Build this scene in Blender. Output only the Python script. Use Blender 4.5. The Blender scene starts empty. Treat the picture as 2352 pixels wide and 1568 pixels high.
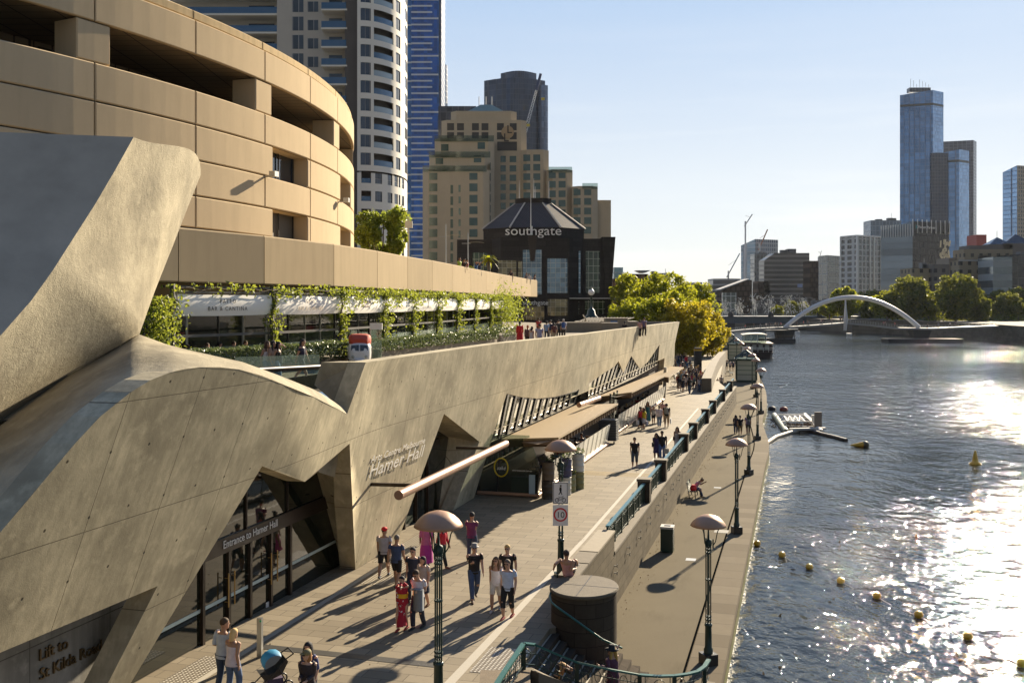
import bpy, math, random
from mathutils import Vector, Matrix, noise
from mathutils.geometry import delaunay_2d_cdt
R = math.radians
sc = bpy.context.scene
C = sc.collection
rnd = random.Random(7)
ZC = 9.7                      # eye height above the upper promenade
# ---------------------------------------------------------------- camera, sky, sun, exposure
cd = bpy.data.cameras.new('camera'); cam = bpy.data.objects.new('camera', cd); C.objects.link(cam)
cd.lens = 35; cd.sensor_width = 36; cd.shift_y = -0.0370; cd.clip_start = 0.3; cd.clip_end = 9000
cam.location = (0, 0, ZC); cam.rotation_euler = (R(90), 0, 0); sc.camera = cam
SUN_AZ, SUN_EL = 29.0, 22.5
w = bpy.data.worlds.new('World'); sc.world = w; w.use_nodes = True
nt = w.node_tree; bg = nt.nodes['Background']
sky = nt.nodes.new('ShaderNodeTexSky'); sky.sky_type = 'NISHITA'; sky.sun_disc = False
sky.sun_elevation = R(SUN_EL); sky.sun_rotation = R(SUN_AZ); sky.altitude = 50; sky.air_density = 1.0; sky.dust_density = 0.15; sky.ozone_density = 2.0
geo = nt.nodes.new('ShaderNodeTexCoord'); sep = nt.nodes.new('ShaderNodeSeparateXYZ'); nt.links.new(geo.outputs['Generated'], sep.inputs[0])
rp = nt.nodes.new('ShaderNodeValToRGB'); nt.links.new(sep.outputs[2], rp.inputs[0]); e = rp.color_ramp.elements
e[0].position = 0.0; e[0].color = (1, 1, 1, 1); e[1].position = .75; e[1].color = (.18, .36, .80, 1); q = e.new(.30); q.color = (.56, .74, 1, 1); q = e.new(.12); q.color = (.88, .93, 1, 1)
vm = nt.nodes.new('ShaderNodeVectorMath'); vm.operation = 'SCALE'; nt.links.new(rp.outputs[0], vm.inputs[0]); vm.inputs['Scale'].default_value = 9.0
mx = nt.nodes.new('ShaderNodeMix'); mx.data_type = 'RGBA'; mx.inputs[0].default_value = .82; nt.links.new(sky.outputs[0], mx.inputs[6]); nt.links.new(vm.outputs[0], mx.inputs[7])
back_dim = nt.nodes.new('ShaderNodeMapRange'); back_dim.interpolation_type = 'SMOOTHSTEP'; nt.links.new(sep.outputs[1], back_dim.inputs[0]); back_dim.inputs[1].default_value = -.75; back_dim.inputs[2].default_value = .55; back_dim.inputs[3].default_value = .40; back_dim.inputs[4].default_value = 1.0  # unseen sky behind the camera is dimmed, added to deepen the shadows
sv = nt.nodes.new('ShaderNodeVectorMath'); sv.operation = 'SCALE'; nt.links.new(mx.outputs[2], sv.inputs[0]); nt.links.new(back_dim.outputs[0], sv.inputs['Scale'])
# thin streaks of high cloud low over the horizon
mp = nt.nodes.new('ShaderNodeMapping'); mp.inputs['Scale'].default_value = (1.2, 1.2, 16); nt.links.new(geo.outputs['Generated'], mp.inputs[0])
cn = nt.nodes.new('ShaderNodeTexNoise'); cn.inputs['Scale'].default_value = 2.2; cn.inputs['Detail'].default_value = 5; nt.links.new(mp.outputs[0], cn.inputs[0])
cr = nt.nodes.new('ShaderNodeMapRange'); nt.links.new(cn.outputs[0], cr.inputs[0]); cr.inputs[1].default_value = .48; cr.inputs[2].default_value = .75; cr.inputs[4].default_value = .55
hz = nt.nodes.new('ShaderNodeMapRange'); nt.links.new(sep.outputs[2], hz.inputs[0]); hz.inputs[1].default_value = .28; hz.inputs[2].default_value = .03
cm = nt.nodes.new('ShaderNodeMath'); cm.operation = 'MULTIPLY'; nt.links.new(cr.outputs[0], cm.inputs[0]); nt.links.new(hz.outputs[0], cm.inputs[1])
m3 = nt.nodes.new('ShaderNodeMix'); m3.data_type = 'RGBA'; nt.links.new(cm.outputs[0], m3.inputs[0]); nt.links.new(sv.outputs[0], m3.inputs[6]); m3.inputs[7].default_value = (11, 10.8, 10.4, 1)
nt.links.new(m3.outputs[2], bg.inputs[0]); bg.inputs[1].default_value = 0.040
sd = bpy.data.lights.new('sun', 'SUN'); so = bpy.data.objects.new('sun', sd); C.objects.link(so)
sd.energy = 5.0; sd.angle = R(0.5); sd.color = (1, 0.85, 0.63)
SDIR = Vector((math.sin(R(SUN_AZ))*math.cos(R(SUN_EL)), math.cos(R(SUN_AZ))*math.cos(R(SUN_EL)), math.sin(R(SUN_EL))))
so.rotation_euler = SDIR.to_track_quat('Z', 'Y').to_euler(); so.location = (50, 50, 80)
sc.view_settings.view_transform = 'Standard'; sc.view_settings.look = 'None'; sc.view_settings.gamma = 1
sc.view_settings.exposure = 1.35
sc.cycles.use_denoising = True
sc.cycles.max_bounces = 6; sc.cycles.caustics_reflective = False; sc.cycles.caustics_refractive = False
sc.cycles.sample_clamp_indirect = 6; sc.cycles.transparent_max_bounces = 12
# ---------------------------------------------------------------- where a picture point lies in the place
F_ = 2286.7
def ray(u, v): return Vector(((u-1176)/F_, 1.0, -(v-697)/F_))
def onz(u, v, z):
    r = ray(u, v); Y = (z-ZC)/r.z; return Vector((r.x*Y, Y, z))
def ony(u, v, Y):
    r = ray(u, v); return Vector((r.x*Y, Y, ZC+r.z*Y))
TH = R(16)
WO = Vector((-5.73, 36.3, 0))
NW = Vector((math.cos(TH), -math.sin(TH), 0)); DW = Vector((math.sin(TH), math.cos(TH), 0))
def W(t, s, z=0): return WO + NW*t + DW*s + Vector((0, 0, z))     # promenade frame: t towards the river, s along it
def onw(u, v, a=0.197, b=0.0):                                     # on the leaning wall plane t = a*z + b  -> (t, s, z)
    r = ray(u, v); o = Vector((0, 0, ZC)) - WO
    den = r.dot(NW) - a*r.z; Y = (a*ZC + b - o.dot(NW))/den
    p = r*Y + o
    return Vector((p.dot(NW), p.dot(DW), p.z))
def sst(a, b, x):
    q = min(1, max(0, (x-a)/(b-a))); return q*q*(3-2*q)
def AL(s): return .197+.19*sst(1.0, -11, s)-.11*sst(10, 75, s)
def onS(u, v):
    a = .197
    for _ in range(12): q = onw(u, v, a); a = .5*a+.5*AL(q.y)
    q = onw(u, v, AL(q.y)); return Vector((AL(q.y)*q.z, q.y, q.z))
# ---------------------------------------------------------------- objects
GLOB = {}
def prop(o, label=None, cat=None, group=None, kind=None):
    if label: o['label'] = label
    if cat: o['category'] = cat
    if group: o['group'] = group
    if kind: o['kind'] = kind
    return o
def thing(name, label, cat, loc=(0, 0, 0), rz=0.0, group=None, kind=None):
    o = bpy.data.objects.new(name, None); C.objects.link(o)
    o.location = loc; o.rotation_euler = (0, 0, rz); o.empty_display_size = .3
    GLOB[o.name] = Matrix.Translation(Vector(loc)) @ Matrix.Rotation(rz, 4, 'Z')
    return prop(o, label, cat, group, kind)
def wthing(name, label, cat, group=None, kind=None, t=0, s=0, z=0):      # a thing whose local frame is (t, s, z)
    return thing(name, label, cat, W(t, s, z), -TH, group, kind)
class MB:
    def __init__(self): self.v = []; self.f = []; self.m = []; self.sm = []
    def add(self, vs, fs, m=0, smooth=False):
        k = len(self.v); self.v += [tuple(x) for x in vs]
        for f in fs: self.f.append(tuple(i+k for i in f)); self.m.append(m); self.sm.append(smooth)
        return self
    def box(self, x0, x1, y0, y1, z0, z1, m=0, M=None):
        vs = [Vector((x, y, z)) for z in (z0, z1) for y in (y0, y1) for x in (x0, x1)]
        if M is not None: vs = [M @ v for v in vs]
        return self.add(vs, [(0, 2, 3, 1), (4, 5, 7, 6), (0, 1, 5, 4), (2, 6, 7, 3), (0, 4, 6, 2), (1, 3, 7, 5)], m)
    def bar(self, a, b, w=.05, h=None, m=0, up=(0, 0, 1)):              # square bar from a to b
        a = Vector(a); b = Vector(b); h = h or w; d = (b-a).normalized(); u = Vector(up)
        if abs(d.dot(u)) > .98: u = Vector((0, 1, 0))
        x = d.cross(u).normalized()*w/2; y = x.cross(d).normalized()*h/2
        vs = [p+i*x+j*y for p in (a, b) for i, j in ((-1, -1), (1, -1), (1, 1), (-1, 1))]
        return self.add(vs, [(3, 2, 1, 0), (4, 5, 6, 7), (0, 1, 5, 4), (1, 2, 6, 5), (2, 3, 7, 6), (3, 0, 4, 7)], m)
    def poly(self, pts, m=0):
        pts = [Vector(p) for p in pts]; return self.add(pts, [tuple(range(len(pts)))], m)
    def slab(self, loops, vec, m=0, ms=None):                            # polygon (outer, holes...) pushed by vec into a solid
        loops = [[Vector(p) for p in l] for l in loops]; vec = Vector(vec); ms = m if ms is None else ms
        nn = Vector((0, 0, 0)); l0 = loops[0]
        for i in range(len(l0)): nn += l0[i].cross(l0[(i+1) % len(l0)])
        nn.normalize(); ax = nn.orthogonal().normalized(); ay = nn.cross(ax)
        l2 = [[Vector((p.dot(ax), p.dot(ay))) for p in l] for l in loops]
        flat = [p for l in loops for p in l]; f2 = [p for l in l2 for p in l]; ed = []; k0 = 0
        for l in loops:
            ed += [(k0+i, k0+(i+1) % len(l)) for i in range(len(l))]; k0 += len(l)
        ov, _, of, orig, _, _ = delaunay_2d_cdt(f2, ed, [], 0, 1e-5)
        def inside(p, poly):
            c = False; j = len(poly)-1
            for i in range(len(poly)):
                a, b = poly[i], poly[j]
                if (a.y > p.y) != (b.y > p.y) and p.x < (b.x-a.x)*(p.y-a.y)/(b.y-a.y)+a.x: c = not c
                j = i
            return c
        tri = []
        for f in of:
            ce = sum((ov[i] for i in f), Vector((0, 0)))/len(f)
            if inside(ce, l2[0]) and not any(inside(ce, h) for h in l2[1:]): tri.append(tuple(f))
        h0 = flat[0].dot(nn); flat = [flat[orig[i][0]] if len(orig[i]) else ax*ov[i].x+ay*ov[i].y+nn*h0 for i in range(len(ov))]
        self.add(flat, tri, m); self.add([p+vec for p in flat], [t[::-1] for t in tri], m)
        for l in loops:
            k = len(l)
            for i in range(k):
                a, b = l[i], l[(i+1) % k]; self.add([a, b, b+vec, a+vec], [(0, 1, 2, 3)], ms)
        return self
    def leaning(self, loops, dep, step=1.1):                             # the curved leaning wall: loops in (t, s, z), t re-read from AL(s)*z
        f2 = [Vector((p.y, p.z)) for l in loops for p in l]; nb = len(f2); ed = []; k0 = 0
        for l in loops: ed += [(k0+i, k0+(i+1) % len(l)) for i in range(len(l))]; k0 += len(l)
        def ins(p, poly):
            c = False; j = len(poly)-1
            for i in range(len(poly)):
                a, b = poly[i], poly[j]
                if (a.z > p.y) != (b.z > p.y) and p.x < (b.y-a.y)*(p.y-a.z)/(b.z-a.z)+a.y: c = not c
                j = i
            return c
        s0 = min(p.x for p in f2); s1 = max(p.x for p in f2); z1 = max(p.y for p in f2)
        x = s0+step/2
        while x < s1:
            z = .55
            while z < z1:
                p = Vector((x, z))
                if ins(p, loops[0]) and not any(ins(p, h) for h in loops[1:]): f2.append(p)
                z += step
            x += step
        ov, _, of, _, _, _ = delaunay_2d_cdt(f2, ed, [], 0, 1e-5)
        tri = [tuple(f) for f in of if ins(sum((ov[i] for i in f), Vector((0, 0)))/len(f), loops[0]) and not any(ins(sum((ov[i] for i in f), Vector((0, 0)))/len(f), h) for h in loops[1:])]
        V_ = [Vector((AL(p.x)*p.y, p.x, p.y)) for p in ov]; o = Vector((-dep, 0, 0))
        self.add(V_, [t if (V_[t[1]]-V_[t[0]]).cross(V_[t[2]]-V_[t[0]]).x > 0 else t[::-1] for t in tri], 0, True); self.add([p+o for p in V_], tri)
        for l in loops:
            q = [Vector((AL(p.y)*p.z, p.y, p.z)) for p in l]
            for i in range(len(q)): a, b = q[i], q[(i+1) % len(q)]; self.add([a, b, b+o, a+o], [(0, 1, 2, 3)])
        return self
    def tube(self, pts, r, n=8, m=0, caps=True, ell=None):
        pts = [Vector(p) for p in pts]; rs = r if isinstance(r, (list, tuple)) else [r]*len(pts)
        vs = []; up = None
        for i, p in enumerate(pts):
            d = (pts[min(i+1, len(pts)-1)]-pts[max(i-1, 0)]).normalized()
            if up is None: up = Vector((0, 0, 1)) if abs(d.z) < .9 else Vector((1, 0, 0))
            x = d.cross(up); x = x.normalized() if x.length > 1e-4 else Vector((1, 0, 0)); y = x.cross(d).normalized(); up = y
            ri = rs[i]; rx, ry = ri if isinstance(ri, (list, tuple)) else (ri, ri)
            for k in range(n):
                a = 2*math.pi*k/n; vs.append(p + x*math.cos(a)*rx + y*math.sin(a)*ry)
        fs = []
        for i in range(len(pts)-1):
            for k in range(n):
                k2 = (k+1) % n; fs.append((i*n+k, (i+1)*n+k, (i+1)*n+k2, i*n+k2))
        self.add(vs, fs, m, True)
        if caps:
            L = len(pts)-1; self.add(vs[:n], [tuple(range(n))], m); self.add(vs[L*n:], [tuple(range(n-1, -1, -1))], m)
        return self
    def rings(self, rr, m=0, caps=True, smooth=True):                    # rr: list of equally long closed rings
        n = len(rr[0]); vs = [p for r_ in rr for p in r_]; fs = []
        for i in range(len(rr)-1):
            for k in range(n): k2 = (k+1) % n; fs.append((i*n+k, i*n+k2, (i+1)*n+k2, (i+1)*n+k))
        self.add(vs, fs, m, smooth)
        if caps: self.add(rr[0], [tuple(range(n-1, -1, -1))], m); self.add(rr[-1], [tuple(range(n))], m)
        return self
    def lathe(self, prof, n=16, o=(0, 0, 0), m=0, sx=1, sy=1, smooth=True, caps=True):
        o = Vector(o)
        rr = [[o+Vector((math.cos(2*math.pi*k/n)*r*sx, math.sin(2*math.pi*k/n)*r*sy, z)) for k in range(n)] for r, z in prof]
        return self.rings(rr, m, caps, smooth)
    def sphere(self, c, r, n=10, m=0, sx=1, sy=1, sz=1, rot=None):
        c = Vector(c); k = max(4, n//2+1); rr = []
        for i in range(k+1):
            a = math.pi*(i/k-.5); q = max(math.cos(a), .02)
            ring = []
            for j in range(n):
                p = Vector((math.cos(2*math.pi*j/n)*q*r*sx, math.sin(2*math.pi*j/n)*q*r*sy, math.sin(a)*r*sz))
                if rot is not None: p = rot @ p
                ring.append(c+p)
            rr.append(ring)
        return self.rings(rr, m, True, True)
    def grid(self, G, m=0, smooth=True):
        a = len(G); b = len(G[0]); vs = [p for r_ in G for p in r_]
        return self.add(vs, [(i*b+j, (i+1)*b+j, (i+1)*b+j+1, i*b+j+1) for i in range(a-1) for j in range(b-1)], m, smooth)
    def mesh(self, name, Mi=None):
        me = bpy.data.meshes.new(name); vs = self.v
        if Mi is not None: vs = [Mi @ Vector(v) for v in vs]
        me.from_pydata(vs, [], self.f)
        me.polygons.foreach_set('material_index', self.m); me.polygons.foreach_set('use_smooth', self.sm)
        me.update(); return me
    def build(self, name, mat, parent=None, world=False, fix=False, **kw):
        Mi = GLOB[parent.name].inverted() if (world and parent is not None and parent.name in GLOB) else None
        me = self.mesh(name, Mi)
        for q in (mat if isinstance(mat, (list, tuple)) else [mat]): me.materials.append(q)
        if fix:
            import bmesh
            bm = bmesh.new(); bm.from_mesh(me); bmesh.ops.remove_doubles(bm, verts=bm.verts, dist=1e-4)
            bmesh.ops.recalc_face_normals(bm, faces=bm.faces); bm.to_mesh(me); bm.free()
        o = bpy.data.objects.new(name, me); C.objects.link(o)
        if parent is not None: o.parent = parent
        return prop(o, **kw)
def copy_tree(o, parent=None, loc=None, rz=None, label=None, scale=None):
    c = o.copy(); C.objects.link(c)
    if parent is not None: c.parent = parent
    for ch in list(o.children): copy_tree(ch, c)
    if loc is not None: c.location = loc
    if rz is not None: c.rotation_euler = (0, 0, rz)
    if scale is not None: c.scale = (scale,)*3 if isinstance(scale, (int, float)) else scale
    if label: c['label'] = label
    return c
def put(o, loc, rz=None, scale=None, label=None):
    o.location = loc
    if rz is not None: o.rotation_euler = (0, 0, rz)
    if scale is not None: o.scale = (scale,)*3
    if label: o['label'] = label
    return o
# ---------------------------------------------------------------- materials
class NT:
    def __init__(self, name):
        self.mat = bpy.data.materials.new(name); self.mat.use_nodes = True
        self.t = self.mat.node_tree; self.b = self.t.nodes['Principled BSDF']; self.out = self.t.nodes['Material Output']
    def n(self, typ, **kw):
        x = self.t.nodes.new('ShaderNode'+typ)
        for k, v in kw.items():
            if k.startswith('i_'):
                key = k[2:]; key = int(key) if key.isdigit() else key.replace('_', ' ')
                self.set(x, key, v)
            else: setattr(x, k, v)
        return x
    def set(self, x, key, v):
        s = x.inputs[key]
        if hasattr(v, 'outputs'): v = v.outputs[0]
        if isinstance(v, bpy.types.NodeSocket): self.t.links.new(v, s)
        else:
            if isinstance(v, (tuple, list)) and len(v) == 3 and s.type == 'RGBA': v = (*v, 1)
            s.default_value = v
    def math(self, op, a, b=0.0, c=0.0): return self.n('Math', operation=op, i_0=a, i_1=b, i_2=c)
    def mix(self, f, a, b, mode='MIX'):
        x = self.n('Mix', data_type='RGBA', blend_type=mode); self.set(x, 0, f); self.set(x, 6, a); self.set(x, 7, b); return x.outputs[2]
    def noise(self, vec, scale, detail=4, rough=.55): return self.n('TexNoise', i_Vector=vec, i_Scale=scale, i_Detail=detail, i_Roughness=rough)
    def ramp(self, f, *st):
        x = self.n('ValToRGB'); self.set(x, 0, f); e = x.color_ramp.elements
        while len(e) < len(st): e.new(.5)
        for i, (p, c) in enumerate(st):
            e[i].position = p; e[i].color = (*c, 1) if isinstance(c, (tuple, list)) else (c, c, c, 1)
        return x
    def map(self, vec, scale=(1, 1, 1), rot=(0, 0, 0), loc=(0, 0, 0)):
        return self.n('Mapping', i_Vector=vec, i_Scale=scale, i_Rotation=rot, i_Location=loc)
    def obj(self): return self.n('TexCoord').outputs['Object']
    def base(self, c): self.set(self.b, 'Base Color', c)
    def p(self, rough=None, metal=None, spec=None, **kw):
        if rough is not None: self.set(self.b, 'Roughness', rough)
        if metal is not None: self.set(self.b, 'Metallic', metal)
        if spec is not None: self.set(self.b, 'Specular IOR Level', spec)
        return self
    def bump(self, h, strength=.3, dist=.02):
        x = self.n('Bump', i_Height=h, i_Strength=strength, i_Distance=dist); self.set(self.b, 'Normal', x); return self
def mul(c, k): return tuple(min(1, x*k) for x in c)
MATS = {}
def plain(name, col, rough=.7, metal=0., var=.12, scale=3., bump=0., bscale=40., spec=None):
    if name in MATS: return MATS[name]
    m = NT(name); o = m.obj(); n1 = m.noise(o, scale, 5)
    m.base(m.mix(n1, mul(col, 1-var), mul(col, 1+var))); m.p(rough, metal, spec)
    if bump: m.bump(m.noise(o, bscale, 4), bump, .02)
    MATS[name] = m.mat; return m.mat
def line_grid(m, a, b, wa, wb, lw, offset=0.0, loc=(0, 0)):
    """thin lines every wa along a and every wb along b -> factor 1 on a line"""
    x = m.n('CombineXYZ', i_0=a, i_1=b)
    br = m.n('TexBrick', i_Vector=m.map(x.outputs[0], loc=(loc[0], loc[1], 0)), i_Scale=1.0, i_Mortar_Size=lw, i_Brick_Width=wa, i_Row_Height=wb, i_Mortar_Smooth=.1, i_Color1=(0, 0, 0), i_Color2=(0, 0, 0), i_Mortar=(1, 1, 1))
    br.offset = offset; return br
def concrete(name, col, panel=(2.4, 2.6), holes=True, rough_tex=.15, streak=.5, lines=True, loc=(0, 0), line_w=.012):
    m = NT(name); o = m.obj(); sep = m.n('SeparateXYZ', i_0=o); s, z = sep.outputs[1], sep.outputs[2]
    big = m.noise(o, .55, 6, .6)
    st = m.noise(m.map(o, scale=(5, 5, .3)), 1.3, 6, .65)
    cl = m.noise(o, 2.3, 8, .62)
    c = m.mix(m.ramp(big, (.32, 0.0), (.68, 1.0)), mul(col, .58), mul(col, 1.25))
    c = m.mix(m.math('MULTIPLY', m.ramp(st, (.40, 0.0), (.66, 1.0)), streak), c, mul(col, .55))
    c = m.mix(m.math('MULTIPLY', m.ramp(cl, (.54, 0.0), (.72, 1.0)), .5), c, mul(col, 1.4))
    bd = m.math('FRACT', m.math('MULTIPLY', s, 6.6)); wn_ = m.n('TexWhiteNoise', noise_dimensions='1D', i_W=m.math('FLOOR', m.math('MULTIPLY', s, 6.6)))
    if lines: c = m.mix(m.math('MULTIPLY', wn_.outputs[0], .22), c, mul(col, .5))
    h = m.math('ADD', m.math('MULTIPLY', m.noise(o, 38, 6, .6), rough_tex), m.math('MULTIPLY', m.noise(o, 7, 5, .6), rough_tex*1.2))
    if lines:
        br = line_grid(m, s, z, panel[0], panel[1], line_w, 0.0, loc)
        c = m.mix(m.math('MULTIPLY', br.outputs[0], .8), c, mul(col, .25))
        h = m.math('SUBTRACT', h, m.math('MULTIPLY', br.outputs[0], .6))
    if holes:
        hx = m.math('SUBTRACT', m.math('FRACT', m.math('DIVIDE', m.math('ADD', s, 300.6), 1.2)), .5)
        hz = m.math('SUBTRACT', m.math('FRACT', m.math('DIVIDE', m.math('ADD', z, 300.65), 1.3)), .5)
        d = m.math('SQRT', m.math('ADD', m.math('POWER', m.math('MULTIPLY', hx, 1.2), 2.0), m.math('POWER', m.math('MULTIPLY', hz, 1.3), 2.0)))
        k = m.math('LESS_THAN', d, .033)
        c = m.mix(m.math('MULTIPLY', k, .85), c, (.02, .018, .015)); h = m.math('SUBTRACT', h, k)
    m.base(c); m.p(.9, 0, .15); m.bump(h, .6, .03); return m.mat
CONC = concrete('board_formed_concrete', (.53, .465, .32))
CONC_ROUGH = concrete('rough_cast_concrete', (.38, .335, .24), holes=False, rough_tex=.9, lines=False, streak=.15)
CONC_FACE = plain('smooth_grey_concrete', (.44, .375, .285), .9, 0, .35, .8, bump=.3, bscale=9, spec=.1)
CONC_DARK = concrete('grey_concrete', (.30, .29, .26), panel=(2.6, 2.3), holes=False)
def precast(name, col, panel=None, drip=.25):
    m = NT(name); o = m.obj(); isl = m.n('NewGeometry').outputs['Random Per Island']
    a = m.noise(o, .35, 5); b = m.noise(m.map(o, scale=(2.2, 2.2, .25)), 1.0, 6, .6); f = m.noise(o, 60, 3, .6)
    c = m.mix(a, mul(col, .86), mul(col, 1.12)); c = m.mix(m.math('MULTIPLY', m.ramp(b, (.45, 0.), (.75, 1.)), drip), c, mul(col, .6))
    c = m.mix(m.math('MULTIPLY', m.ramp(f, (.35, 0.), (.65, 1.)), .3), c, mul(col, .75))
    c = m.mix(m.math('MULTIPLY', isl, .16), c, mul(col, .55)); h = m.math('MULTIPLY', f, .35)
    m.base(c); m.p(.95, 0, .12); m.bump(h, .5, .02); return m.mat
BEIGE = precast('beige_precast_stone', (.63, .485, .30))
BEIGE_BAND = precast('beige_parapet_stone', (.47, .365, .225), drip=.35)  # same stone in a darker colour, offsetting the stronger sun on the band
BEIGE_TOP = precast('weathered_beige_stone', (.6, .45, .25), drip=.8)
def paving():
    m = NT('bluestone_paving'); o = m.obj(); sep = m.n('SeparateXYZ', i_0=o); t, s = sep.outputs[0], sep.outputs[1]
    x = m.n('CombineXYZ', i_0=m.math('ADD', t, m.math('MULTIPLY', s, .0)), i_1=s)
    br = m.n('TexBrick', i_Vector=x.outputs[0], i_Scale=1.0, i_Mortar_Size=.014, i_Brick_Width=1.15, i_Row_Height=.5, i_Mortar_Smooth=.2, i_Bias=-.1, i_Color1=(.185, .152, .103), i_Color2=(.265, .222, .155), i_Mortar=(.075, .06, .04))
    br.offset = .5; br.offset_frequency = 2
    a = m.noise(o, .3, 6, .6); b = m.noise(o, 5, 6, .7); f = m.noise(o, 60, 2)
    c = m.mix(m.math('MULTIPLY', m.ramp(a, (.35, 0.), (.7, 1.)), .35), br.outputs[0], (.27, .225, .152))
    c = m.mix(m.math('MULTIPLY', m.ramp(b, (.5, 0.), (.8, 1.)), .35), c, (.17, .14, .10))
    wv = m.n('TexVoronoi', feature='DISTANCE_TO_EDGE', i_Vector=m.map(o, scale=(.5, 1.2, 1)), i_Scale=.9)
    rr = m.noise(o, .8, 3)
    sp_ = m.math('MULTIPLY', m.ramp(m.noise(o, 9, 5, .75), (.60, 0.), (.68, 1.)), .35); c = m.mix(sp_, c, (.09, .07, .05)); m.base(c); m.p(m.math('ADD', .62, m.math('MULTIPLY', a, .25)), 0, .22)
    m.bump(m.math('SUBTRACT', m.math('MULTIPLY', f, .15), m.math('MULTIPLY', br.outputs[1], .6)), .35, .01); return m.mat
PAVE = paving()
def ashlar(name, col, bw=.9, rh=.4, axis=1, mort=.012, mcol=.45):
    m = NT(name); o = m.obj(); sep = m.n('SeparateXYZ', i_0=o)
    x = m.n('CombineXYZ', i_0=m.math('ADD', sep.outputs[0], sep.outputs[1]) if axis == 2 else sep.outputs[axis], i_1=m.math('ADD', sep.outputs[2], 50.02))
    br = m.n('TexBrick', i_Vector=x.outputs[0], i_Scale=1.0, i_Mortar_Size=mort, i_Brick_Width=bw, i_Row_Height=rh, i_Mortar_Smooth=.1, i_Color1=mul(col, .82), i_Color2=mul(col, 1.2), i_Mortar=mul(col, mcol))
    n1 = m.noise(o, 3, 7, .65)
    c = m.mix(m.math('MULTIPLY', m.ramp(n1, (.4, 0.), (.7, 1.)), .5), br.outputs[0], mul(col, .55))
    m.base(c); m.p(.95, 0, .1); m.bump(m.math('SUBTRACT', m.math('MULTIPLY', m.noise(o, 40, 4), .3), br.outputs[1]), .5, .015); return m.mat
STONE = ashlar('bluestone_ashlar', (.135, .11, .072)); STONE_D = ashlar('dark_bluestone_ashlar', (.075, .06, .044), axis=2, bw=.8, rh=.42)
STONE_CAP = plain('bluestone_coping', (.15, .122, .082), .85, var=.3, scale=6, bump=.4)
def kerbstone():
    m = NT('kerb_stone_slabs'); o = m.obj(); sep = m.n('SeparateXYZ', i_0=o)
    br = line_grid(m, sep.outputs[1], sep.outputs[0], 1.25, 60, .018); n1 = m.noise(o, 2.5, 7, .65)
    idn = m.n('TexWhiteNoise', noise_dimensions='1D', i_W=m.math('FLOOR', m.math('DIVIDE', sep.outputs[1], 1.25)))
    c = m.mix(idn.outputs[0], (.145, .117, .078), (.215, .178, .122)); c = m.mix(m.math('MULTIPLY', n1, .5), c, (.10, .08, .054))
    c = m.mix(m.math('MULTIPLY', br.outputs[0], .7), c, (.06, .05, .04)); m.base(c); m.p(.95, 0, .1); m.bump(n1, .3, .01); return m.mat
KERB = kerbstone()
def asphalt():
    m = NT('aged_asphalt'); o = m.obj(); f = m.noise(o, 34, 6, .85); a = m.noise(o, .35, 6, .6); b = m.noise(m.map(o, scale=(1, .25, 1)), 1.2, 6, .65)
    sp = m.n('TexVoronoi', i_Vector=o, i_Scale=22)
    c = m.mix(m.ramp(f, (.3, 0.), (.7, 1.)), (.10, .083, .054), (.20, .168, .112))
    c = m.mix(m.math('MULTIPLY', m.ramp(a, (.35, 0.), (.7, 1.)), .45), c, (.19, .16, .105))
    c = m.mix(m.math('MULTIPLY', m.ramp(b, (.55, 0.), (.8, 1.)), .5), c, (.07, .057, .036))
    c = m.mix(m.math('MULTIPLY', m.math('LESS_THAN', sp.outputs[0], .12), .5), c, (.30, .26, .2))
    m.base(c); m.p(1.0, 0, .08); m.bump(f, .4, .008); return m.mat
ASPH = asphalt()
def water():
    m = NT('river_water'); o = m.obj()
    a = m.noise(m.map(o, scale=(1.0, .75, 1), rot=(0, 0, R(-20))), .6, 3, .5)
    b = m.noise(m.map(o, scale=(1.0, .7, 1), rot=(0, 0, R(25))), 2.4, 3, .55)
    c = m.noise(m.map(o, scale=(1.0, .7, 1), rot=(0, 0, R(-8))), 7.0, 3, .6)
    gust = m.ramp(m.noise(m.map(o, scale=(.6, 1, 1), rot=(0, 0, R(-15))), .022, 4, .55), (.35, .38), (.65, 1.2))
    h = m.math('ADD', m.math('ADD', m.math('MULTIPLY', a, .80), m.math('MULTIPLY', b, .31)), m.math('MULTIPLY', c, .045))
    h = m.math('MULTIPLY', h, gust)
    m.base(m.mix(m.noise(o, .05, 3), (.020, .027, .031), (.034, .038, .034))); m.p(.03, 0, .5); m.set(m.b, 'IOR', 1.33)
    bp = m.n('Bump', i_Height=h, i_Strength=1.0, i_Distance=.43); m.set(m.b, 'Normal', bp); return m.mat
WATER = water()
GREEN = plain('dark_green_enamel', (.012, .035, .026), .35, 0, .2, 8)
GREEN_L = plain('teal_green_enamel', (.018, .105, .085), .35, 0, .15, 8)
COPPER = plain('copper_toned_dome', (.42, .235, .13), .42, .2, .14, 5, bump=.05, bscale=20)
COPPER_P = plain('copper_pipe_skin', (.36, .22, .15), .45, .4, .1, 4)
WHITE = plain('white_paint', (.78, .77, .73), .5, 0, .04)
BLACK = plain('black_metal', (.015, .015, .016), .4, 0, .2)
DKBROWN = plain('dark_bronze_frame', (.035, .024, .017), .4, .4, .2)
STEEL = plain('galvanised_steel', (.42, .42, .40), .38, .8, .15)
CHAR = plain('dark_interior', (.014, .012, .010), .9, 0, .4, 2)
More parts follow.
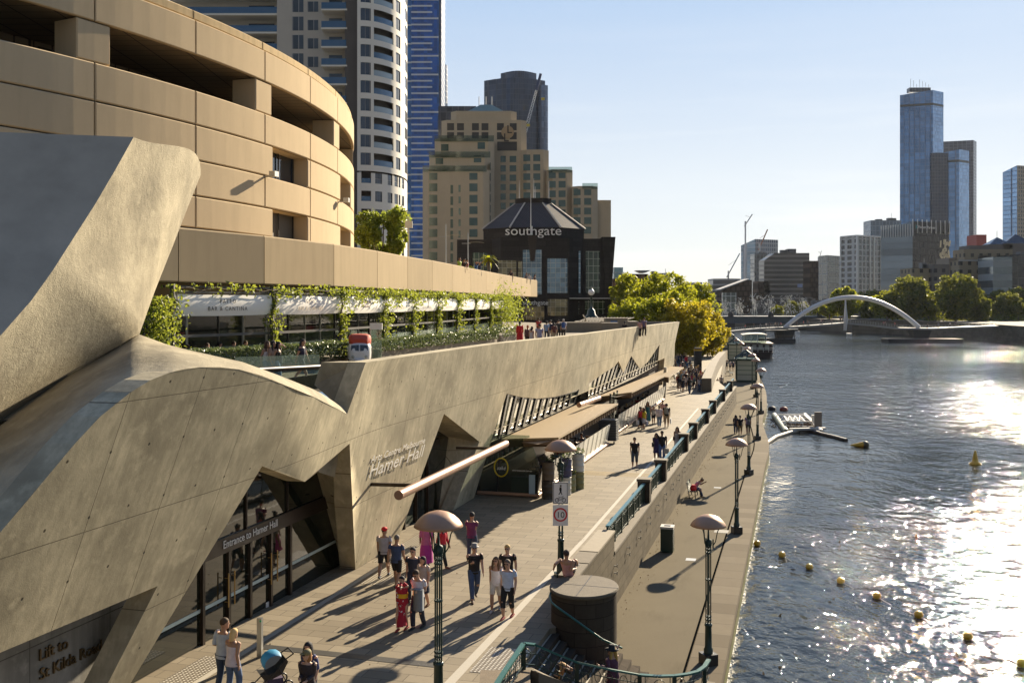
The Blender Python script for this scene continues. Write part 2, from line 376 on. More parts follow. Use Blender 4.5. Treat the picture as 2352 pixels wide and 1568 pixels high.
def glassy(name, col, rough=.06, metal=0.0, spec=.8, tr=0.0, wob=0.0, ws=1.5):
    m = NT(name); m.base(col); m.p(rough, metal, spec)
    if wob: m.bump(m.noise(m.obj(), ws, 3), wob, .05)
    if tr:
        tb = m.n('BsdfTransparent', i_0=(.82, .9, .86)); mx = m.n('MixShader'); m.set(mx, 0, tr)
        m.t.links.new(m.b.outputs[0], mx.inputs[1]); m.t.links.new(tb.outputs[0], mx.inputs[2]); m.t.links.new(mx.outputs[0], m.out.inputs[0])
    return m.mat
GL_DARK = glassy('dark_entrance_glass', (.010, .013, .009), .03, 0, 1.0, wob=.04)
GL_CLEAR = glassy('clear_balustrade_glass', (.35, .42, .36), .04, 0, .9, tr=.78)
GL_PALE = glassy('pale_fritted_glass', (.55, .55, .46), .12, 0, .9, tr=.35)
GL_TINT = glassy('tinted_cafe_glass', (.03, .035, .028), .04, 0, .9, tr=.72)
GL_WIN = glassy('window_glass', (.02, .035, .05), .05, .1, 1.0, wob=.15, ws=.8)
# ================================================================ ground, river, promenade
river_w = MB(); river_w.poly([(-400, -60, -2.8), (1500, -60, -2.8), (1500, 2600, -2.8), (-400, 2600, -2.8)])
river_w.build('river_water', WATER, kind='structure')
# quay edge line (top edge z=-2), following the bend of the river
QE = [W(13.25, s) for s in (-60, -20, 0, 20, 40, 52)] + [Vector((24.9, 99, 0)), Vector((28.6, 112, 0)), Vector((33.2, 130, 0)), Vector((37.2, 148, 0)), Vector((43, 175, 0)), Vector((50, 210, 0)), Vector((58, 260, 0)), Vector((66, 330, 0)), Vector((70, 420, 0)), Vector((60, 560, 0)), Vector((40, 800, 0)), Vector((20, 1500, 0))]
def smooth_line(L, n=5):
    o = []
    for i in range(len(L)-1):
        p0, p1, p2, p3 = L[max(i-1, 0)], L[i], L[i+1], L[min(i+2, len(L)-1)]
        for k in range(n):
            t = k/n; o.append(.5*((2*p1)+(p2-p0)*t+(2*p0-5*p1+4*p2-p3)*t*t+(3*p1-p0-3*p2+p3)*t**3))
    return o+[L[-1]]
def offs(line, d):
    out = []
    for i, p in enumerate(line):
        t = (line[min(i+1, len(line)-1)]-line[max(i-1, 0)]).normalized(); out.append(p + Vector((t.y, -t.x, 0))*d)
    return out
QE = smooth_line(QE, 4)
def V3(p, z): return Vector((p.x, p.y, z))
fr = wthing('quay_walk', None, None, kind='structure')
m = MB(); inner = offs(QE, -1.15); far_in = offs(QE, -7.2)
m.grid([[V3(p, -2.0) for p in inner], [V3(p, -2.0) for p in far_in]])
m.build('asphalt', ASPH, fr, world=True)
q2 = offs(QE, -1.14)
m = MB(); m.grid([[V3(p, -3.4) for p in QE], [V3(p, -1.985) for p in QE], [V3(p, -1.985) for p in q2], [V3(p, -2.1) for p in q2]], smooth=False)
m.build('kerb_stones', KERB, fr, world=True)
moss = MB(); mo = offs(QE, .012); m2 = offs(QE, .02)
moss.grid([[V3(p, -2.9) for p in m2], [V3(p, -2.38) for p in mo]])
mm = NT('river_slime'); mm.base(mm.mix(mm.noise(mm.obj(), 3, 5), (.05, .06, .012), (.22, .20, .02))); mm.p(.5)
moss.build('slime_band', mm.mat, fr, world=True)
gm = MB(); gap = offs(QE, -1.16); gap2 = offs(QE, -1.24)
gm.grid([[V3(p, -1.994) for p in gap], [V3(p, -1.994) for p in gap2]]); gm.build('kerb_shadow_line', plain('slot_shadow_black', (.006, .006, .006), 1, 0, .1, 1, spec=0), fr, world=True)  # flat strip painted black as the shadow line beside the kerb
for (s, t, a, b) in ((12.5, 10.6, .45, .45), (22.2, 10.9, .5, .3), (31, 10.4, .45, .3), (18.5, 11.4, .8, .7)):
    x = MB(); x.box(t, t+a, s, s+b, -1.999, -1.992); x.build('manhole_cover', STEEL if a < .5 else plain('drain_cover', (.11, .1, .085), .7), fr)
# upper promenade slab z=0 between the hall and the retaining wall
TW = 8.75
pr = wthing('promenade', None, None, kind='structure')
m = MB()
m.slab([[(-12, -45, 0), (8.4, -45, 0), (8.4, -4.4, 0), (TW-.2, -4.3, 0), (TW-.2, 78, 0), (6.2, 92, 0), (3.4, 140, 0), (-1, 170, 0), (-12, 170, 0)]], (0, 0, -2.6))
m.build('paving', PAVE, pr, fix=True)
line = plain('pale_guide_strip', (.42, .38, .30), .6, 0, .15, 20)
x = MB(); x.slab([[(7.0, 6.6, .004), (7.16, 6.6, .004), (6.75, 60, .004), (6.6, 60, .004)]], (0, 0, .004))
x.slab([[(6.72, -20, .004), (7.05, -20, .004), (7.16, 6.58, .004), (6.98, 6.58, .004)]], (0, 0, .004)); x.build('edge_strip', line, pr, fix=True)
x = MB(); x.box(.62, .80, -12, .6, .004, .008); x.build('threshold_strip', line, pr)
ystr = plain('yellow_painted_line', (.55, .36, .08), .6)
for k in range(4):
    x = MB(); x.box(3.4, 7.9, 22.2+k*.35, 22.26+k*.35, .004, .007); x.build('painted_line', ystr, pr)
tact = NT('steel_tactile_studs'); o_ = tact.obj(); vv = tact.n('TexVoronoi', i_Vector=o_, i_Scale=9.0, i_Randomness=0.0)
tact.base(tact.mix(tact.math('LESS_THAN', vv.outputs[0], .28), (.17, .14, .10), (.62, .58, .48))); tact.p(.4); tact.bump(tact.math('MULTIPLY', vv.outputs[0], -1), .6, .02)
TACT = tact.mat
for a in ((.15, 1.0, 1.2, 7.3), (.95, 1.75, -1.6, 2.0), (-.2, .6, -12.2, -9.3), (7.2, 8.35, -8.4, -6.4)):
    x = MB(); x.box(a[0], a[1], a[2], a[3], .004, .009); x.build('tactile_pad', TACT, pr)
x = MB(); x.box(.95, 6.2, -8.35, -8.0, .004, .008); x.build('drain_grate', plain('slotted_drain', (.09, .085, .075), .5, .5), pr)
# painted reminder on the paving
txtm = plain('painted_white_mark', (.70, .68, .60), .6); gmk = plain('painted_green_mark', (.05, .28, .07), .6)
# south bank land beneath the buildings, and the north bank
m = MB(); P = [V3(p, 0) for p in offs(QE, -7.0)][20:]
m.slab([[(-500, 40, -.15), (-16, 40, -.15)] + [(p.x, p.y, -.15) for p in P[16:]] + [(-500, 1500, -.15)]], (0, 0, -2.5))
m.build('south_bank_ground', plain('city_ground', (.17, .15, .12), .9, 0, .3, .2), kind='structure', fix=True)
m = MB()
NB = [(146, 150), (153, 298), (160, 340), (158, 402), (146, 427), (140, 476), (142, 520), (120, 700), (60, 2500)]
m.slab([[(x, y, 2.6) for x, y in NB] + [(2500, 2600, 2.6), (2500, 150, 2.6)]], (0, 0, -7)); m.build('north_bank_ground', plain('north_bank_land', (.14, .12, .09), .9, 0, .3, .2), kind='structure', fix=True)
# ================================================================ text, leaves
def text(name, body, mat, parent, loc, right, up, size, ext=.01, align='LEFT', M0=None, shear=0, spacing=1.0):
    cu = bpy.data.curves.new(name, 'FONT'); cu.body = body; cu.size = size; cu.extrude = ext; cu.align_x = align; cu.shear = shear; cu.space_character = spacing; cu.resolution_u = 3
    tmp = bpy.data.objects.new('tmp_text', cu); C.objects.link(tmp); bpy.context.view_layer.update()
    me = bpy.data.meshes.new_from_object(tmp.evaluated_get(bpy.context.evaluated_depsgraph_get())); bpy.data.objects.remove(tmp)
    right = Vector(right).normalized(); up = Vector(up).normalized(); nn = right.cross(up)
    T = Matrix((( right.x, up.x, nn.x, loc[0]), (right.y, up.y, nn.y, loc[1]), (right.z, up.z, nn.z, loc[2]), (0, 0, 0, 1)))
    me.transform(T); me.name = name; me.materials.clear(); me.materials.append(mat)
    o = bpy.data.objects.new(name, me); C.objects.link(o)
    if parent is not None: o.parent = parent
    return o
def leafmat(name, c1, c2, c3=None, tr=.45, rough=.5):
    m = NT(name); g = m.n('NewGeometry'); r_ = g.outputs['Random Per Island']
    st = [(0, c1), (.55, c2), (1, c3 or c2)]
    rp = m.ramp(r_, *st); m.base(rp); m.p(rough, 0, .35)
    t = m.n('BsdfTranslucent'); m.set(t, 0, m.mix(.5, rp.outputs[0], mul(c3 or c2, 1.8)))
    mx = m.n('MixShader'); m.set(mx, 0, tr); m.t.links.new(m.b.outputs[0], mx.inputs[1]); m.t.links.new(t.outputs[0], mx.inputs[2]); m.t.links.new(mx.outputs[0], m.out.inputs[0])
    return m.mat
LEAF = leafmat('vine_leaf', (.06, .10, .015), (.13, .19, .02), (.30, .32, .04))
LEAF_H = leafmat('hedge_leaf', (.03, .06, .015), (.07, .11, .03), (.16, .19, .07), tr=.25, rough=.35)
LEAF_PL = leafmat('plane_tree_leaf', (.04, .06, .006), (.15, .18, .012), (.36, .36, .02), tr=.5)
LEAF_AU = leafmat('autumn_leaf', (.05, .06, .006), (.20, .20, .012), (.42, .33, .02), tr=.5)
LEAF_DK = leafmat('far_leaf', (.03, .05, .009), (.09, .12, .018), (.24, .24, .03), tr=.38)
BARK = plain('plane_tree_bark', (.16, .13, .095), .9, var=.4, scale=6, bump=.5, bscale=14)
def leaves(mb, pts, size, rg, m=0):
    for p in pts:
        s = size*rg.uniform(.6, 1.3); a = Vector((rg.gauss(0, 1), rg.gauss(0, 1), rg.gauss(0, 1))).normalized()
        b = a.orthogonal().normalized(); c = a.cross(b); q = rg.uniform(0, 6.28); x = (b*math.cos(q)+c*math.sin(q))*s; y = a.cross(x)*.62
        k = len(mb.v); mb.v += [tuple(p-x), tuple(p+y*.9+a*s*.15), tuple(p+x), tuple(p-y*.9+a*s*.15)]
        mb.f.append((k, k+1, k+2, k+3)); mb.m.append(m); mb.sm.append(False)
# ================================================================ leaning concrete wall
hw = wthing('concrete_wall', 'long leaning board-formed concrete wall above the promenade with two tall pointed doorways', 'wall')
P = lambda u, v: onS(u, v)
out = [(-330, 1700), (-200, 1500), (-80, 1330), (0, 1222), (63, 1149), (115, 1086), (171, 1019), (230, 956), (299, 901), (345, 873), (391, 855), (425, 847), (460, 843), (506, 843), (549, 848), (600, 862), (650, 882), (720, 911), (775, 938), (797, 951), (840, 832), (960, 814.6), (1094, 796), (1146, 788.6), (1268, 775.6), (1333, 768.5), (1402, 759), (1474, 750), (1522, 743.5), (1561, 739), (1550, 789)]
outer = [P(u, v) for u, v in out]
sfar = outer[-2].y - .6
outer += [Vector((0, sfar-.5, 0)), Vector((0, sfar-12, 0)), Vector((3.2*.197, sfar-12, 3.2)), Vector((3.2*.197, 15.5, 3.2)), P(1128, 1013), Vector((0, P(1091, 1131).y, 0)), Vector((0, P(1039, 1180).y, 0)), P(1101, 1014), P(1020, 950), Vector((0, P(918, 1210).y, 0)), Vector((0, .05, 0)), P(803, 1018), P(700, 1106), P(602, 1070), P(459, 1305), P(300, 1568)]
x = P(275, 1610); outer += [Vector((0, x.y-.3, 0)), Vector((0, x.y-1.3, 0)), P(248, 1568), P(362, 1345), P(180, 1422), P(0, 1498)]
winA = [(1164, 904), (1200, 912), (1234, 915), (1274, 911), (1305, 903), (1331, 894), (1320, 926), (1147, 1006), (1126, 1016)]
winB = [(1353, 880), (1385, 858), (1412, 841), (1421, 829), (1432, 856), (1450, 817), (1460, 832), (1470, 846), (1480, 838), (1487, 832), (1501, 812), (1515, 791), (1511, 836), (1458, 866), (1400, 893), (1351, 916)]
PA = [P(u, v) for u, v in winA]; PB = [P(u, v) for u, v in winB]
m = MB(); m.leaning([outer, PA[::-1], PB[::-1]], .62); m.build('wall_face', CONC, hw)
# reveals of the doorways
def quadw(mb, pts, mth=.0): mb.poly(pts); return mb
m = MB()
gp = lambda u, v: onw(u, v, 0, -.8)
pz, pb_, qz, qt = P(803, 1018), Vector((0, .05, 0)), Vector((-.8, gp(785, 1300).y, 0)), gp(728, 1085)
m.add([pz, pb_, qz, qt], [(0, 1, 2), (0, 2, 3)]); m.add([pz, qt, P(700, 1106)], [(0, 1, 2)])
a1_, b1_, a2_, b2_ = P(1101, 1014), Vector((0, P(1039, 1180).y, 0)), gp(1030, 1004), gp(1008, 1166); b2_.z = 0; c1_, c2_ = P(1020, 950), gp(1004, 988)
m.add([a1_, b1_, b2_, a2_], [(0, 1, 2), (0, 2, 3)]); m.add([c1_, a1_, a2_, c2_], [(0, 1, 2), (0, 2, 3)])
m.build('doorway_reveal', CONC, hw)
# chamfered end of the parapet
m = MB(); a = P(840, 832); b = P(797, 951); Yf = (W(0, 0)+Vector((a.x, 0, 0))).y
wc = lambda u, v, Y: (lambda q: Vector(((q-WO).dot(NW), (q-WO).dot(DW), q.z)))(ony(u, v, Y))
Ya = (WO+NW*a.x+DW*a.y).y; Yb = (WO+NW*b.x+DW*b.y).y
c1 = wc(826, 832, Ya+.15); d1 = wc(781, 936, Yb+.6); c2 = wc(738, 832, Ya+1.2); d2 = wc(722, 884, Yb+2.0)
m.poly([a, c1, d1, b]); m.poly([c1, c2, d2, d1]); m.poly([a, P(860, 830), c2 + Vector((.3, .9, 0)), c2, c1]); m.build('chamfered_end', CONC_ROUGH, hw)
# recessed lift wall with its cast letters
m = MB(); tR = -.35
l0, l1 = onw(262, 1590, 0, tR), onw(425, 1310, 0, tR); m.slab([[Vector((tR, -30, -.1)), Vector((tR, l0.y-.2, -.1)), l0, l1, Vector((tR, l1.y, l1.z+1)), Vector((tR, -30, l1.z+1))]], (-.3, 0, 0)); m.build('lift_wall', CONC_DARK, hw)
q = onw(88, 1518, 0, tR+.02); q2 = onw(252, 1495, 0, tR+.02)
BRZ = plain('cast_bronze_letters', (.16, .115, .06), .35, .7, .2)
text('lettering', 'Lift to', BRZ, hw, (tR+.03, q.y, q.z), (0, 1, 0), (0, 0, 1), .37, .02)
text('lettering', 'St Kilda Road', BRZ, hw, (tR+.03, q.y+.02, q.z-.42), (0, 1, 0), (0, 0, 1), .37, .02)
# raised hall name on the pillar
ta = P(843, 1062); tb = P(843, 1097); upv = Vector((.197, 0, 1)); WL = plain('brushed_pale_letters', (.85, .82, .74), .5, 0, .03)
def ontxt(body, u0, v0, u1, size, sh=.12):
    a0 = P(u0, v0); o = text('lettering', body, WL, hw, a0+Vector((.03, 0, 0)), (0, 1, 0), upv, size, .004, shear=sh)
    ys = [v.co.y for v in o.data.vertices]; wd = max(ys)-min(ys); tw = P(u1[0], u1[1]).y-a0.y; k = tw/wd
    for v in o.data.vertices:
        v.co.y = a0.y+(v.co.y-a0.y)*k
    return o
ontxt('Arts Centre Melbourne', 849, 1063, (971, 1022), .36)
ontxt('Hamer Hall', 843, 1098, (966, 1050), .72)
# wind of glass and black fins in the two window strips
def strip(pts, fins, nm):
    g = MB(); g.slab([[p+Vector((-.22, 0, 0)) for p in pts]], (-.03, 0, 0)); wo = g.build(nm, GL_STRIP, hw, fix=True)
    k = MB()
    n = len(pts)
    for i in range(n):
        a, b = pts[i], pts[(i+1) % n]; k.bar(a+Vector((-.12, 0, 0)), b+Vector((-.12, 0, 0)), .06, .2)
    for (u0, v0, u1, v1) in fins: k.bar(P(u0, v0)+Vector((-.06, 0, 0)), P(u1, v1)+Vector((-.06, 0, 0)), .30, .14, up=(1, 0, 0))
    k.build('window_frame', BLACK, wo)
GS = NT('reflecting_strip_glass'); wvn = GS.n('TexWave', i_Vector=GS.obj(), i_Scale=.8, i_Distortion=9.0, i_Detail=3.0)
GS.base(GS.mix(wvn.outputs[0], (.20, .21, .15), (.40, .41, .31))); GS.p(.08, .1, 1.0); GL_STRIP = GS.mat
def rg6(x, y): return ((x/2.767+1300)*.784, (y/2.767+1000)*.784)
fa = [(525, 428, 455, 780), (590, 440, 520, 750), (645, 452, 582, 718), (700, 460, 645, 690), (752, 463, 705, 664), (803, 463, 762, 640), (852, 463, 815, 615), (900, 460, 866, 590), (947, 452, 918, 566), (990, 440, 965, 548), (1032, 425, 1012, 528)]
fb = [(1262, 285, 1228, 430), (1300, 262, 1258, 418), (1338, 238, 1290, 402), (1375, 212, 1325, 385), (1410, 190, 1352, 370), (1438, 225, 1385, 352), (1450, 240, 1415, 335), (1478, 215, 1440, 322), (1505, 160, 1462, 306), (1530, 135, 1490, 295), (1545, 160, 1512, 285), (1560, 190, 1530, 280), (1578, 212, 1552, 270), (1600, 215, 1580, 258), (1622, 200, 1606, 245), (1645, 180, 1630, 235), (1665, 155, 1650, 225), (1688, 125, 1672, 215), (1710, 95, 1690, 205), (1732, 62, 1710, 195)]
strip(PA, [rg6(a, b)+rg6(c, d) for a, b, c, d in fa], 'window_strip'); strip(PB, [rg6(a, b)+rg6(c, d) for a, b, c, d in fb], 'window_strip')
# glazed entrances
def r8(x, y): return (x*.35, y*.35+1019)
ge = wthing('glass_entrance', 'dark glazed doors with bronze frames under the concrete wall, lettered Entrance to Hamer Hall', 'entrance')
m = MB(); m.box(-.86, -.8, -16, gp(785, 1300).y+.3, .02, 7.2); m.build('glazing', GL_DARK, ge)
ZB0, ZB1 = gp(*r8(1500, 700)).z, gp(*r8(1500, 600)).z
m = MB(); m.box(-.8, -.72, -16, 1, ZB0, ZB1); m.build('transom_beam', DKBROWN, ge)
for (x, y) in ((1320, 1250), (1490, 1200), (1632, 1150), (1768, 1090), (1895, 1000)):
    s = gp(*r8(x, y)).y; k = MB(); k.box(-.8, -.70, s-.06, s+.06, 0, ZB0); k.build('mullion', DKBROWN, ge)
for s in (gp(*r8(1610, 500)).y, gp(*r8(1880, 400)).y): k = MB(); k.box(-.8, -.74, s-.03, s+.03, ZB1, 7.1); k.build('mullion', DKBROWN, ge)
s0 = gp(*r8(1465, 1000)).y; s1 = gp(*r8(1505, 980)).y; s2 = gp(*r8(1748, 850)).y; s3 = gp(*r8(1788, 850)).y
for s in (s0, s1, s2, s3): k = MB(); k.tube([(-.62, s, .75), (-.62, s, 1.75)], .022, 8); k.bar((-.75, s, .9), (-.62, s, .9), .02); k.bar((-.75, s, 1.6), (-.62, s, 1.6), .02); k.build('door_handle', plain('brass', (.45, .30, .12), .35, .8), ge)
zst = gp(*r8(1200, 1165)).z; k = MB(); k.box(-.8, -.785, -16, 1.2, .93, 1.03); k.build('safety_strip', plain('pale_frosted_strip', (.45, .55, .52), .5), ge)
q = gp(*r8(1445, 672)); text('lettering', 'Entrance to Hamer Hall', WHITE, ge, (-.70, q.y, ZB0+.16), (0, 1, 0), (0, 0, 1), .33, .005)
k = MB(); q = gp(*r8(1755, 1060)); k.box(-.8, -.78, q.y-.1, q.y+.1, q.z-.12, q.z+.12); k.build('sticker', WHITE, ge)
ge2 = wthing('glass_entrance', 'narrow dark glazed doorway between the concrete pillar and the cafe', 'entrance')
m = MB(); m.box(-.86, -.8, gp(900, 1230).y-.5, b2_.y+1.5, .02, 6.6); m.build('glazing', GL_DARK, ge2)
for s in (5.2, 6.6, 8.0, 9.4): k = MB(); k.box(-.8, -.70, s-.05, s+.05, 0, 6.2); k.build('mullion', DKBROWN, ge2)
k = MB(); k.box(-.8, -.72, 3.5, 11, 3.0, 3.35); k.build('transom_beam', DKBROWN, ge2)
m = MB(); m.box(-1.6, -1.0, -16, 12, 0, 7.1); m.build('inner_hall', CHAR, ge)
# ================================================================ sculpted stair parapet on the left
hp = thing('stair_parapet', 'massive curved rough concrete stair parapet rising at the left like a folded wing', 'parapet')
def pw(u, v, a, b): q = onw(u, v, a, b); return W(q.x, q.y, q.z)
A = [(307, 315, 0.7), (264, 392, .7), (218, 470, .7), (168, 548, .7), (122, 620, .7), (72, 690, .65), (0, 772, .55), (-140, 890, .5)]
B = [(461, 402, -1.5), (430, 480, -1.4), (395, 570, -1.2), (355, 670, -.9), (320, 768, -.4), (160, 860, -.9), (0, 965, -1.1), (-150, 1062, -1.1)]
def crv(Lx, n):
    out_ = []
    for i in range(n):
        f = i/(n-1)*(len(Lx)-1); k = min(int(f), len(Lx)-2); g_ = f-k; out_.append(tuple(Lx[k][j]*(1-g_)+Lx[k+1][j]*g_ for j in range(3)))
    return out_
nA = 29; G = []
for i, (a, b) in enumerate(zip(crv(A, nA), crv(B, nA))):
    pa, pb = pw(a[0], a[1], 0, a[2]), pw(b[0], b[1], 0, b[2]); row = []
    fade = max(0, 1-i/26)
    for j in range(19):
        q = j/18; bul = math.sin(math.pi*q**1.6); p = pa.lerp(pb, q) + Vector((.35, 0.05, .42*fade))*bul*.85*(.35+.65*fade)
        row.append(p)
    G.append(row)
m = MB(); m.grid(G); back = [[p+Vector((-1.2, 2.2, -.2)) for p in r_] for r_ in (G[0],)]
m.grid([G[0], back[0]]); m.grid([[r_[-1] for r_ in G], [r_[-1]+Vector((-1.6, 1.6, 0)) for r_ in G]])
o = m.build('wing', CONC_ROUGH, hp)
m = MB(); L_ = [r_[0] for r_ in G]; m.grid([[L_[0].lerp(L_[-1], k/28)+Vector((-9, -2.2, 0))+Vector((0, 0, p.z-L_[0].lerp(L_[-1], k/28).z)) for k, p in enumerate(L_)], L_], smooth=True)
m.build('inner_face', CONC_FACE, hp)
bk = [(-150, 1062, -1.1), (0, 965, -1.1), (100, 898, -1.05), (160, 860, -.9), (240, 815, -.65), (320, 768, -.4), (400, 797, .3), (480, 826, .8), (560, 853, 1.1), (640, 882, 1.35), (720, 911, 1.3), (797, 950, 1.1)]
ft = [(-120, 1392), (0, 1222), (115, 1086), (171, 1019), (230, 956), (299, 901), (391, 855), (460, 843), (549, 848), (640, 878.5), (720, 911), (797, 951)]
G2 = []
fx = crv([(a, b, 0) for a, b in ft], 45); bx = crv(bk, 45)
for a, b in zip(fx, bx):
    q_ = onS(a[0], a[1]); pa = W(q_.x+.004, q_.y, q_.z); pb = pw(b[0], b[1], 0, b[2]); row = []
    for j in range(9):
        q = j/8; row.append(pa.lerp(pb, q)+Vector((.0, 0, .22))*math.sin(math.pi*q)*min(1, (pa-pb).length/2.5))
    G2.append(row)
m = MB(); m.grid(G2); m.grid([[r_[-1] for r_ in G2], [r_[-1]+Vector((-.5, .5, -2.2)) for r_ in G2]]); m.build('coping', CONC_ROUGH, hp)
# ================================================================ round concert hall
ch = thing('concert_hall', 'round beige precast concert hall with a deep open gallery under its top ring', 'building', (-30, 60, 0))
HC = Vector((-67.5, 68.0, 0)); HR = 56.0; DK = 6.28
def hp_(k, z, r=HR): a = R(21-DK*k); return HC + Vector((math.cos(a)*r, -math.sin(a)*r, z))
def arcpanel(mb, k0, k1, z0, z1, r=HR, dep=.22, gap=.028, n=6, bev=.05):
    g = gap/6.14; k0 += g; k1 -= g; z0 += gap; z1 -= gap; b = bev/6.14
    def row(z, rr, e): return [hp_(k0+e+(k1-k0-2*e)*i/n, z, rr) for i in range(n+1)]
    mb.grid([row(z1, r-dep, 0), row(z1, r-bev, 0), row(z1-bev, r, b), row(z0+bev, r, b), row(z0, r-bev, 0), row(z0, r-dep, 0)], smooth=False)
    for kk, e in ((k0, b), (k1, -b)):
        mb.add([hp_(kk, z0, r-dep), hp_(kk, z1, r-dep), hp_(kk, z1, r-bev), hp_(kk, z0, r-bev), hp_(kk+e, z1-bev, r), hp_(kk+e, z0+bev, r)], [(0, 1, 2, 3), (3, 2, 4, 5)])
ZT = [9.6, 11.5, 13.32, 14.88, 16.6, 18.3, 19.96]
m = MB(); KA, KB = -7, 9
for ti in range(len(ZT)-1):
    z0, z1 = ZT[ti], ZT[ti+1]
    for k in range(KA, KB):
        if ti in (2, 4) and k in (0, 1, 2, 3, 4, 5, 6, 7) :
            if k % 2 == 1: continue                         # window bay, filled beside it below
            arcpanel(m, k, k+1.15, z0, z1) if k+1 <= 7 else arcpanel(m, k, k+1, z0, z1)
        elif ti in (2, 4) and k == -99: pass
        else: arcpanel(m, k, k+1, z0, z1)
for ti in (2, 4):
    for k in (1, 3, 5, 7): arcpanel(m, k+.93, k+1, ZT[ti], ZT[ti+1], n=1)
m.build('wall_panels', BEIGE, ch, world=True)
m = MB()
for k in range(KA, KB): arcpanel(m, k, k+1, 21.68, 23.35, bev=.04)
m.build('top_ring', BEIGE, ch, world=True)
m = MB()
for k in range(KA, KB): arcpanel(m, k, k+1, 23.37, 23.85, r=HR-.14, n=5, gap=.015)
m.build('roof_lip', BEIGE_TOP, ch, world=True)
def ringface(mb, z, r0, r1, n=96): mb.grid([[hp_(KA+(KB-KA)*i/n, z, r0) for i in range(n+1)], [hp_(KA+(KB-KA)*i/n, z, r1) for i in range(n+1)]])
def cyl(mb, r, z0, z1, n=96): mb.grid([[hp_(KA+(KB-KA)*i/n, z0, r) for i in range(n+1)], [hp_(KA+(KB-KA)*i/n, z1, r) for i in range(n+1)]])
m = MB(); cyl(m, HR-.2, 9.4, 13.3)
for a, b in ((14.88, 16.6), (18.3, 19.9)): cyl(m, HR-.2, a, b)
for z0, z1 in ((13.32, 14.88), (16.6, 18.3)):
    m.grid([[hp_(KA+(1.15-KA)*i/40, z0, HR-.2) for i in range(41)], [hp_(KA+(1.15-KA)*i/40, z1, HR-.2) for i in range(41)]])
cyl(m, HR-.2, 21.7, 23.8); ringface(m, 23.84, HR-.2, HR-9); m.build('backing_wall', plain('joint_sealant', (.05, .038, .026), .9), ch, world=True)
m = MB(); ringface(m, 21.72, HR-.05, HR-5.5); ringface(m, 19.93, HR-.05, HR-5.5); cyl(m, HR-5.2, 19.9, 21.8)
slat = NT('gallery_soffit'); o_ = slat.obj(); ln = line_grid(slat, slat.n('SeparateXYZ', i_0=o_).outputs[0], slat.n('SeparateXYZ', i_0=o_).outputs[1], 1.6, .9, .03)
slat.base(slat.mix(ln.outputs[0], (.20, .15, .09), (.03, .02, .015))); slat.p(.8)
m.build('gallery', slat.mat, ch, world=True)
for k in (-5, -3, -1, 1, 3, 5, 7):
    p = MB(); arcpanel(p, k-.14, k+.14, 19.98, 21.66, r=HR-.06, dep=1.4, n=2, gap=.0); p.build('pier', BEIGE, ch, world=True)
for k in range(-6, 9):
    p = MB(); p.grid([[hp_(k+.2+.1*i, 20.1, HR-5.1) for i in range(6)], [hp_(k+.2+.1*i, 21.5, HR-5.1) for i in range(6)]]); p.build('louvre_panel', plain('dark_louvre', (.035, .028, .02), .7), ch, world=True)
for ti in (2, 4):
    for k in (1, 3, 5, 7):
        z0, z1 = ZT[ti], ZT[ti+1]; a, b = k+.16, k+.93; p = MB()
        p.grid([[hp_(a, z0, HR-.1), hp_(a, z1, HR-.1)], [hp_(a, z0, HR-1), hp_(a, z1, HR-1)]], smooth=False); p.grid([[hp_(b, z0, HR-.1), hp_(b, z1, HR-.1)], [hp_(b, z0, HR-1), hp_(b, z1, HR-1)]], smooth=False)
        p.grid([[hp_(a, z0+.01, HR-.1), hp_(b, z0+.01, HR-.1)], [hp_(a, z0+.01, HR-1), hp_(b, z0+.01, HR-1)]], smooth=False); p.grid([[hp_(a, z1-.01, HR-.1), hp_(b, z1-.01, HR-.1)], [hp_(a, z1-.01, HR-1), hp_(b, z1-.01, HR-1)]], smooth=False)
        wn = p.build('window_surround', BEIGE, ch, world=True)
        g = MB(); g.grid([[hp_(a, z0, HR-.9), hp_(b, z0, HR-.9)], [hp_(a, z1, HR-.9), hp_(b, z1, HR-.9)]], smooth=False); g.build('pane', GL_WIN if ti == 4 else plain('window_blind', (.10, .085, .06), .7), wn).matrix_parent_inverse = Matrix.Identity(4)
        g_ = bpy.context.scene.collection.objects[-1] if False else None
        f = MB()
        for kk in (a+.03, (a+b)/2, b-.03): f.bar(hp_(kk, z0, HR-.86), hp_(kk, z1, HR-.86), .07)
        f.build('frame', BLACK, wn)
for o in ch.children:
    for c_ in o.children:
        c_.data.transform(Matrix.Translation((30, -60, 0)))
for k, z in ((1.0, 16.55), (3.05, 16.45)):
    fl = thing('floodlight', ('small grey floodlight on the round hall wall beside its first upper window' if k < 2 else 'small grey floodlight further along the round hall, below its second upper window'), 'light', tuple(hp_(k, z, HR)), R(-21+DK*k))
    f = MB(); f.box(-.05, .55, -.06, .06, -.04, .04); f.build('bracket', STEEL, fl); f = MB(); f.box(.35, .7, -.22, .22, -.02, .26); f.build('lamp_head', STEEL, fl)
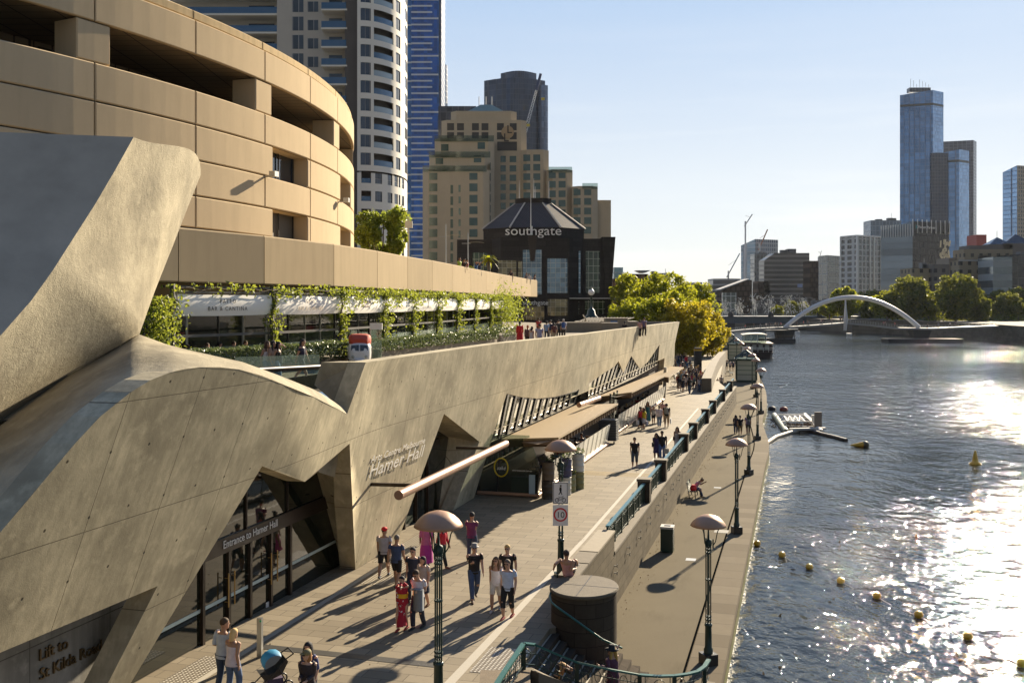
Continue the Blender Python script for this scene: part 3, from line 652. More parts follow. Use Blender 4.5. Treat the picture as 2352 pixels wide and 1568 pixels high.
# ================================================================ beige terrace band that sweeps over the restaurant
BD = [(-24.5, 26.5), (-19.5, 33.5), (-16.6, 38.6)]
for (u, h) in ((410, 175), (607, 156), (767, 137), (867, 121), (936, 108), (993, 99), (1040, 90), (1081, 81.5), (1117, 74.5), (1147, 68.4), (1174, 63.5), (1198, 59), (1220, 55.2), (1234, 53.5)):
    Y = 7547/h; BD.append(((u-1176)/F_*Y, Y))
BDV = [Vector((x, y, 0)) for x, y in BD]
tb = thing('terrace_parapet', 'beige precast parapet band sweeping above the restaurant and its vines', 'parapet', (-12, 50, 0))
ZP0, ZP1 = 10.62, 13.0
m = MB()
def bandpanel(mb, a, b, z0, z1, dep=.3, gap=.03):
    d = (b-a).normalized(); nn = Vector((d.y, -d.x, 0)); a = a+d*gap; b = b-d*gap; e = .06
    rows = [[p+nn*q+Vector((0, 0, z)) for p in (a, b)] for q, z in ((-dep, z1), (-e, z1), (0, z1-e), (0, z0+e), (-e, z0), (-dep, z0))]
    mb.grid(rows, smooth=False)
    for p in (a, b): mb.add([p+nn*-dep+Vector((0, 0, z0)), p+nn*-dep+Vector((0, 0, z1)), p+Vector((0, 0, z1-e)), p+Vector((0, 0, z0+e))], [(0, 1, 2, 3)])
for i in range(len(BDV)-1): bandpanel(m, BDV[i], BDV[i+1], ZP0, ZP1)
m.build('parapet_panels', BEIGE_BAND, tb, world=True)
m = MB(); inn = offs(BDV, -.28); inn2 = offs(BDV, -13)
m.grid([[V3(p, ZP0+.03) for p in inn], [V3(p, ZP1-.04) for p in inn]], smooth=False)
end = [BDV[-1], Vector((3.0, 143.6, 0)), Vector((1.0, 145.2, 0)), Vector((-14, 146, 0))]
m.grid([[V3(p, ZP0) for p in end], [V3(p, ZP1) for p in end]], smooth=False)
m.build('parapet_core', plain('band_joint', (.20, .15, .09), .9), tb, world=True)
m = MB(); m.grid([[V3(p, 12.0) for p in inn], [V3(p, 12.0) for p in inn2]]); m.grid([[V3(p, ZP0+.02) for p in offs(BDV, -.05)], [V3(p, ZP0+.02) for p in inn2]])
m.poly([V3(p, ZP0+.02) for p in end]); m.build('terrace_slab', plain('soffit', (.30, .23, .14), .85), tb, world=True)
# ================================================================ street level terrace, its glass rail
tf = wthing('terrace_floor', None, None, kind='structure')
m = MB(); m.slab([[(-60, 1.2, 6.5), (-1.2, 1.2, 6.5), (-.2, -1.2, 6.5), (.55, 0, 6.5), (.1, 40, 6.5), (-.15, 75, 6.5), (-.25, sfar-1, 6.5), (-60, sfar+70, 6.5)]], (0, 0, -.5)); m.build('terrace_paving', PAVE, tf, fix=True)
gr = wthing('glass_balustrade', 'clear glass balustrade with a thick bronze pipe rail at the end of the terrace', 'balustrade')
wl = lambda q: Vector(((q-WO).dot(NW), (q-WO).dot(DW), q.z))
a = wl(ony(540, 852, 32)); b = wl(ony(734, 842, 36.5))
k = MB(); k.tube([a, b], .09, 12); k.build('pipe_rail', DKBROWN, gr)
k = MB(); d_ = Vector((0, 0, .45)); k.slab([[a+Vector((0, 0, -.8)), b+Vector((0, 0, -.8)), b+d_, a+d_]], (-.02, .02, 0)); k.build('glass_panel', GL_CLEAR, gr)
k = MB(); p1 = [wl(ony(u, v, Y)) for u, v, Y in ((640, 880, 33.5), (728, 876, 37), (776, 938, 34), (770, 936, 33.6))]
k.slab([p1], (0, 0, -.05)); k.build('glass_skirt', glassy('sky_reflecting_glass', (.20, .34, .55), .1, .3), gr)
k = MB(); k.bar(wl(ony(628, 884, 34)), wl(ony(728, 876, 37.5)), .12, .2); k.build('bottom_rail', STEEL, gr)
# ================================================================ retaining wall, piers and railings
def cap_col(): return STONE_CAP
rw = wthing('retaining_wall', 'bluestone block retaining wall between the upper promenade and the lower quay', 'wall')
m = MB(); m.box(TW-.25, TW, -4.0, 84, -2.02, .10); m.build('block_face', STONE, rw)
m = MB(); m.box(TW-.5, TW+.04, 4.5, 84, .10, .20); m.build('coping', STONE_CAP, rw)
m = MB(); m.box(TW-.55, TW+.01, -3.2, 4.5, .1, .92); m.build('near_parapet', STONE, rw)
for i, s in enumerate((-2.2, -.6, 1.0, 2.7)):
    m = MB(); m.box(TW-.62, TW+.04, s, s+1.7 if i < 3 else 4.52, .92, 1.0); m.build('parapet_slab', plain('pale_coping_stone', (.27, .225, .155), .8, 0, .2, 5) if i > 1 else STONE_CAP, rw)
for i in range(26):
    for dz in (0, -.28):
        s = 1.5+i*3.0; k = MB(); k.bar((TW, s, -.35+dz), (TW+.12, s, -.35+dz), .035); k.bar((TW+.12, s, -.42+dz), (TW+.12, s, -.28+dz), .035); k.build('mooring_cleat', STEEL, rw)
PS = [14.3, 20.4, 31.5, 37.7, 47.2, 54.5, 65.8, 77.0]
def pier(s, i):
    r = wthing('stone_pier', 'dark square stone pier number %s along the green balustrade, counted from the stairs' % ['one', 'two', 'three', 'four', 'five', 'six', 'seven', 'eight'][i], 'pier', 'stone piers of the promenade balustrade', t=TW-.3, s=s, z=0)
    m = MB(); m.box(-.28, .3, -.28, .28, .2, 1.22); m.build('shaft', STONE_D, r)
    m = MB(); m.box(-.32, .34, -.32, .32, 1.22, 1.34); m.build('cap', STONE_CAP, r)
for i, s in enumerate(PS): pier(s, i)
def railing(a, b, lab):
    r = wthing('green_railing', lab, 'railing', 'green railings between the stone piers', t=TW-.27, s=a); L = b-a
    m = MB(); m.box(-.075, .075, 0, L, 1.10, 1.16); m.build('top_rail', RAILBLUE, r)
    m = MB(); m.box(-.025, .025, 0, L, .30, .35); m.box(-.02, .02, 0, L, .86, .89); m.build('lower_rail', GREEN, r)
    n = max(2, round(L/1.6))
    for i in range(n+1):
        y = min(max(i*L/n, .04), L-.04); m = MB(); m.box(-.045, .045, y-.04, y+.04, .2, 1.1); m.build('post', GREEN, r)
    m = MB(); c = int(L/.13)
    for i in range(1, c): m.box(-.011, .011, i*L/c-.011, i*L/c+.011, .35, .86 if i % 4 else 1.1)
    for i in range(0, int(L/.52)): m.box(-.03, .03, i*.52+.3, i*.52+.36, .93, 1.0); m.box(-.03, .03, i*.52+.16, i*.52+.22, .93, 1.0)
    m.build('balusters', GREEN, r)
RAILBLUE = plain('blue_green_rail', (.05, .17, .20), .28, .2, .1)
ends = [4.55]+[s for p in PS for s in (p-.33, p+.33)]+[83]
names = ['nearest green railing, beside the pale parapet slabs', 'second short green railing from the stairs', 'third green railing, long, below the lone walker in black', 'fourth green railing, short', 'fifth green railing, long, about halfway along', 'sixth green railing from the stairs', 'seventh green railing from the stairs', 'eighth green railing, short of the last pier', 'last green railing before the ramp']
for i in range(0, len(ends)-1, 2): railing(ends[i], ends[i+1], names[i//2]+' on the retaining wall')
# stone drum, stairs and their rail
dr = wthing('stone_drum', 'round dark bluestone drum ending the retaining wall, with a green handrail winding round it', 'drum', t=9.22, s=-3.35)
m = MB(); m.lathe([(1.0, -2.05), (1.0, .95)], 56, sy=1.15, smooth=True); m.build('drum_wall', STONE_D, dr)
m = MB(); m.lathe([(1.03, .95), (1.05, .97), (1.05, 1.03), (1.03, 1.06)], 56, sy=1.15); m.build('drum_cap', plain('drum_coping', (.125, .102, .07), .85, var=.35, scale=5, bump=.5), dr)
m = MB(); m.box(-1.05, 1.05, -.012, .012, 1.055, 1.064); m.box(-.012, .012, -1.2, 1.2, 1.055, 1.064); m.build('cap_joint', BLACK, dr)
pts = []
for u, v, Y in ((1272, 1352, 31.2), (1266, 1357, 30.4), (1262, 1368, 29.9), (1266, 1382, 29.5), (1276, 1391, 29.2), (1310, 1415, 28.9), (1350, 1444, 28.75), (1384, 1468, 28.8), (1406, 1478, 29.0), (1428, 1487, 29.4)):
    q = ony(u, v, Y)-Vector((0, 0, 0)); p = Vector(((q-WO).dot(NW)-9.22, (q-WO).dot(DW)+3.35, q.z)); pts.append(p)
m = MB(); m.tube(pts, .032, 8); m.build('handrail', GREEN_L, dr)
st = wthing('stairs', 'bluestone stairs with pale nosings going down beside the stone drum to the quay', 'stairs')
m = MB(); nm_ = MB()
for i in range(12):
    t0 = 8.4+i*.27; z = -.167*i-.167
    if z < -2: break
    m.box(t0, t0+.275, -9.4, -2.6, -2.1, z); nm_.box(t0+.01, t0+.06, -9.3, -4.4, z, z+.006)
m.build('steps', STONE_D, st); nm_.build('step_nosings', plain('pale_nosing', (.40, .36, .28), .6), st)
sr = thing('stair_balustrade', 'green stair balustrade with rings in its bars curving across the foreground', 'balustrade')
RP = [(1118, 1606, 1.05), (1160, 1540, 1.05), (1203, 1477, 1.05), (1229, 1480, 1.05), (1275, 1500, .66), (1325, 1520, .25), (1397, 1536, -.40), (1469, 1549, -.85), (1510, 1552, -.86), (1549, 1551, -.86), (1580, 1547, -.86), (1603, 1541, -.86), (1618, 1530, -.86), (1628, 1514, -.86)]
RPW = [onz(u, v, z) for u, v, z in RP]
m = MB()
for a, b in zip(RPW, RPW[1:]): m.bar(a, b, .13, .05)
m.build('top_rail', GREEN_L, sr)
H2 = Vector((0, 0, -.52)); m = MB()
for a, b in zip(RPW, RPW[1:]): m.bar(a+H2, b+H2, .035, .035); m.bar(a+H2*.45, b+H2*.45, .022, .022)
m.build('lower_rail', GREEN, sr)
for i in (2, 5, 7, 9, 12):
    m = MB(); p = RPW[i]; m.box(p.x-.055, p.x+.055, p.y-.055, p.y+.055, p.z-1.1, p.z-.02); m.build('post', GREEN, sr)
def along(L, d):
    o = []; acc = 0
    for a, b in zip(L, L[1:]):
        l = (b-a).length
        while acc <= l: o.append((a.lerp(b, acc/l), (b-a).normalized())); acc += d
        acc -= l
    return o
for p, d in along(RPW, .62):
    m = MB(); c = p+H2*.5; ring = [c+d*math.cos(a)*.16+Vector((0, 0, math.sin(a)*.16)) for a in [k*math.pi/10 for k in range(21)]]
    m.tube(ring, .011, 5, caps=False); m.build('ring', GREEN, sr)
    m = MB(); q = p+d*.31; m.tube([q, q+H2], .012, 5); m.build('bar', GREEN, sr)
cb = thing('stair_kerb_wall', 'stained stone kerb wall carrying the green stair balustrade', 'wall')
m = MB(); cw = [p+Vector((0, 0, -.64)) for p in RPW]
def ofl(L, d): return [p+q for p, q in zip(L, [((L[min(i+1, len(L)-1)]-L[max(i-1, 0)]).cross(Vector((0, 0, 1)))).normalized()*d for i in range(len(L))])]
ra, rb = ofl(cw, .2), ofl(cw, -.2)
m.grid([[V3(p, -2.3) for p in ra], ra, rb, [V3(p, -2.3) for p in rb]], smooth=False); m.build('kerb', STONE_CAP, cb)
m = MB(); q = onz(1190, 1556, .35)
m.box(q.x-.95, q.x+.3, q.y-2.2, q.y+.35, -.2, .42); m.build('plinth_block', plain('brown_stone_block', (.16, .12, .075), .9, 0, .3, 4, bump=.4), cb)
m = MB(); m.box(q.x+.3, q.x+1.9, q.y-2.2, q.y+.1, -2, -.3); m.build('lower_block', STONE_D, cb)
# low ramp walls at the far end
for (pts, lab) in (([(1622, 884, .0), (1640, 884, 0), (1668, 850, -.9), (1672, 832, -1.2), (1655, 838, 0), (1640, 856, 0)], 'sloping stone wall of the far ramp with dark end face'),):
    rp_ = thing('ramp_wall', lab, 'wall')
    a = onz(1640, 897, 0); b = onz(1654, 870, -.3); c = onz(1668, 836, -.3); m = MB()
    L = [onz(1630, 900, 0), onz(1640, 868, 0), onz(1650, 846, 0), onz(1664, 828, 0)]
    m.grid([[p+Vector((-.9, 0, 0)) for p in L], [p+Vector((-.9, 0, 1.5)) for p in L], [p+Vector((.2, 0, 1.5)) for p in L], [p+Vector((.25, 0, -2)) for p in L]], smooth=False)
    m.add([L[0]+Vector((-.9, 0, 0)), L[0]+Vector((.2, 0, 0)), L[0]+Vector((.2, 0, 1.5)), L[0]+Vector((-.9, 0, 1.5))], [(0, 1, 2, 3)]); m.build('wall_body', STONE_CAP, rp_)
for (u, v, w_, d_, h_, lab) in ((1604, 851, 4.2, 3, 6.2, 'tall dark rectangular pylon with a yellow top at the far end of the promenade'),):
    k = thing('pylon', lab, 'pylon', tuple(onz(u, v, 0))); m = MB(); m.box(-.5, .5, 0, .9, 0, 3.3); m.build('shaft', BLACK, k)
    m = MB(); m.box(-.53, .53, -.05, .95, 2.85, 3.1); m.build('yellow_band', plain('yellow_sign', (.55, .33, .03), .5), k)
# ================================================================ street lamps
def make_lamp(block):
    r = thing('street_lamp', 'x', 'street lamp', group='copper-domed street lamps'); H = 4.85
    m = MB()
    if block: m.box(-.23, .23, -.23, .23, 0, .36)
    else: m.box(-.2, .2, -.2, .2, 0, .12)
    m.build('base_block', BLACK if block else GREEN, r)
    m = MB(); m.lathe([(.15, .12 if not block else .36), (.15, .5), (.115, .55), (.105, 1.22), (.125, 1.25), (.125, 1.31), (.07, 1.33)], 16); m.build('lower_pole', GREEN, r)
    for i in range(4):
        a = math.pi/4+i*math.pi/2; m = MB(); x, y = math.cos(a)*.078, math.sin(a)*.078; m.tube([(x, y, 1.3), (x, y, 4.0)], .021, 7); m.build('pole_rod', GREEN, r)
    for z in (1.45, 1.55, 2.75, 3.62, 3.72, 3.82):
        m = MB(); m.lathe([(.10, z-.02), (.108, z), (.10, z+.02)], 14); m.build('collar', GREEN, r)
    m = MB(); m.lathe([(.11, 3.86), (.12, 3.95), (.10, 4.03), (.04, 4.06), (.02, 4.4), (.05, 4.47), (.02, 4.52)], 14); m.build('pole_head', GREEN, r)
    for i in range(3):
        a = R(-30)+i*R(120); c, s = math.cos(a), math.sin(a); m = MB()
        m.tube([(c*.15, s*.15, 3.86), (c*.23, s*.23, 3.98), (c*.25, s*.25, 4.1), (c*.29, s*.29, 4.3), (c*.38, s*.38, 4.5)], .017, 6); m.tube([(c*.15, s*.15, 3.76), (c*.15, s*.15, 4.06)], .022, 6); m.build('arm', GREEN, r)
    dp = [(.56, 4.475), (.58, 4.49), (.55, 4.55), (.48, 4.64), (.38, 4.73), (.26, 4.80), (.13, 4.84), (.01, 4.855)]
    m = MB(); m.lathe(dp, 40, caps=False); m.build('dome', COPPER, r); m = MB(); m.lathe([(.56, 4.478), (.50, 4.52), (.3, 4.62), (.02, 4.68)], 30, caps=False); m.build('dome_underside', plain('dome_lining', (.35, .30, .24), .5), r)
    return r
lp = make_lamp(True); lu = make_lamp(False)
low = [(1627, 1525), (1692, 1225), (1720, 1090), (1740, 1010), (1748, 950), (1736, 912), (1728, 893), (1717, 868), (1703, 850), (1692, 836)]
LQ = []
wd = ['nearest lamp on the lower quay, its dome right above its long shadow', 'second lamp on the lower quay, beside the bench sitter', 'third lamp on the lower quay, in front of a man in purple', 'fourth lamp on the lower quay by the river edge', 'fifth lamp on the lower quay, nearest the floating litter trap', 'sixth lamp on the lower quay', 'seventh lamp on the lower quay, beside the first glass kiosk', 'eighth lamp on the lower quay, by the second kiosk', 'ninth lamp on the lower quay, in front of the moored boat', 'farthest lamp on the lower quay, near the boat stern']
for i, (u, v) in enumerate(low):
    p = onz(u, v, -2.0) if i < 7 else onz(u, v, -2.0); p.z = -1.99
    o = lp if i == 0 else copy_tree(lp); put(o, p, rnd.uniform(0, 1)); o['label'] = 'copper-domed '+wd[i]
p = onz(1288, 1322, 0); put(lu, p, .2, label='copper-domed lamp on the upper promenade carrying two white traffic signs')
SL = p.copy(); o = copy_tree(lu); put(o, onz(1007, 1648, 0), .5, label='copper-domed lamp nearest the camera, standing among the walkers on the upper promenade')
# signs on the lamp
def signboard(name, lab, z0, z1, build):
    s = thing(name, lab, 'sign', (SL.x-.02, SL.y-.17, 0)); m = MB()
    m.box(-.27, .27, -.012, .012, z0, z1); m.build('plate', WHITE, s); build(s); m = MB(); m.box(-.05, .05, .0, .12, (z0+z1)/2-.03, (z0+z1)/2+.03); m.build('bracket', STEEL, s); return s
def disc(mb, cx, cz, r0, r1, y=-.018, n=32):
    mb.add([(cx+math.cos(a)*r, y, cz+math.sin(a)*r) for r in (r0, r1) for a in [2*math.pi*k/n for k in range(n)]], [(k, (k+1) % n, n+(k+1) % n, n+k) for k in range(n)])
def frame_(mb, z0, z1, o_=.25, w_=.018):
    for a in ((-o_, o_, z0, z0+w_), (-o_, o_, z1-w_, z1), (-o_, -o_+w_, z0, z1), (o_-w_, o_, z0, z1)): mb.box(a[0], a[1], -.017, -.012, a[2], a[3])
INK = plain('black_sign_ink', (.012, .012, .012), .6); RED = plain('red_sign_ink', (.55, .02, .02), .5)
def b1(s):
    m = MB(); frame_(m, 2.62, 3.36); m.build('border', INK, s)
    m = MB(); m.sphere((.01, -.016, 3.245), .035, 10, sy=.1); y = -.018
    for pts in ([(-.03, 3.20), (.035, 3.20), (.045, 3.08), (.02, 3.07), (-.02, 3.07), (-.045, 3.1)], [(-.02, 3.08), (.02, 3.08), (.005, 2.99), (-.05, 2.93), (-.075, 2.94), (-.03, 3.0)], [(0, 3.08), (.03, 3.08), (.045, 3.0), (.07, 2.93), (.04, 2.93), (.015, 3.0)]): m.add([(a, y, b) for a, b in pts], [tuple(range(len(pts)))])
    m.build('walker_symbol', INK, s)
    m = MB(); disc(m, -.12, 2.74, .055, .075); disc(m, .12, 2.74, .055, .075)
    for a, b in (((-.12, 2.74), (-.05, 2.84)), ((-.05, 2.84), (.07, 2.84)), ((-.05, 2.84), (0, 2.74)), ((0, 2.74), (.08, 2.84)), ((.12, 2.74), (.07, 2.88)), ((.07, 2.88), (.12, 2.88)), ((-.05, 2.84), (-.06, 2.88)), ((-.12, 2.74), (0, 2.74))): m.bar((a[0], y, a[1]), (b[0], y, b[1]), .014, .006)
    m.build('bicycle_symbol', INK, s)
def b2(s):
    m = MB(); disc(m, 0, 2.22, .19, .245); m.build('red_ring', RED, s)
    text('lettering', '10', INK, s, (0, -.016, 2.115), (1, 0, 0), (0, 0, 1), .30, .002, 'CENTER')
signboard('shared_path_sign', 'white sign with a walker above a bicycle, upper of two on the lamp post', 2.6, 3.38, b1)
signboard('speed_sign', 'white sign with a red ring around 10, lower of two on the lamp post', 1.83, 2.57, b2)
# ================================================================ copper pipe along the cafes
cp = wthing('copper_pipe', 'long copper coloured pipe rail projecting in front of the pillar and along the cafes', 'pipe')
m = MB(); m.tube([(2.5, -1.9, 3.2), (2.5, 11.0, 3.2)], .165, 20); m.build('near_pipe', COPPER_P, cp)
lz0 = lambda u, v, z: (lambda q: Vector(((q-WO).dot(NW), (q-WO).dot(DW), q.z)))(onz(u, v, z)); m = MB(); m.tube([lz0(1330, 930, 3.35), lz0(1376, 914, 3.35)], .16, 16); m.build('middle_pipe', COPPER_P, cp)
for s in (0, 9.5): m = MB(); m.bar((.6, s, 3.15), (2.45, s, 3.2), .12); m.build('bracket', DKBROWN, cp)
# ================================================================ the riverside cafes
WOODT = NT('oiled_plywood_roof'); wv = WOODT.n('TexWave', i_Vector=WOODT.map(WOODT.obj(), scale=(1.6, .25, 1)), i_Scale=1.6, i_Distortion=5.0, i_Detail=3.0, i_Detail_Scale=1.5)
WOODT.base(WOODT.mix(wv.outputs[0], (.30, .22, .12), (.44, .33, .19))); WOODT.p(.6, 0, .4); WOODR = WOODT.mat
WOOD = plain('dark_timber_fin', (.16, .10, .055), .6, 0, .3, 3)
def canopy(parent, corners, nfin, stepped=True):
    m = MB(); m.slab([corners], (0, 0, -.10)); m.build('roof_board', WOODR, parent, fix=True)
    a, b = corners[1], corners[2]; n = nfin
    for i in range(n):
        f = (i+.5)/n; p = a.lerp(b, f); q = corners[0].lerp(corners[3], f); k = MB()
        k.slab([[p+Vector((-.05, 0, -.10)), p+Vector((-.05, 0, -.42)), p+Vector((-1.1, 0, -.42)), q+Vector((.3, 0, -.2)), q+Vector((.3, 0, -.10))]], (0, .07, 0)); k.build('fin', WOOD, parent)
    k = MB(); p0, p1 = corners[0]+Vector((0, .02, -.1)), corners[1]+Vector((0, .02, -.1)); k.slab([[p0, p1, p1+Vector((0, 0, -.33)), p0+Vector((0, 0, -.33))]], (0, .06, 0)); k.build('fascia', WOOD, parent)
ca = wthing('riverside_cafe', 'near glass-walled cafe under a flat timber canopy, with a yellow ring sign', 'cafe')
lz = lambda u, v, z=3.42: (lambda q: Vector(((q-WO).dot(NW), (q-WO).dot(DW), q.z)))(onz(u, v, z)); o1 = Vector((.04, 0, 0))
cc = [P(1148, 1008)+o1, lz(1283, 1004), lz(1420, 926), P(1321, 930)+o1]
canopy(ca, cc, 24)
sill = plain('frosted_white_glass', (.60, .60, .52), .18, 0, .1, 2, spec=.8)
m = MB(); m.slab([[(3.0, 15.0, .12), (3.0, 33.8, .12), (3.25, 33.8, 1.5), (3.25, 15.0, 1.5)]], (-.03, 0, 0)); m.build('wind_screen', sill, ca)
m = MB()
for i in range(1, 13): s = 15+i*1.45; m.bar((3.02, s, .12), (3.27, s, 1.5), .02)
m.build('screen_joints', plain('joint_grey', (.25, .25, .22), .5), ca)
m = MB(); m.tube([(3.05, 14.8, .12), (3.05, 34, .12)], .10, 10); m.tube([(-.1, 14.8, .12), (3.05, 14.8, .12)], .10, 10); m.build('base_pipe', COPPER_P, ca)
m = MB(); m.box(-.3, 3.0, 14.9, 34, 0, .1); m.build('cafe_floor', plain('cafe_floor', (.13, .10, .07), .6), ca)
m = MB(); m.slab([[(-.15, 14.85, .12), (3.0, 14.85, .12), (3.15, 14.85, 1.55), (2.6, 14.85, 3.1), (.55, 14.85, 3.1)]], (0, .03, 0)); m.build('side_glass', GL_TINT, ca)
for t0, t1 in (((-.15), .5), (.9, 1.15), (3.0, 3.15)): m = MB(); m.bar((t0, 14.83, .12), (t1, 14.83, 3.1 if t0 < 2 else 1.55), .07); m.build('glass_post', BLACK, ca)
m = MB(); m.box(-.55, -.45, 14.9, 90, 0, 3.3); m.box(-.5, .3, 34, 34.1, 0, 3.2); m.build('back_wall', plain('cafe_back_wall', (.07, .05, .035), .8), ca)
YEL = plain('yellow_neon_tube', (.75, .55, .02), .4)
m = MB(); m.tube([(1.15+math.cos(a)*.36, 14.80, 1.45+math.sin(a)*.46) for a in [k*math.pi/12 for k in range(25)]], .035, 6, caps=False); m.build('ring_sign', YEL, ca)
text('lettering', 'saké', WHITE, ca, (1.15, 14.79, 1.33), (1, 0, 0), (0, 0, 1), .26, .004, 'CENTER', shear=.3)
text('lettering', 'sakerestaurant.com.au', WHITE, ca, (1.72, 14.79, 1.30), (1, 0, 0), (0, 0, 1), .115, .003)
m = MB(); m.box(-.42, -.3, 15.2, 33, 1.1, 1.14); m.box(-.42, -.3, 15.2, 33, 1.7, 1.74); m.box(-.42, -.1, 15.2, 33, .12, .9); m.build('back_shelves', plain('shelf_wood', (.22, .14, .08), .6), ca)
for i in range(26):
    bo_ = MB(); s_ = 15.5+i*.34; z_ = 1.14 if i % 2 else 1.74; bo_.lathe([(.045, z_), (.045, z_+.2), (.015, z_+.28), (.015, z_+.34)], 8, o=(-.35, s_, 0)); bo_.build('shelf_bottle', GL_PALE if i % 3 else plain('green_bottle', (.03, .12, .04), .2), ca)
m = MB(); m.box(1.6, 2.75, 15.0, 15.5, .12, .95); m.box(1.6, 2.9, 14.95, 15.0, 1.15, 1.2); m.build('counter', plain('grey_counter', (.16, .17, .15), .5), ca)
m = MB(); m.box(2.62, 2.92, 14.72, 14.82, .2, 1.15); m.build('menu_panel', plain('pale_blue_panel', (.35, .47, .55), .4), ca)
TBL = plain('cafe_table_wood', (.22, .12, .06), .5)
def cafe_table(i, t, s, who):
    tb_ = wthing('cafe_table', 'small brown table inside the %s cafe, %s' % who, 'table', 'tables inside the cafes', t=t, s=s, z=.1); m = MB(); m.box(-.35, .35, -.35, .35, .70, .74); m.build('table_top', TBL, tb_); m = MB(); m.bar((0, 0, 0), (0, 0, .7), .06); m.build('leg', BLACK, tb_)
    for q in (-1, 1):
        c = wthing('cafe_chair', 'dark chair on the %s side of the %s cafe table %s' % (('near' if q < 0 else 'far',)+who), 'chair', 'chairs inside the cafes', t=t, s=s+q*.65, z=.1); m = MB(); m.box(-.2, .2, -.2, .2, .43, .47); m.build('seat', TBL, c); m = MB(); m.box(-.2, .2, q*.18-.02, q*.18+.02, .5, .9); m.build('backrest', TBL, c)
        for x in (-.17, .17):
            for y in (-.17, .17): m = MB(); m.bar((x, y, 0), (x, y, .43), .035); m.build('leg', TBL, c)
for i in range(6): cafe_table(i, 2.3, 17.2+i*2.6, ('near', '%s from the side glass' % ['first', 'second', 'third', 'fourth', 'fifth', 'sixth'][i]))
cbf = wthing('riverside_cafe', 'far glass-walled cafe under a longer timber canopy that steps out towards the end', 'cafe')
cc2 = [P(1366, 912)+o1, lz(1451, 900), lz(1529, 862), P(1492, 861)+o1]; canopy(cbf, cc2, 20)
cc3 = [P(1490, 862)+o1, lz(1536, 866), lz(1571, 843), P(1541, 841)+o1]
m = MB(); m.slab([cc3], (0, 0, -.1)); m.build('stepped_roof_board', WOODR, cbf, fix=True); k = MB(); k.slab([[cc3[0]+Vector((1, .02, -.1)), cc3[1]+Vector((0, .02, -.1)), cc3[1]+Vector((0, .02, -.5)), cc3[0]+Vector((1, .02, -.5))]], (0, .06, 0)); k.build('fascia', WOOD, cbf)
m = MB(); m.slab([[(2.6, 39.5, .12), (2.6, 66.5, .12), (2.85, 66.5, 1.5), (2.85, 39.5, 1.5)]], (-.03, 0, 0)); m.build('wind_screen', sill, cbf)
m = MB()
for i in range(1, 18): s = 39.5+i*1.5; m.bar((2.62, s, .12), (2.87, s, 1.5), .02)
m.build('screen_joints', plain('joint_grey', (.25, .25, .22), .5), cbf)
m = MB(); m.tube([(2.65, 36.5, .12), (2.65, 66.6, .12)], .1, 10); m.build('base_pipe', COPPER_P, cbf)
m = MB(); m.box(-.3, 2.6, 36.5, 66.5, 0, .1); m.build('cafe_floor', plain('cafe_floor', (.13, .10, .07), .6), cbf)
for s in (36.6, 38, 39.4, 67.2): m = MB(); m.bar((2.6, s, .1), (2.75, s, 3.3), .12 if s < 60 else .3); m.build('glass_post', STEEL if s > 60 else BLACK, cbf)
m = MB(); m.slab([[(2.6, 36.6, .15), (2.6, 39.4, .15), (2.8, 39.4, 3.2), (2.8, 36.6, 3.2)]], (-.02, 0, 0)); m.build('door_glass', GL_TINT, cbf)
for i in range(9): cafe_table(i, 1.9, 41+i*2.7, ('far', '%s from its door' % ['first', 'second', 'third', 'fourth', 'fifth', 'sixth', 'seventh', 'eighth', 'ninth'][i]))
# slatted trolley between the cafes
tr = wthing('storage_trolley', 'dark slatted trolley parked between the two cafes', 'trolley', t=2.95, s=35.2); m = MB()
for i in range(9): m.box(-.75, .55, -.5, .5, .22+i*.165, .32+i*.165)
m.box(-.7, .5, -.42, .42, .2, 1.66); m.build('slatted_body', plain('slate_slats', (.06, .07, .08), .5), tr)
for x in (-.6, .4): m = MB(); m.tube([(x-.04, -.52, .1), (x+.04, -.52, .1)], .1, 12); m.build('wheel', BLACK, tr)
# drums used as planters
for i, (t, s, z, col, lab) in enumerate(((3.55, 14.9, 0, (.05, .045, .035), 'dark drum planter standing in front of the near cafe corner'), (3.55, 14.95, .92, (.11, .085, .06), 'brown drum with white letters stacked on the dark corner planter'), (4.2, 17.0, 0, (.25, .25, .12), 'olive green drum at the cafe corner'), (4.15, 16.1, 0, (.55, .55, .5), 'white drum standing behind the lamp post by the cafe'), (4.15, 16.2, .92, (.07, .07, .14), 'dark blue drum stacked on the white drum'), (4.45, 17.9, .0, (.22, .22, .10), 'olive green drum at the back of the drum stack'), (4.45, 17.9, .92, (.6, .6, .55), 'white lettered drum on top of the back olive drum'))):
    b = wthing('steel_drum', lab, 'drum', 'painted drums stacked at the cafe corner', t=t, s=s, z=z); m = MB(); m.lathe([(.31, 0), (.32, .02), (.31, .06), (.31, .29), (.325, .31), (.31, .33), (.31, .58), (.325, .6), (.31, .62), (.31, .86), (.325, .88), (.30, .9), (.29, .86)], 20)
    m.build('drum_shell', plain('drum_paint_%d' % i, col, .5, .1, .25, 6), b)
    if z > 0 or i == 2:
        lf = MB(); lf.box(-.2, .2, -.2, .2, .84, .86); leaves(lf, [Vector((rnd.gauss(0, .16), rnd.gauss(0, .16), .95+rnd.random()*.25)) for _ in range(60)], .07, rnd); lf.build('plant', LEAF_H, b)
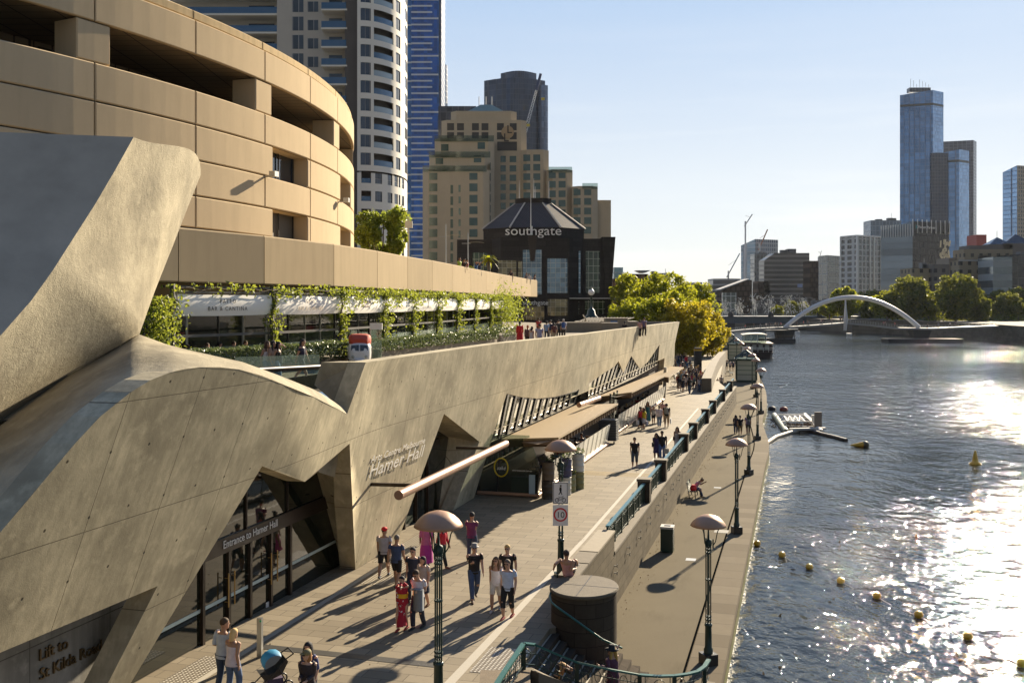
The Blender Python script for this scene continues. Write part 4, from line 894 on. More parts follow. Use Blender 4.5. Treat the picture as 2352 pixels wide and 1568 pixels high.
# bin, benches, bollard
bn = wthing('litter_bin', 'dark green perforated litter bin with a pale top, standing on the lower quay', 'bin'); p = onz(1533, 1266, -1.99); bn.location = (p.x, p.y, p.z+0)
m = MB(); m.box(-.29, .29, -.29, .29, .04, 1.12); m.build('bin_body', GREEN, bn); m = MB(); m.box(-.31, .31, -.31, .31, 1.12, 1.22); m.build('bin_top', plain('pale_bin_top', (.5, .48, .43), .5), bn)
m = MB(); m.box(-.15, .15, -.1, .1, 1.22, 1.235); m.build('bin_slot', BLACK, bn)
m = MB()
for r_ in range(8):
    for c_ in range(5): m.box(-.2+c_*.1-.02, -.2+c_*.1+.02, -.297, -.29, .2+r_*.115, .25+r_*.115); m.box(.29, .297, -.2+c_*.1-.02, -.2+c_*.1+.02, .2+r_*.115, .25+r_*.115)
m.build('perforations', BLACK, bn)
def bench(lab, u, v, rz):
    p = onz(u, v, -1.99); b = thing('bench', lab, 'bench', tuple(p), rz, 'benches on the lower quay'); m = MB()
    for i in range(5): m.box(-.8, .8, -.22+i*.1, -.15+i*.1, .43, .46)
    m.build('seat', GREEN, b); m = MB()
    for i in range(5): m.box(-.8, .8, .25+i*.025, .28+i*.025, .52+i*.09, .585+i*.09)
    m.build('backrest', GREEN, b)
    for x in (-.65, .65): m = MB(); m.bar((x, -.15, 0), (x, -.12, .43), .05); m.bar((x, .2, 0), (x, .35, .95), .05); m.bar((x, -.2, .42), (x, .25, .42), .05); m.build('leg', BLACK, b)
    return b
bench('green bench on the quay with a woman and a red bag', 1594, 1140, R(90)-TH); bench('empty green bench against the wall further along the quay', 1686, 925, R(90)-TH); bench('distant green bench beside the ramp wall', 1680, 862, R(90)-TH)
bo = wthing('steel_bollard', 'square stainless steel bollard near the glass entrance', 'bollard'); p = onz(597, 1508, 0); bo.location = p
m = MB(); m.box(-.07, .07, -.05, .05, 0, 1.08); m.build('post', STEEL, bo); m = MB(); m.box(.02, .075, -.06, -.05, .98, 1.03); m.build('push_button', plain('green_button', (.02, .4, .2), .4), bo)
# ================================================================ terrace restaurant under the beige band
JT = [(396, 42.6)]
for p in BDV[4:]: JT.append((None, p))
PO = [ony(396, 800, 42.6)]; PO[0].z = 0
for p in BDV[4:13]: PO.append(Vector((p.x+.35, p.y+.1, 0)))
PO = [V3(p, 0) for p in PO]
rs = thing('terrace_restaurant', 'glazed terrace restaurant with white fabric awnings lettered FATTO BAR & CANTINA between dark posts', 'restaurant', (-10, 55, 6.5))
FAB = plain('white_awning_fabric', (.88, .85, .78), .8, 0, .03); PST = plain('dark_grey_post', (.07, .065, .06), .5, 0, .2)
FR = [p for p in PO]
ORG = Vector((-10, 55, 6.5))
SG = [plain('sign_ink_%d' % i, c, .7) for i, c in enumerate([(.06, .05, .045), (.45, .38, .30), (.25, .18, .13), (.62, .55, .46), (.62, .55, .46), (.64, .57, .48), (.66, .6, .5), (.7, .64, .55), (.7, .64, .55)])]
for i, (a, b) in enumerate(zip(FR, FR[1:])):
    d = (b-a).normalized(); nn = Vector((d.y, -d.x, 0))
    m = MB(); m.box(-.09, .09, -.09, .09, 6.5, 10.55, M=Matrix.Translation(a)); m.build('post', PST, rs, world=True)
    m = MB(); a1, b1 = a+d*.1+nn*.02, b-d*.1+nn*.02; n = 10; G = []
    for zf in range(5):
        z = 10.12-.95*zf/4-(.0); G.append([a1.lerp(b1, j/n)+nn*(.10*math.sin(math.pi*zf/4)+.05*math.sin(math.pi*j/n))+Vector((0, 0, z-.03*math.sin(math.pi*j/n))) for j in range(n+1)])
    m.grid(G); m.build('awning', FAB, rs, world=True)
    m = MB(); m.bar(a+Vector((0, 0, 10.2)), b+Vector((0, 0, 10.2)), .14, .1); m.bar(a+nn*-.5+Vector((0, 0, 10.45)), b+nn*-.5+Vector((0, 0, 10.45)), .12, .1); m.build('head_beam', PST, rs, world=True)
    m = MB(); m.bar(a+Vector((0, 0, 8.28)), b+Vector((0, 0, 8.28)), .1, .12); m.build('mid_rail', PST, rs, world=True)
    m = MB(); m.slab([[a+Vector((0, 0, 7.0)), b+Vector((0, 0, 7.0)), b+Vector((0, 0, 7.75)), a+Vector((0, 0, 7.75))]], nn*-.03); m.build('screen_glass', GL_CLEAR, rs, world=True)
    c = a.lerp(b, .5)+nn*.17-ORG
    if i == 2:
        text('lettering', 'Fatto', SG[2], rs, c-d*.85+Vector((0, 0, 9.48)), d, (0, 0, 1), .8, .003, shear=.45)
    else:
        k = 1.0 if i < 2 else .85
        text('lettering', 'FATTO', SG[i], rs, c+Vector((0, 0, 9.72)), d, (0, 0, 1), .27*k, .002, 'CENTER', spacing=1.35)
        text('lettering', 'BAR & CANTINA', SG[i], rs, c+Vector((0, 0, 9.38)), d, (0, 0, 1), .27*k, .002, 'CENTER', spacing=1.35)
bk_ = offs(FR, -3.2); bk2 = offs(FR, -7.5)
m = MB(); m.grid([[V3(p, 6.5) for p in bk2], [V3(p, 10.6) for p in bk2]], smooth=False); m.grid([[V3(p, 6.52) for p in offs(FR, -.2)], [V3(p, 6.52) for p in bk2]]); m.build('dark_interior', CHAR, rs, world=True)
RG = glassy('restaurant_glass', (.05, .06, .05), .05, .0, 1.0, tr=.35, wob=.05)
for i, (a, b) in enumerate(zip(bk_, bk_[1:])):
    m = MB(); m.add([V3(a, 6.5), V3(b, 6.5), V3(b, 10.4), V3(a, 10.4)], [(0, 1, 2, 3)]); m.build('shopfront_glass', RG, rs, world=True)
    for f in (0, .33, .66): m = MB(); q = a.lerp(b, f); m.box(-.05, .05, -.05, .05, 6.5, 10.4, M=Matrix.Translation(q)); m.build('mullion', STEEL if f else PST, rs, world=True)
m = MB(); m.add([V3(FR[-1], 6.5), V3(bk2[-1], 6.5), V3(bk2[-1], 10.5), V3(FR[-1], 10.5)], [(0, 1, 2, 3)]); m.build('end_wall', PST, rs, world=True)
# vines on posts and beams
rv = random.Random(11)
def vine(i, p, q, dens, lab):
    v = thing('climbing_vine', lab, 'vine', (p.x, p.y, 6.5), 0, 'vines climbing the restaurant posts'); d = (q-p); L = d.length; d = d/L; nn = Vector((d.y, -d.x, 0)); pts = []
    for _ in range(int(560*dens)):                               # round the post
        z = 6.6+rv.random()**.8*3.9; w_ = .16+.30*noise.noise(Vector((i*3.1, z*1.3, 0)))+.12*rv.random(); w_ = max(.08, w_)
        pts.append(p+Vector((rv.gauss(0, w_), rv.gauss(0, w_), z)))
    for _ in range(int(72*dens*L)):                            # along the beam, hanging in tufts
        f = rv.random(); h = noise.noise(Vector((f*L*.9+i*7, 1.3, 0)))
        if h < -.22 and rv.random() < .8: continue
        z = 10.42+rv.gauss(0, .12) - max(0, h)*rv.random()*1.5
        pts.append(p+d*(f*L)+nn*(rv.gauss(.12, .14))+Vector((0, 0, z)))
    m = MB(); leaves(m, [x-Vector((p.x, p.y, 6.5)) for x in pts], .105, rv); m.build('foliage', LEAF, v)
    m = MB(); m.tube([Vector((.12*math.sin(k*1.7), .12*math.cos(k*1.3), k*.4)) for k in range(10)], .03, 5); m.tube([Vector((0, 0, 3.85))+d*x+Vector((0, 0, .08*math.sin(x*3))) for x in [L*k/8 for k in range(9)]], .022, 5); m.build('stem', BARK, v)
ordn = ['first', 'second', 'third', 'fourth', 'fifth', 'sixth', 'seventh', 'eighth', 'ninth', 'tenth', 'last']
for i in range(len(PO)-1): vine(i, PO[i]+Vector((.15, -.1, 0)), PO[i+1]+Vector((.15, -.1, 0)), (.35, .7, .9, 1.1, .8, 1.0, 1.0, .8, 1.2)[min(i, 8)], 'leafy vine on the %s restaurant post counted from the left, spreading along the beam' % ordn[i])
v = thing('climbing_vine', 'dense bright vine mass at the far right end of the restaurant', 'vine', tuple(V3(PO[-1], 6.5))); m = MB()
leaves(m, [Vector((rv.gauss(.2, 1.0), rv.gauss(-2, 2.6), abs(rv.gauss(2.6, 1.1)))) for _ in range(2600)], .13, rv); m.build('foliage', LEAF, v)
# leafy shrub at the very left of the restaurant
sh = thing('potted_shrub', 'glossy green shrub beside the first restaurant post, next to the concrete wing', 'shrub', tuple(ony(362, 800, 41))); sh.location.z = 6.5
m = MB(); leaves(m, [Vector((rv.gauss(0, .38), rv.gauss(0, .4), 0.5+rv.random()*3.0)) for _ in range(1700)], .09, rv); m.build('foliage', LEAF, sh); m = MB(); m.tube([(0, 0, 0), (.05, 0, 1.5), (0, .1, 3)], [.05, .04, .02], 6); m.build('stem', BARK, sh)
# hedges in planters
PLT = plain('concrete_planter', (.25, .215, .16), .85, 0, .2, 3, bump=.3)
def hedge(a, b, w_, h0, h1, lab, n, side=None):
    a = Vector(a); b = Vector(b); r = thing('planter_hedge', lab, 'hedge', tuple(a), 0, 'hedges in concrete planters on the terrace'); d = b-a; L = d.length; d /= L; nn = Vector((-d.y, d.x, 0)); m = MB()
    f0 = [Vector((0, 0, 0)), d*L, d*L+nn*w_, nn*w_]; m.slab([f0], (0, 0, h0)); m.build('planter', PLT, r, fix=True)
    pts = []
    for _ in range(n):
        x = rv.random()*L; y = rv.random(); z = rv.random(); e = rv.random()
        if e < .55: z = 1-.1*rv.random()                          # skin of the hedge
        elif e < .85: y = .02+.05*rv.random()
        top = h1+.10*noise.noise(Vector((x*1.1, y, 3)))+(.1*rv.random())
        pts.append(d*x+nn*((y*1.25-.18)*w_)+Vector((0, 0, h0*.8+(top-h0*.8)*z)))
    m = MB(); leaves(m, pts, .07, rv); m.build('foliage', LEAF_H, r)
def tq(u, v, z=6.5): return onz(u, v, z)
a = ony(440, 830, 41.0); b = ony(800, 830, 50.8); a.z = b.z = 6.5
hedge(a, b, 1.1, .55, 1.18, 'long clipped hedge in its planter left of the small white vehicle', 6500)
hedge(tq(868, 824), tq(1142, 789.5), 1.3, .52, 1.0, 'long hedge in a concrete planter right of the small white vehicle', 9000)
hedge(tq(1150, 787), tq(1192, 782), 1.6, .6, 1.1, 'short hedge in a dark planter at the end of the row', 1200)
# menu lectern
ml = thing('menu_board', 'tall glass menu stand with a white top box beside the hedge', 'sign', tuple(ony(864, 820, 55.5))); ml.location.z = 6.5
m = MB(); m.box(-.3, .3, -.05, .05, .1, 1.75); m.build('glass_case', GL_CLEAR, ml); m = MB(); m.box(-.34, .34, -.08, .08, 1.75, 2.1); m.build('top_box', WHITE, ml); m = MB(); m.box(-.34, -.28, -.06, .06, 0, 1.75); m.build('frame', STEEL, ml)
# small three-wheeled van with the red canvas top
vb = thing('three_wheeled_van', 'small white three-wheeled van with a red canvas top parked by the hedge', 'vehicle', tuple(ony(826, 825, 49)), R(8)); vb.location.z = 6.5
def rr(x, w_, y0, z0, z1, n=8):   # rounded upright section at front distance y
    return [Vector((math.copysign(abs(math.cos(a))**.55, math.cos(a))*w_*x, y0, (z0+z1)/2+math.copysign(abs(math.sin(a))**.6, math.sin(a))*(z1-z0)/2)) for a in [2*math.pi*k/20 for k in range(20)]]
m = MB(); m.rings([rr(1, .25, -.72, .35, .85), rr(1, .42, -.66, .28, 1.05), rr(1, .52, -.5, .25, 1.28), rr(1, .56, -.2, .24, 1.36), rr(1, .57, .3, .24, 1.38), rr(1, .56, .7, .24, 1.36)]); m.build('cab_body', plain('white_van_paint', (.72, .71, .67), .25, 0, .03), vb)
m = MB(); m.rings([rr(1, .38, -.50, 1.16, 1.45), rr(1, .5, -.3, 1.16, 1.66), rr(1, .55, .1, 1.16, 1.72), rr(1, .56, .8, 1.16, 1.68), rr(1, .56, 1.7, 1.0, 1.55)]); m.build('canvas_top', plain('red_canvas', (.52, .07, .03), .75, 0, .12), vb)
for x in (-1, 1):
    m = MB(); m.add([Vector((x*.03, -.725, .90)), Vector((x*.41, -.66, .92)), Vector((x*.40, -.60, 1.17)), Vector((x*.03, -.66, 1.20))], [(0, 1, 2, 3)]); m.build('windscreen', GL_WIN, vb)
m = MB(); m.tube([(-.04, -.8, .22), (.04, -.8, .22)], .22, 14); m.build('front_wheel', BLACK, vb)
for x in (-.55, .55): m = MB(); m.tube([(x-.05, 1.5, .24), (x+.05, 1.5, .24)], .24, 14); m.build('rear_wheel', BLACK, vb)
m = MB(); m.box(-.6, .6, .75, 2.1, .45, 1.0); m.build('cargo_box', plain('grey_van_box', (.35, .34, .32), .5), vb)
for x in (-.3, .3): m = MB(); m.sphere((x, -.66, .62), .09, 10); m.build('headlight', GL_PALE, vb)
m = MB(); m.lathe([(.24, .3), (.27, .4), (.2, .5)], 12, o=(0, -.8, 0)); m.build('mudguard', MATS['white_van_paint'], vb)
# ================================================================ city buildings
def curtain(name, col, line, bw, fh, lw=.12, var=.5, metal=.45, rough=.12, spec=.8, strong=None):
    m = NT(name); o = m.obj(); sp = m.n('SeparateXYZ', i_0=o); al = m.math('ADD', sp.outputs[0], sp.outputs[1]); z = sp.outputs[2]
    cx = m.math('FLOOR', m.math('DIVIDE', m.math('ADD', al, 500.0), bw)); cz = m.math('FLOOR', m.math('DIVIDE', m.math('ADD', z, 50.0), fh))
    wn = m.n('TexWhiteNoise', noise_dimensions='2D', i_Vector=m.n('CombineXYZ', i_0=cx, i_1=cz))
    fx = m.math('FRACT', m.math('DIVIDE', m.math('ADD', al, 500.0), bw)); fz = m.math('FRACT', m.math('DIVIDE', m.math('ADD', z, 50.0), fh))
    ln = m.math('MAXIMUM', m.math('LESS_THAN', fx, lw/bw), m.math('LESS_THAN', fz, (strong or lw)/fh))
    c = m.mix(wn.outputs[0], mul(col, 1-var), mul(col, 1+var)); c = m.mix(m.math('MULTIPLY', m.ramp(m.noise(o, .05, 4), (.4, 0.), (.65, 1.)), .35), c, mul(col, .45))
    m.base(m.mix(ln, c, line)); m.set(m.b, 'Metallic', m.math('MULTIPLY', m.math('SUBTRACT', 1.0, ln), metal)); m.set(m.b, 'Roughness', m.math('ADD', rough, m.math('MULTIPLY', ln, .5))); m.set(m.b, 'Specular IOR Level', spec)
    return m.mat
def bld(name, lab, cat, u0, u1, Y, rz=0, base=0, group=None):
    x0, x1 = (u0-1176)/F_*Y, (u1-1176)/F_*Y; t = thing(name, lab, cat, ((x0+x1)/2, Y, base), rz, group); t['w'] = (x1-x0); return t
def zat(v, Y): return ZC+(697-v)/F_*Y
def xat(u, Y): return (u-1176)/F_*Y
def blk(parent, nm, mat, x0, x1, y0, y1, z0, z1, top=None):
    m = MB(); m.box(x0, x1, y0, y1, z0, z1); return m.build(nm, mat, parent)
def many(parent, nm, mat, cells, cap=100, sub=None):
    """cells: (x0,x1,y0,y1,z0,z1) boxes; up to cap as parts of their own, the rest one part"""
    cells = sorted(cells, key=lambda c: -(c[5]-c[4])*(c[1]-c[0]+c[3]-c[2])); first = {}
    for c in cells[:cap]:
        sz = tuple(round(v, 2) for v in (c[1]-c[0], c[3]-c[2], c[5]-c[4]))
        if sz not in first:
            m = MB(); m.box(-sz[0]/2, sz[0]/2, -sz[1]/2, sz[1]/2, -sz[2]/2, sz[2]/2); first[sz] = m.build(nm, mat, parent); o = first[sz]
        else: o = first[sz].copy(); C.objects.link(o)
        o.location = ((c[0]+c[1])/2, (c[2]+c[3])/2, (c[4]+c[5])/2)
    if cells[cap:]:
        m = MB()
        for c in cells[cap:]: m.box(*c)
        m.build(nm, mat, parent, kind='stuff')
BGLASS = curtain('blue_curtain_wall', (.03, .12, .40), (.015, .035, .08), 1.6, 3.0, .1, .35, .55)
# --- apartment tower, left
Ya = 165.0
ap = thing('apartment_tower', 'tall pale apartment tower with a curved white corner and stacked glass balconies', 'building', (xat(720, Ya), Ya, 0)); ax = lambda u: xat(u, Ya)-xat(720, Ya)
APT = precast('tower_render_grey', (.58, .53, .44), drip=.1); APW = plain('tower_white_render', (.80, .76, .66), .8, 0, .06, .5); APD = precast('tower_dark_stone', (.15, .135, .12), drip=.1)
blk(ap, 'wing_wall', APT, ax(636), ax(800), 0, 22, 0, 92); blk(ap, 'recessed_wall', APT, ax(380), ax(636), 3.2, 22, 0, 92)
blk(ap, 'stone_fin', APD, ax(798), ax(834), -2.5, 22, 0, 95); blk(ap, 'fin_edge', STEEL, ax(831), ax(834)+.12, -2.8, -2.4, 0, 95)
fl = [zat(-60+42.2*i, Ya) for i in range(16)]
wins, panes = [], []
for z in fl:
    wins.append((ax(671), ax(697), -.03, .2, z-.3, z+2.0)); wins.append((ax(706), ax(731), -.04, .2, z-.25, z+1.45))
many(ap, 'window', curtain('apartment_window', (.06, .075, .09), (.40, .38, .34), 1.0, 30, .09, .5, .2), wins)
BALG = glassy('blue_balcony_glass', (.04, .11, .20), .08, .2, 1.0)
for z in fl:
    blk(ap, 'balcony_slab', APW, ax(744), ax(803), -2.6, 0, z-.75, z-.5); blk(ap, 'balcony_glass', BALG, ax(745), ax(801), -2.62, -2.52, z-.5, z+.55); blk(ap, 'balcony_door', GL_WIN, ax(756), ax(786), -.06, 0, z-.5, z+1.7)
    blk(ap, 'long_balcony_slab', APW, ax(380), ax(638), .1, 3.2, z-.75, z-.45); blk(ap, 'long_balcony_glass', BALG, ax(380), ax(637), .05, .15, z-.45, z+.6); blk(ap, 'balcony_door', GL_WIN, ax(560), ax(620), 3.1, 3.25, z-.4, z+1.7)
cxa, cya, ea, eb = ax(834), 8.0, 6.35, 11.5
def ce(th, z, k=1.0): a = R(th); return Vector((cxa+ea*k*math.sin(a), cya-eb*k*math.cos(a), z))
def arcband(nm, mat, t0, t1, z0, z1, k=1.0, n=10): m = MB(); m.grid([[ce(t0+(t1-t0)*i/n, z0, k) for i in range(n+1)], [ce(t0+(t1-t0)*i/n, z1, k) for i in range(n+1)]]); m.add([ce(t0+(t1-t0)*i/n, z0, k) for i in range(n+1)]+[ce(t0+(t1-t0)*i/n, z0, k-.16) for i in range(n+1)], [(i, i+1, n+2+i, n+1+i) for i in range(n)]); return m.build(nm, mat, ap)
arcband('curved_core', APD, -5, 150, 0, 92, .84, 20)
cw_ = MB()
def cwall(t0, t1, z0, z1, n=4): cw_.grid([[ce(t0+(t1-t0)*i/n, z0) for i in range(n+1)], [ce(t0+(t1-t0)*i/n, z1) for i in range(n+1)]])
zf = [zat(20+40.6*i, Ya) for i in range(-4, 17)]
CWIN = curtain('curved_tower_window', (.05, .07, .10), (.25, .23, .2), .9, 40, .07, .5, .2)
for i, z in enumerate(zf):
    v = 20+40.6*(i-4); z1 = z+2.93
    if v < 410:
        sl = ((1, 15.5), (20, 51), (56, 66), (80, 95))
        cwall(-4, 130, z-.95, z, 18)
        for a, b in zip((-4, 15.5, 51, 66, 95), (1, 20, 56, 80, 130)): cwall(a, b, z, z1-.95)
        arcband('window', CWIN, 1, 15.5, z, z1-.95, .985, 3); arcband('balcony_glass', BALG if i % 2 else glassy('pale_balcony_glass', (.30, .38, .42), .1, 0, .8), 20, 51, z, z+.95, .985, 6); arcband('window', CWIN, 56, 66, z, z1-.95, .985, 2); arcband('window', CWIN, 80, 95, z, z1-.95, .985, 2)
    else:
        cwall(-4, 130, z-1.25, z, 18)
        for a, b in zip((-4, 16, 32, 49, 60, 66, 78), (2, 22, 41, 53, 62, 70, 130)): cwall(a, b, z, z1-1.25)
        arcband('balcony_glass', BALG, 2, 16, z, z+.8, .985, 3)
        for a, b in ((22, 32), (41, 49), (53, 60), (62, 66), (70, 78)): arcband('window', CWIN, a, b, z, z1-1.25, .985, 2)
cw_.build('curved_wall', APW, ap)
# --- tall blue tower
Ye = 480.0
eu = thing('blue_glass_tower', 'very tall blue glass tower with thin white horizontal bars', 'building', (xat(966, Ye), Ye, 0)); ex = lambda u: xat(u, Ye)-xat(966, Ye)
blk(eu, 'glass_shaft', curtain('deep_blue_curtain_wall', (.035, .17, .43), (.012, .035, .10), 1.5, 3.0, .12, .35, .35), ex(915), ex(1008), 0, 30, 0, 250); blk(eu, 'edge_bay', curtain('edge_bay_wall', (.10, .10, .13), (.03, .04, .07), 3.4, 3.0, .5, .3, .2), ex(1008), ex(1013), 2, 30, 0, 245)
blk(eu, 'projecting_bay', BGLASS, ex(946), ex(1006), -.8, 0, 0, 250)
WB = plain('white_facade_bar', (.62, .62, .60), .5); cells = []
for i in range(52):
    z = zat(-40+14.3*i, Ye); right = 1007 if i % 3 == 0 else 993
    cells.append((ex(945), ex(right), -1.1, -.8, z, z+.75))
    if i % 3 == 1: cells.append((ex(916), ex(946), -.3, 0, z, z+.7))
many(eu, 'white_bar', WB, cells)
g = thing('pale_round_tower', 'slim pale rounded tower edge behind the blue tower', 'building', (xat(1018, 540), 540, 0)); m = MB(); m.lathe([(2.4, 0), (2.4, zat(152, 540))], 20, sx=1, sy=2); m.build('shaft', curtain('pale_tower_wall', (.22, .26, .33), (.35, .38, .42), 1.2, 3, .3, .3, .2), g)
# --- stepped beige hotel
Yh = 275.0
ho = thing('stepped_hotel', 'stepped beige hotel tower with rows of green-tinted windows and a small green pyramid roof', 'building', (xat(1180, Yh), Yh, 0)); hx = lambda u: xat(u, Yh)-xat(1180, Yh); HB = precast('hotel_beige_wall', (.50, .42, .30), drip=.15); HW = glassy('hotel_window_green', (.03, .07, .06), .1, .2, .9)
def r4(x, y): return (x*.38+784, y*.38)
def hb(nm, x0, x1, y, f, d, ch=1.6):
    u0, v = r4(x0, y); u1, _ = r4(x1, y); X0, X1, z = hx(u0), hx(u1), zat(v, Yh); m = MB()
    m.slab([[(X0+ch, f, 0), (X1-ch, f, 0), (X1, f+ch, 0), (X1, d, 0), (X0, d, 0), (X0, f+ch, 0)]], (0, 0, z)); o = m.build(nm, HB, ho, fix=True)
    m = MB(); m.box(X0+ch, X1-ch, f-.12, f, z-.9, z-.5); m.build('cornice', HB, ho); return X0, X1, z
hb('left_wing', 512, 900, 1060, -12, 10); hb('left_setback', 545, 905, 965, -9, 10); hb('left_upper_setback', 572, 925, 858, -6, 12)
hb('main_block', 600, 1120, 718, 2, 22); hb('attic', 655, 1060, 655, 4, 20); hb('right_wing', 1085, 1255, 905, 0, 24); hb('right_wing_step', 1240, 1397, 1030, -2, 24); hb('right_wing_low_step', 1390, 1545, 1135, -4, 24); hb('end_block', 1540, 1600, 1212, -1, 24, 4)
cells = []
def hw_(xa, ya, w_=46, h_=44, f=-12):
    u0, v0 = r4(xa, ya); u1, v1 = r4(xa+w_, ya+h_); cells.append((hx(u0), hx(u1), f-.06, f+.25, zat(v1, Yh), zat(v0, Yh)))
for y in range(1075, 1560, 66): hw_(553, y, 47, 45, -12); hw_(785, y, 47, 45, -12)
for y in range(1150, 1560, 66): hw_(676, y, 15, 50, -12); hw_(722, y, 13, 40, -12)
for x, y in ((585, 980), (808, 970)): hw_(x, y, 44, 40, -9)
for x, y in ((612, 893), (828, 882)): hw_(x, y, 44, 40, -6)
for y in range(965, 1300, 57):
    for x in (962, 1017): hw_(x, y-28, 32 if x < 1000 else 40, 38, 2)
for c_, x in enumerate((1100, 1160)):
    for y in range(935, 1420, 57): hw_(x, y, 42, 40, 0)
for x in (1252, 1311):
    for y in range(1043, 1420, 57): hw_(x, y, 42, 40, -2)
for x in (1398, 1461):
    for y in range(1150, 1420, 57): hw_(x, y, 42, 40, -4)
many(ho, 'window', HW, cells, 100)
cells = []
for x in (637, 697, 788, 846, 940, 1018):
    for y in (738, 793): hw_(x, y, 42, 43, 2)
hw_(942, 850, 120, 55, 2); many(ho, 'dark_window', BLACK, cells)
cells = []
for i in range(9):
    for j in range(2): z = zat(r4(0, 1010+i*62)[1], Yh); cells.append((hx(r4(905, 0)[0])-.1, hx(r4(905, 0)[0])+.05, -9+j*6, -6.2+j*6, z-2, z))
many(ho, 'side_window', HW, cells)
for (x0, x1, y, f) in ((545, 905, 955, -9.5), (572, 925, 850, -6.5), (515, 885, 1045, -12.2), (1250, 1392, 1022, -2.2), (1450, 1542, 1125, -4.2)):
    z = zat(r4(0, y)[1], Yh); blk(ho, 'roof_railing', GL_TINT, hx(r4(x0, 0)[0]), hx(r4(x1, 0)[0]), f, f+.1, z-1.3, z+.3)
m = MB(); p0 = [hx(r4(x, 0)[0]) for x in (755, 985)]; zt, zb = zat(r4(0, 590)[1], Yh), zat(r4(0, 658)[1], Yh); xm = sum(p0)/2
m.rings([[Vector((p0[0], 4, zb)), Vector((p0[1], 4, zb)), Vector((p0[1], 18, zb)), Vector((p0[0], 18, zb))], [Vector((xm-1.6, 10, zt)), Vector((xm+1.6, 10, zt)), Vector((xm+1.6, 12, zt)), Vector((xm-1.6, 12, zt))]], smooth=False); m.build('green_roof', plain('copper_green_roof', (.16, .22, .17), .6), ho)
for x in (825, 868, 905): X = hx(r4(x, 0)[0]); m = MB(); m.tube([(X, 10, zt-2), (X, 10, zat(r4(0, 540)[1], Yh))], .12, 5); m.build('mast', STEEL, ho)
m = MB(); cx_, cz_ = hx(r4(1005, 0)[0]), zat(r4(0, 793)[1], Yh); m.tube([(cx_, 1.6, cz_), (cx_, 2, cz_)], 6.2*.38*275/2287*16/2.6, 28); m.build('round_emblem', plain('emblem_tan', (.36, .26, .15), .8), ho)
text('lettering', 'L', INK, ho, (cx_-.3, 1.5, cz_-.3), (1, 0, 0), (0, 0, 1), 3.2, .05); text('lettering', 'L', INK, ho, (cx_-1.2, 1.5, cz_-2.6), (1, 0, 0), (0, 0, 1), 3.2, .05)
blk(thing('dark_tower_block', 'dark flat-topped block between the blue tower and the hotel', 'building', (xat(1038, 330), 330, 0)), 'walls', curtain('dark_block_wall', (.05, .055, .07), (.03, .03, .04), 2, 3, .2), -4.5, 8, 0, 14, 0, zat(244, 330))
# --- dark shopping building with pyramid roof and letters
Ys = 205.0
sg = thing('shopping_centre', 'dark granite shopping building with a ribbed pyramid roof, lettered southgate', 'building', (xat(1230, Ys), Ys, 0)); sx_ = lambda u: xat(u, Ys)-xat(1230, Ys)
DG = ashlar('dark_granite', (.040, .036, .034), bw=2.2, rh=1.1, axis=0, mort=.03, mcol=.6); DGR = curtain('ribbed_dark_roof', (.05, .045, .045), (.02, .018, .018), .5, 90, .12, .1, 0, .7, .3)
m = MB(); m.slab([[(sx_(1046), 6, 0), (sx_(1128), 6, 0), (sx_(1150), 0, 0), (sx_(1308), 0, 0), (sx_(1340), 3, 0), (sx_(1392), 3, 0), (sx_(1406), 8, 0), (sx_(1406), 34, 0), (sx_(1046), 34, 0)]], (0, 0, zat(546, Ys))); m.build('granite_body', DG, sg, fix=True)
m = MB(); zz = zat(546, Ys); m.rings([[Vector((sx_(1392), 2.7, 0)), Vector((sx_(1408), 2.7, 0)), Vector((sx_(1408), 8, 0)), Vector((sx_(1392), 8, 0))], [Vector((sx_(1392), 2.7, zz-9)), Vector((sx_(1409), 2.7, zz-9)), Vector((sx_(1409), 8, zz-9)), Vector((sx_(1392), 8, zz-9))], [Vector((sx_(1385), 1.9, zz+.3)), Vector((sx_(1416), 1.9, zz+.3)), Vector((sx_(1416), 9, zz+.3)), Vector((sx_(1385), 9, zz+.3))]], smooth=False); m.build('corner_pier', DG, sg)
m = MB(); za, zb = zat(546, Ys), zat(519, Ys)
oc = lambda k, z, o=0: [Vector((sx_(1228)+x*k, 16+y*k-o, z)) for x, y in ((-10.8, -7), (-5, -12), (5.4, -12), (10.8, -7), (10.8, 8), (5, 12), (-5, 12), (-10.8, 8))]
m.rings([oc(1, za), oc(1, zb)], smooth=False); m.build('octagonal_drum', DG, sg)
m = MB(); m.rings([oc(1.02, zb), oc(.36, zat(452, Ys))], smooth=False); m.build('pyramid_roof', DGR, sg)
m = MB(); m.rings([oc(.36, zat(456, Ys)), oc(.37, zat(441, Ys))], smooth=False); m.build('roof_cap', DG, sg)
ra_, rb_ = oc(1.03, zb), oc(.37, zat(453, Ys))
for i in (0, 1, 2, 3): m = MB(); m.bar(ra_[i], rb_[i], .28, .28); m.build('ridge_trim', plain('pale_ridge', (.45, .40, .33), .6), sg)
for u, v0, v1, y in ((1220, 545, 441, 3.5), (1194, 455, 395, 14), (1229, 450, 393, 12), (1234, 450, 405, 18), (1267, 455, 395, 15)): m = MB(); m.tube([(sx_(u), y, zat(v0, Ys)), (sx_(u), y, zat(v1, Ys))], [.14, .04], 6); m.build('mast', WHITE, sg)
o = text('lettering', 'southgate', WHITE, sg, (sx_(1159), 3.75, zat(537, Ys)), (1, 0, 0), (0, 0, 1), 2.75, .1)
ys = [v.co.x for v in o.data.vertices]; k = (sx_(1290)-sx_(1159))/(max(ys)-min(ys))
for v in o.data.vertices: v.co.x = sx_(1159)+(v.co.x-sx_(1159))*k
SW = {}
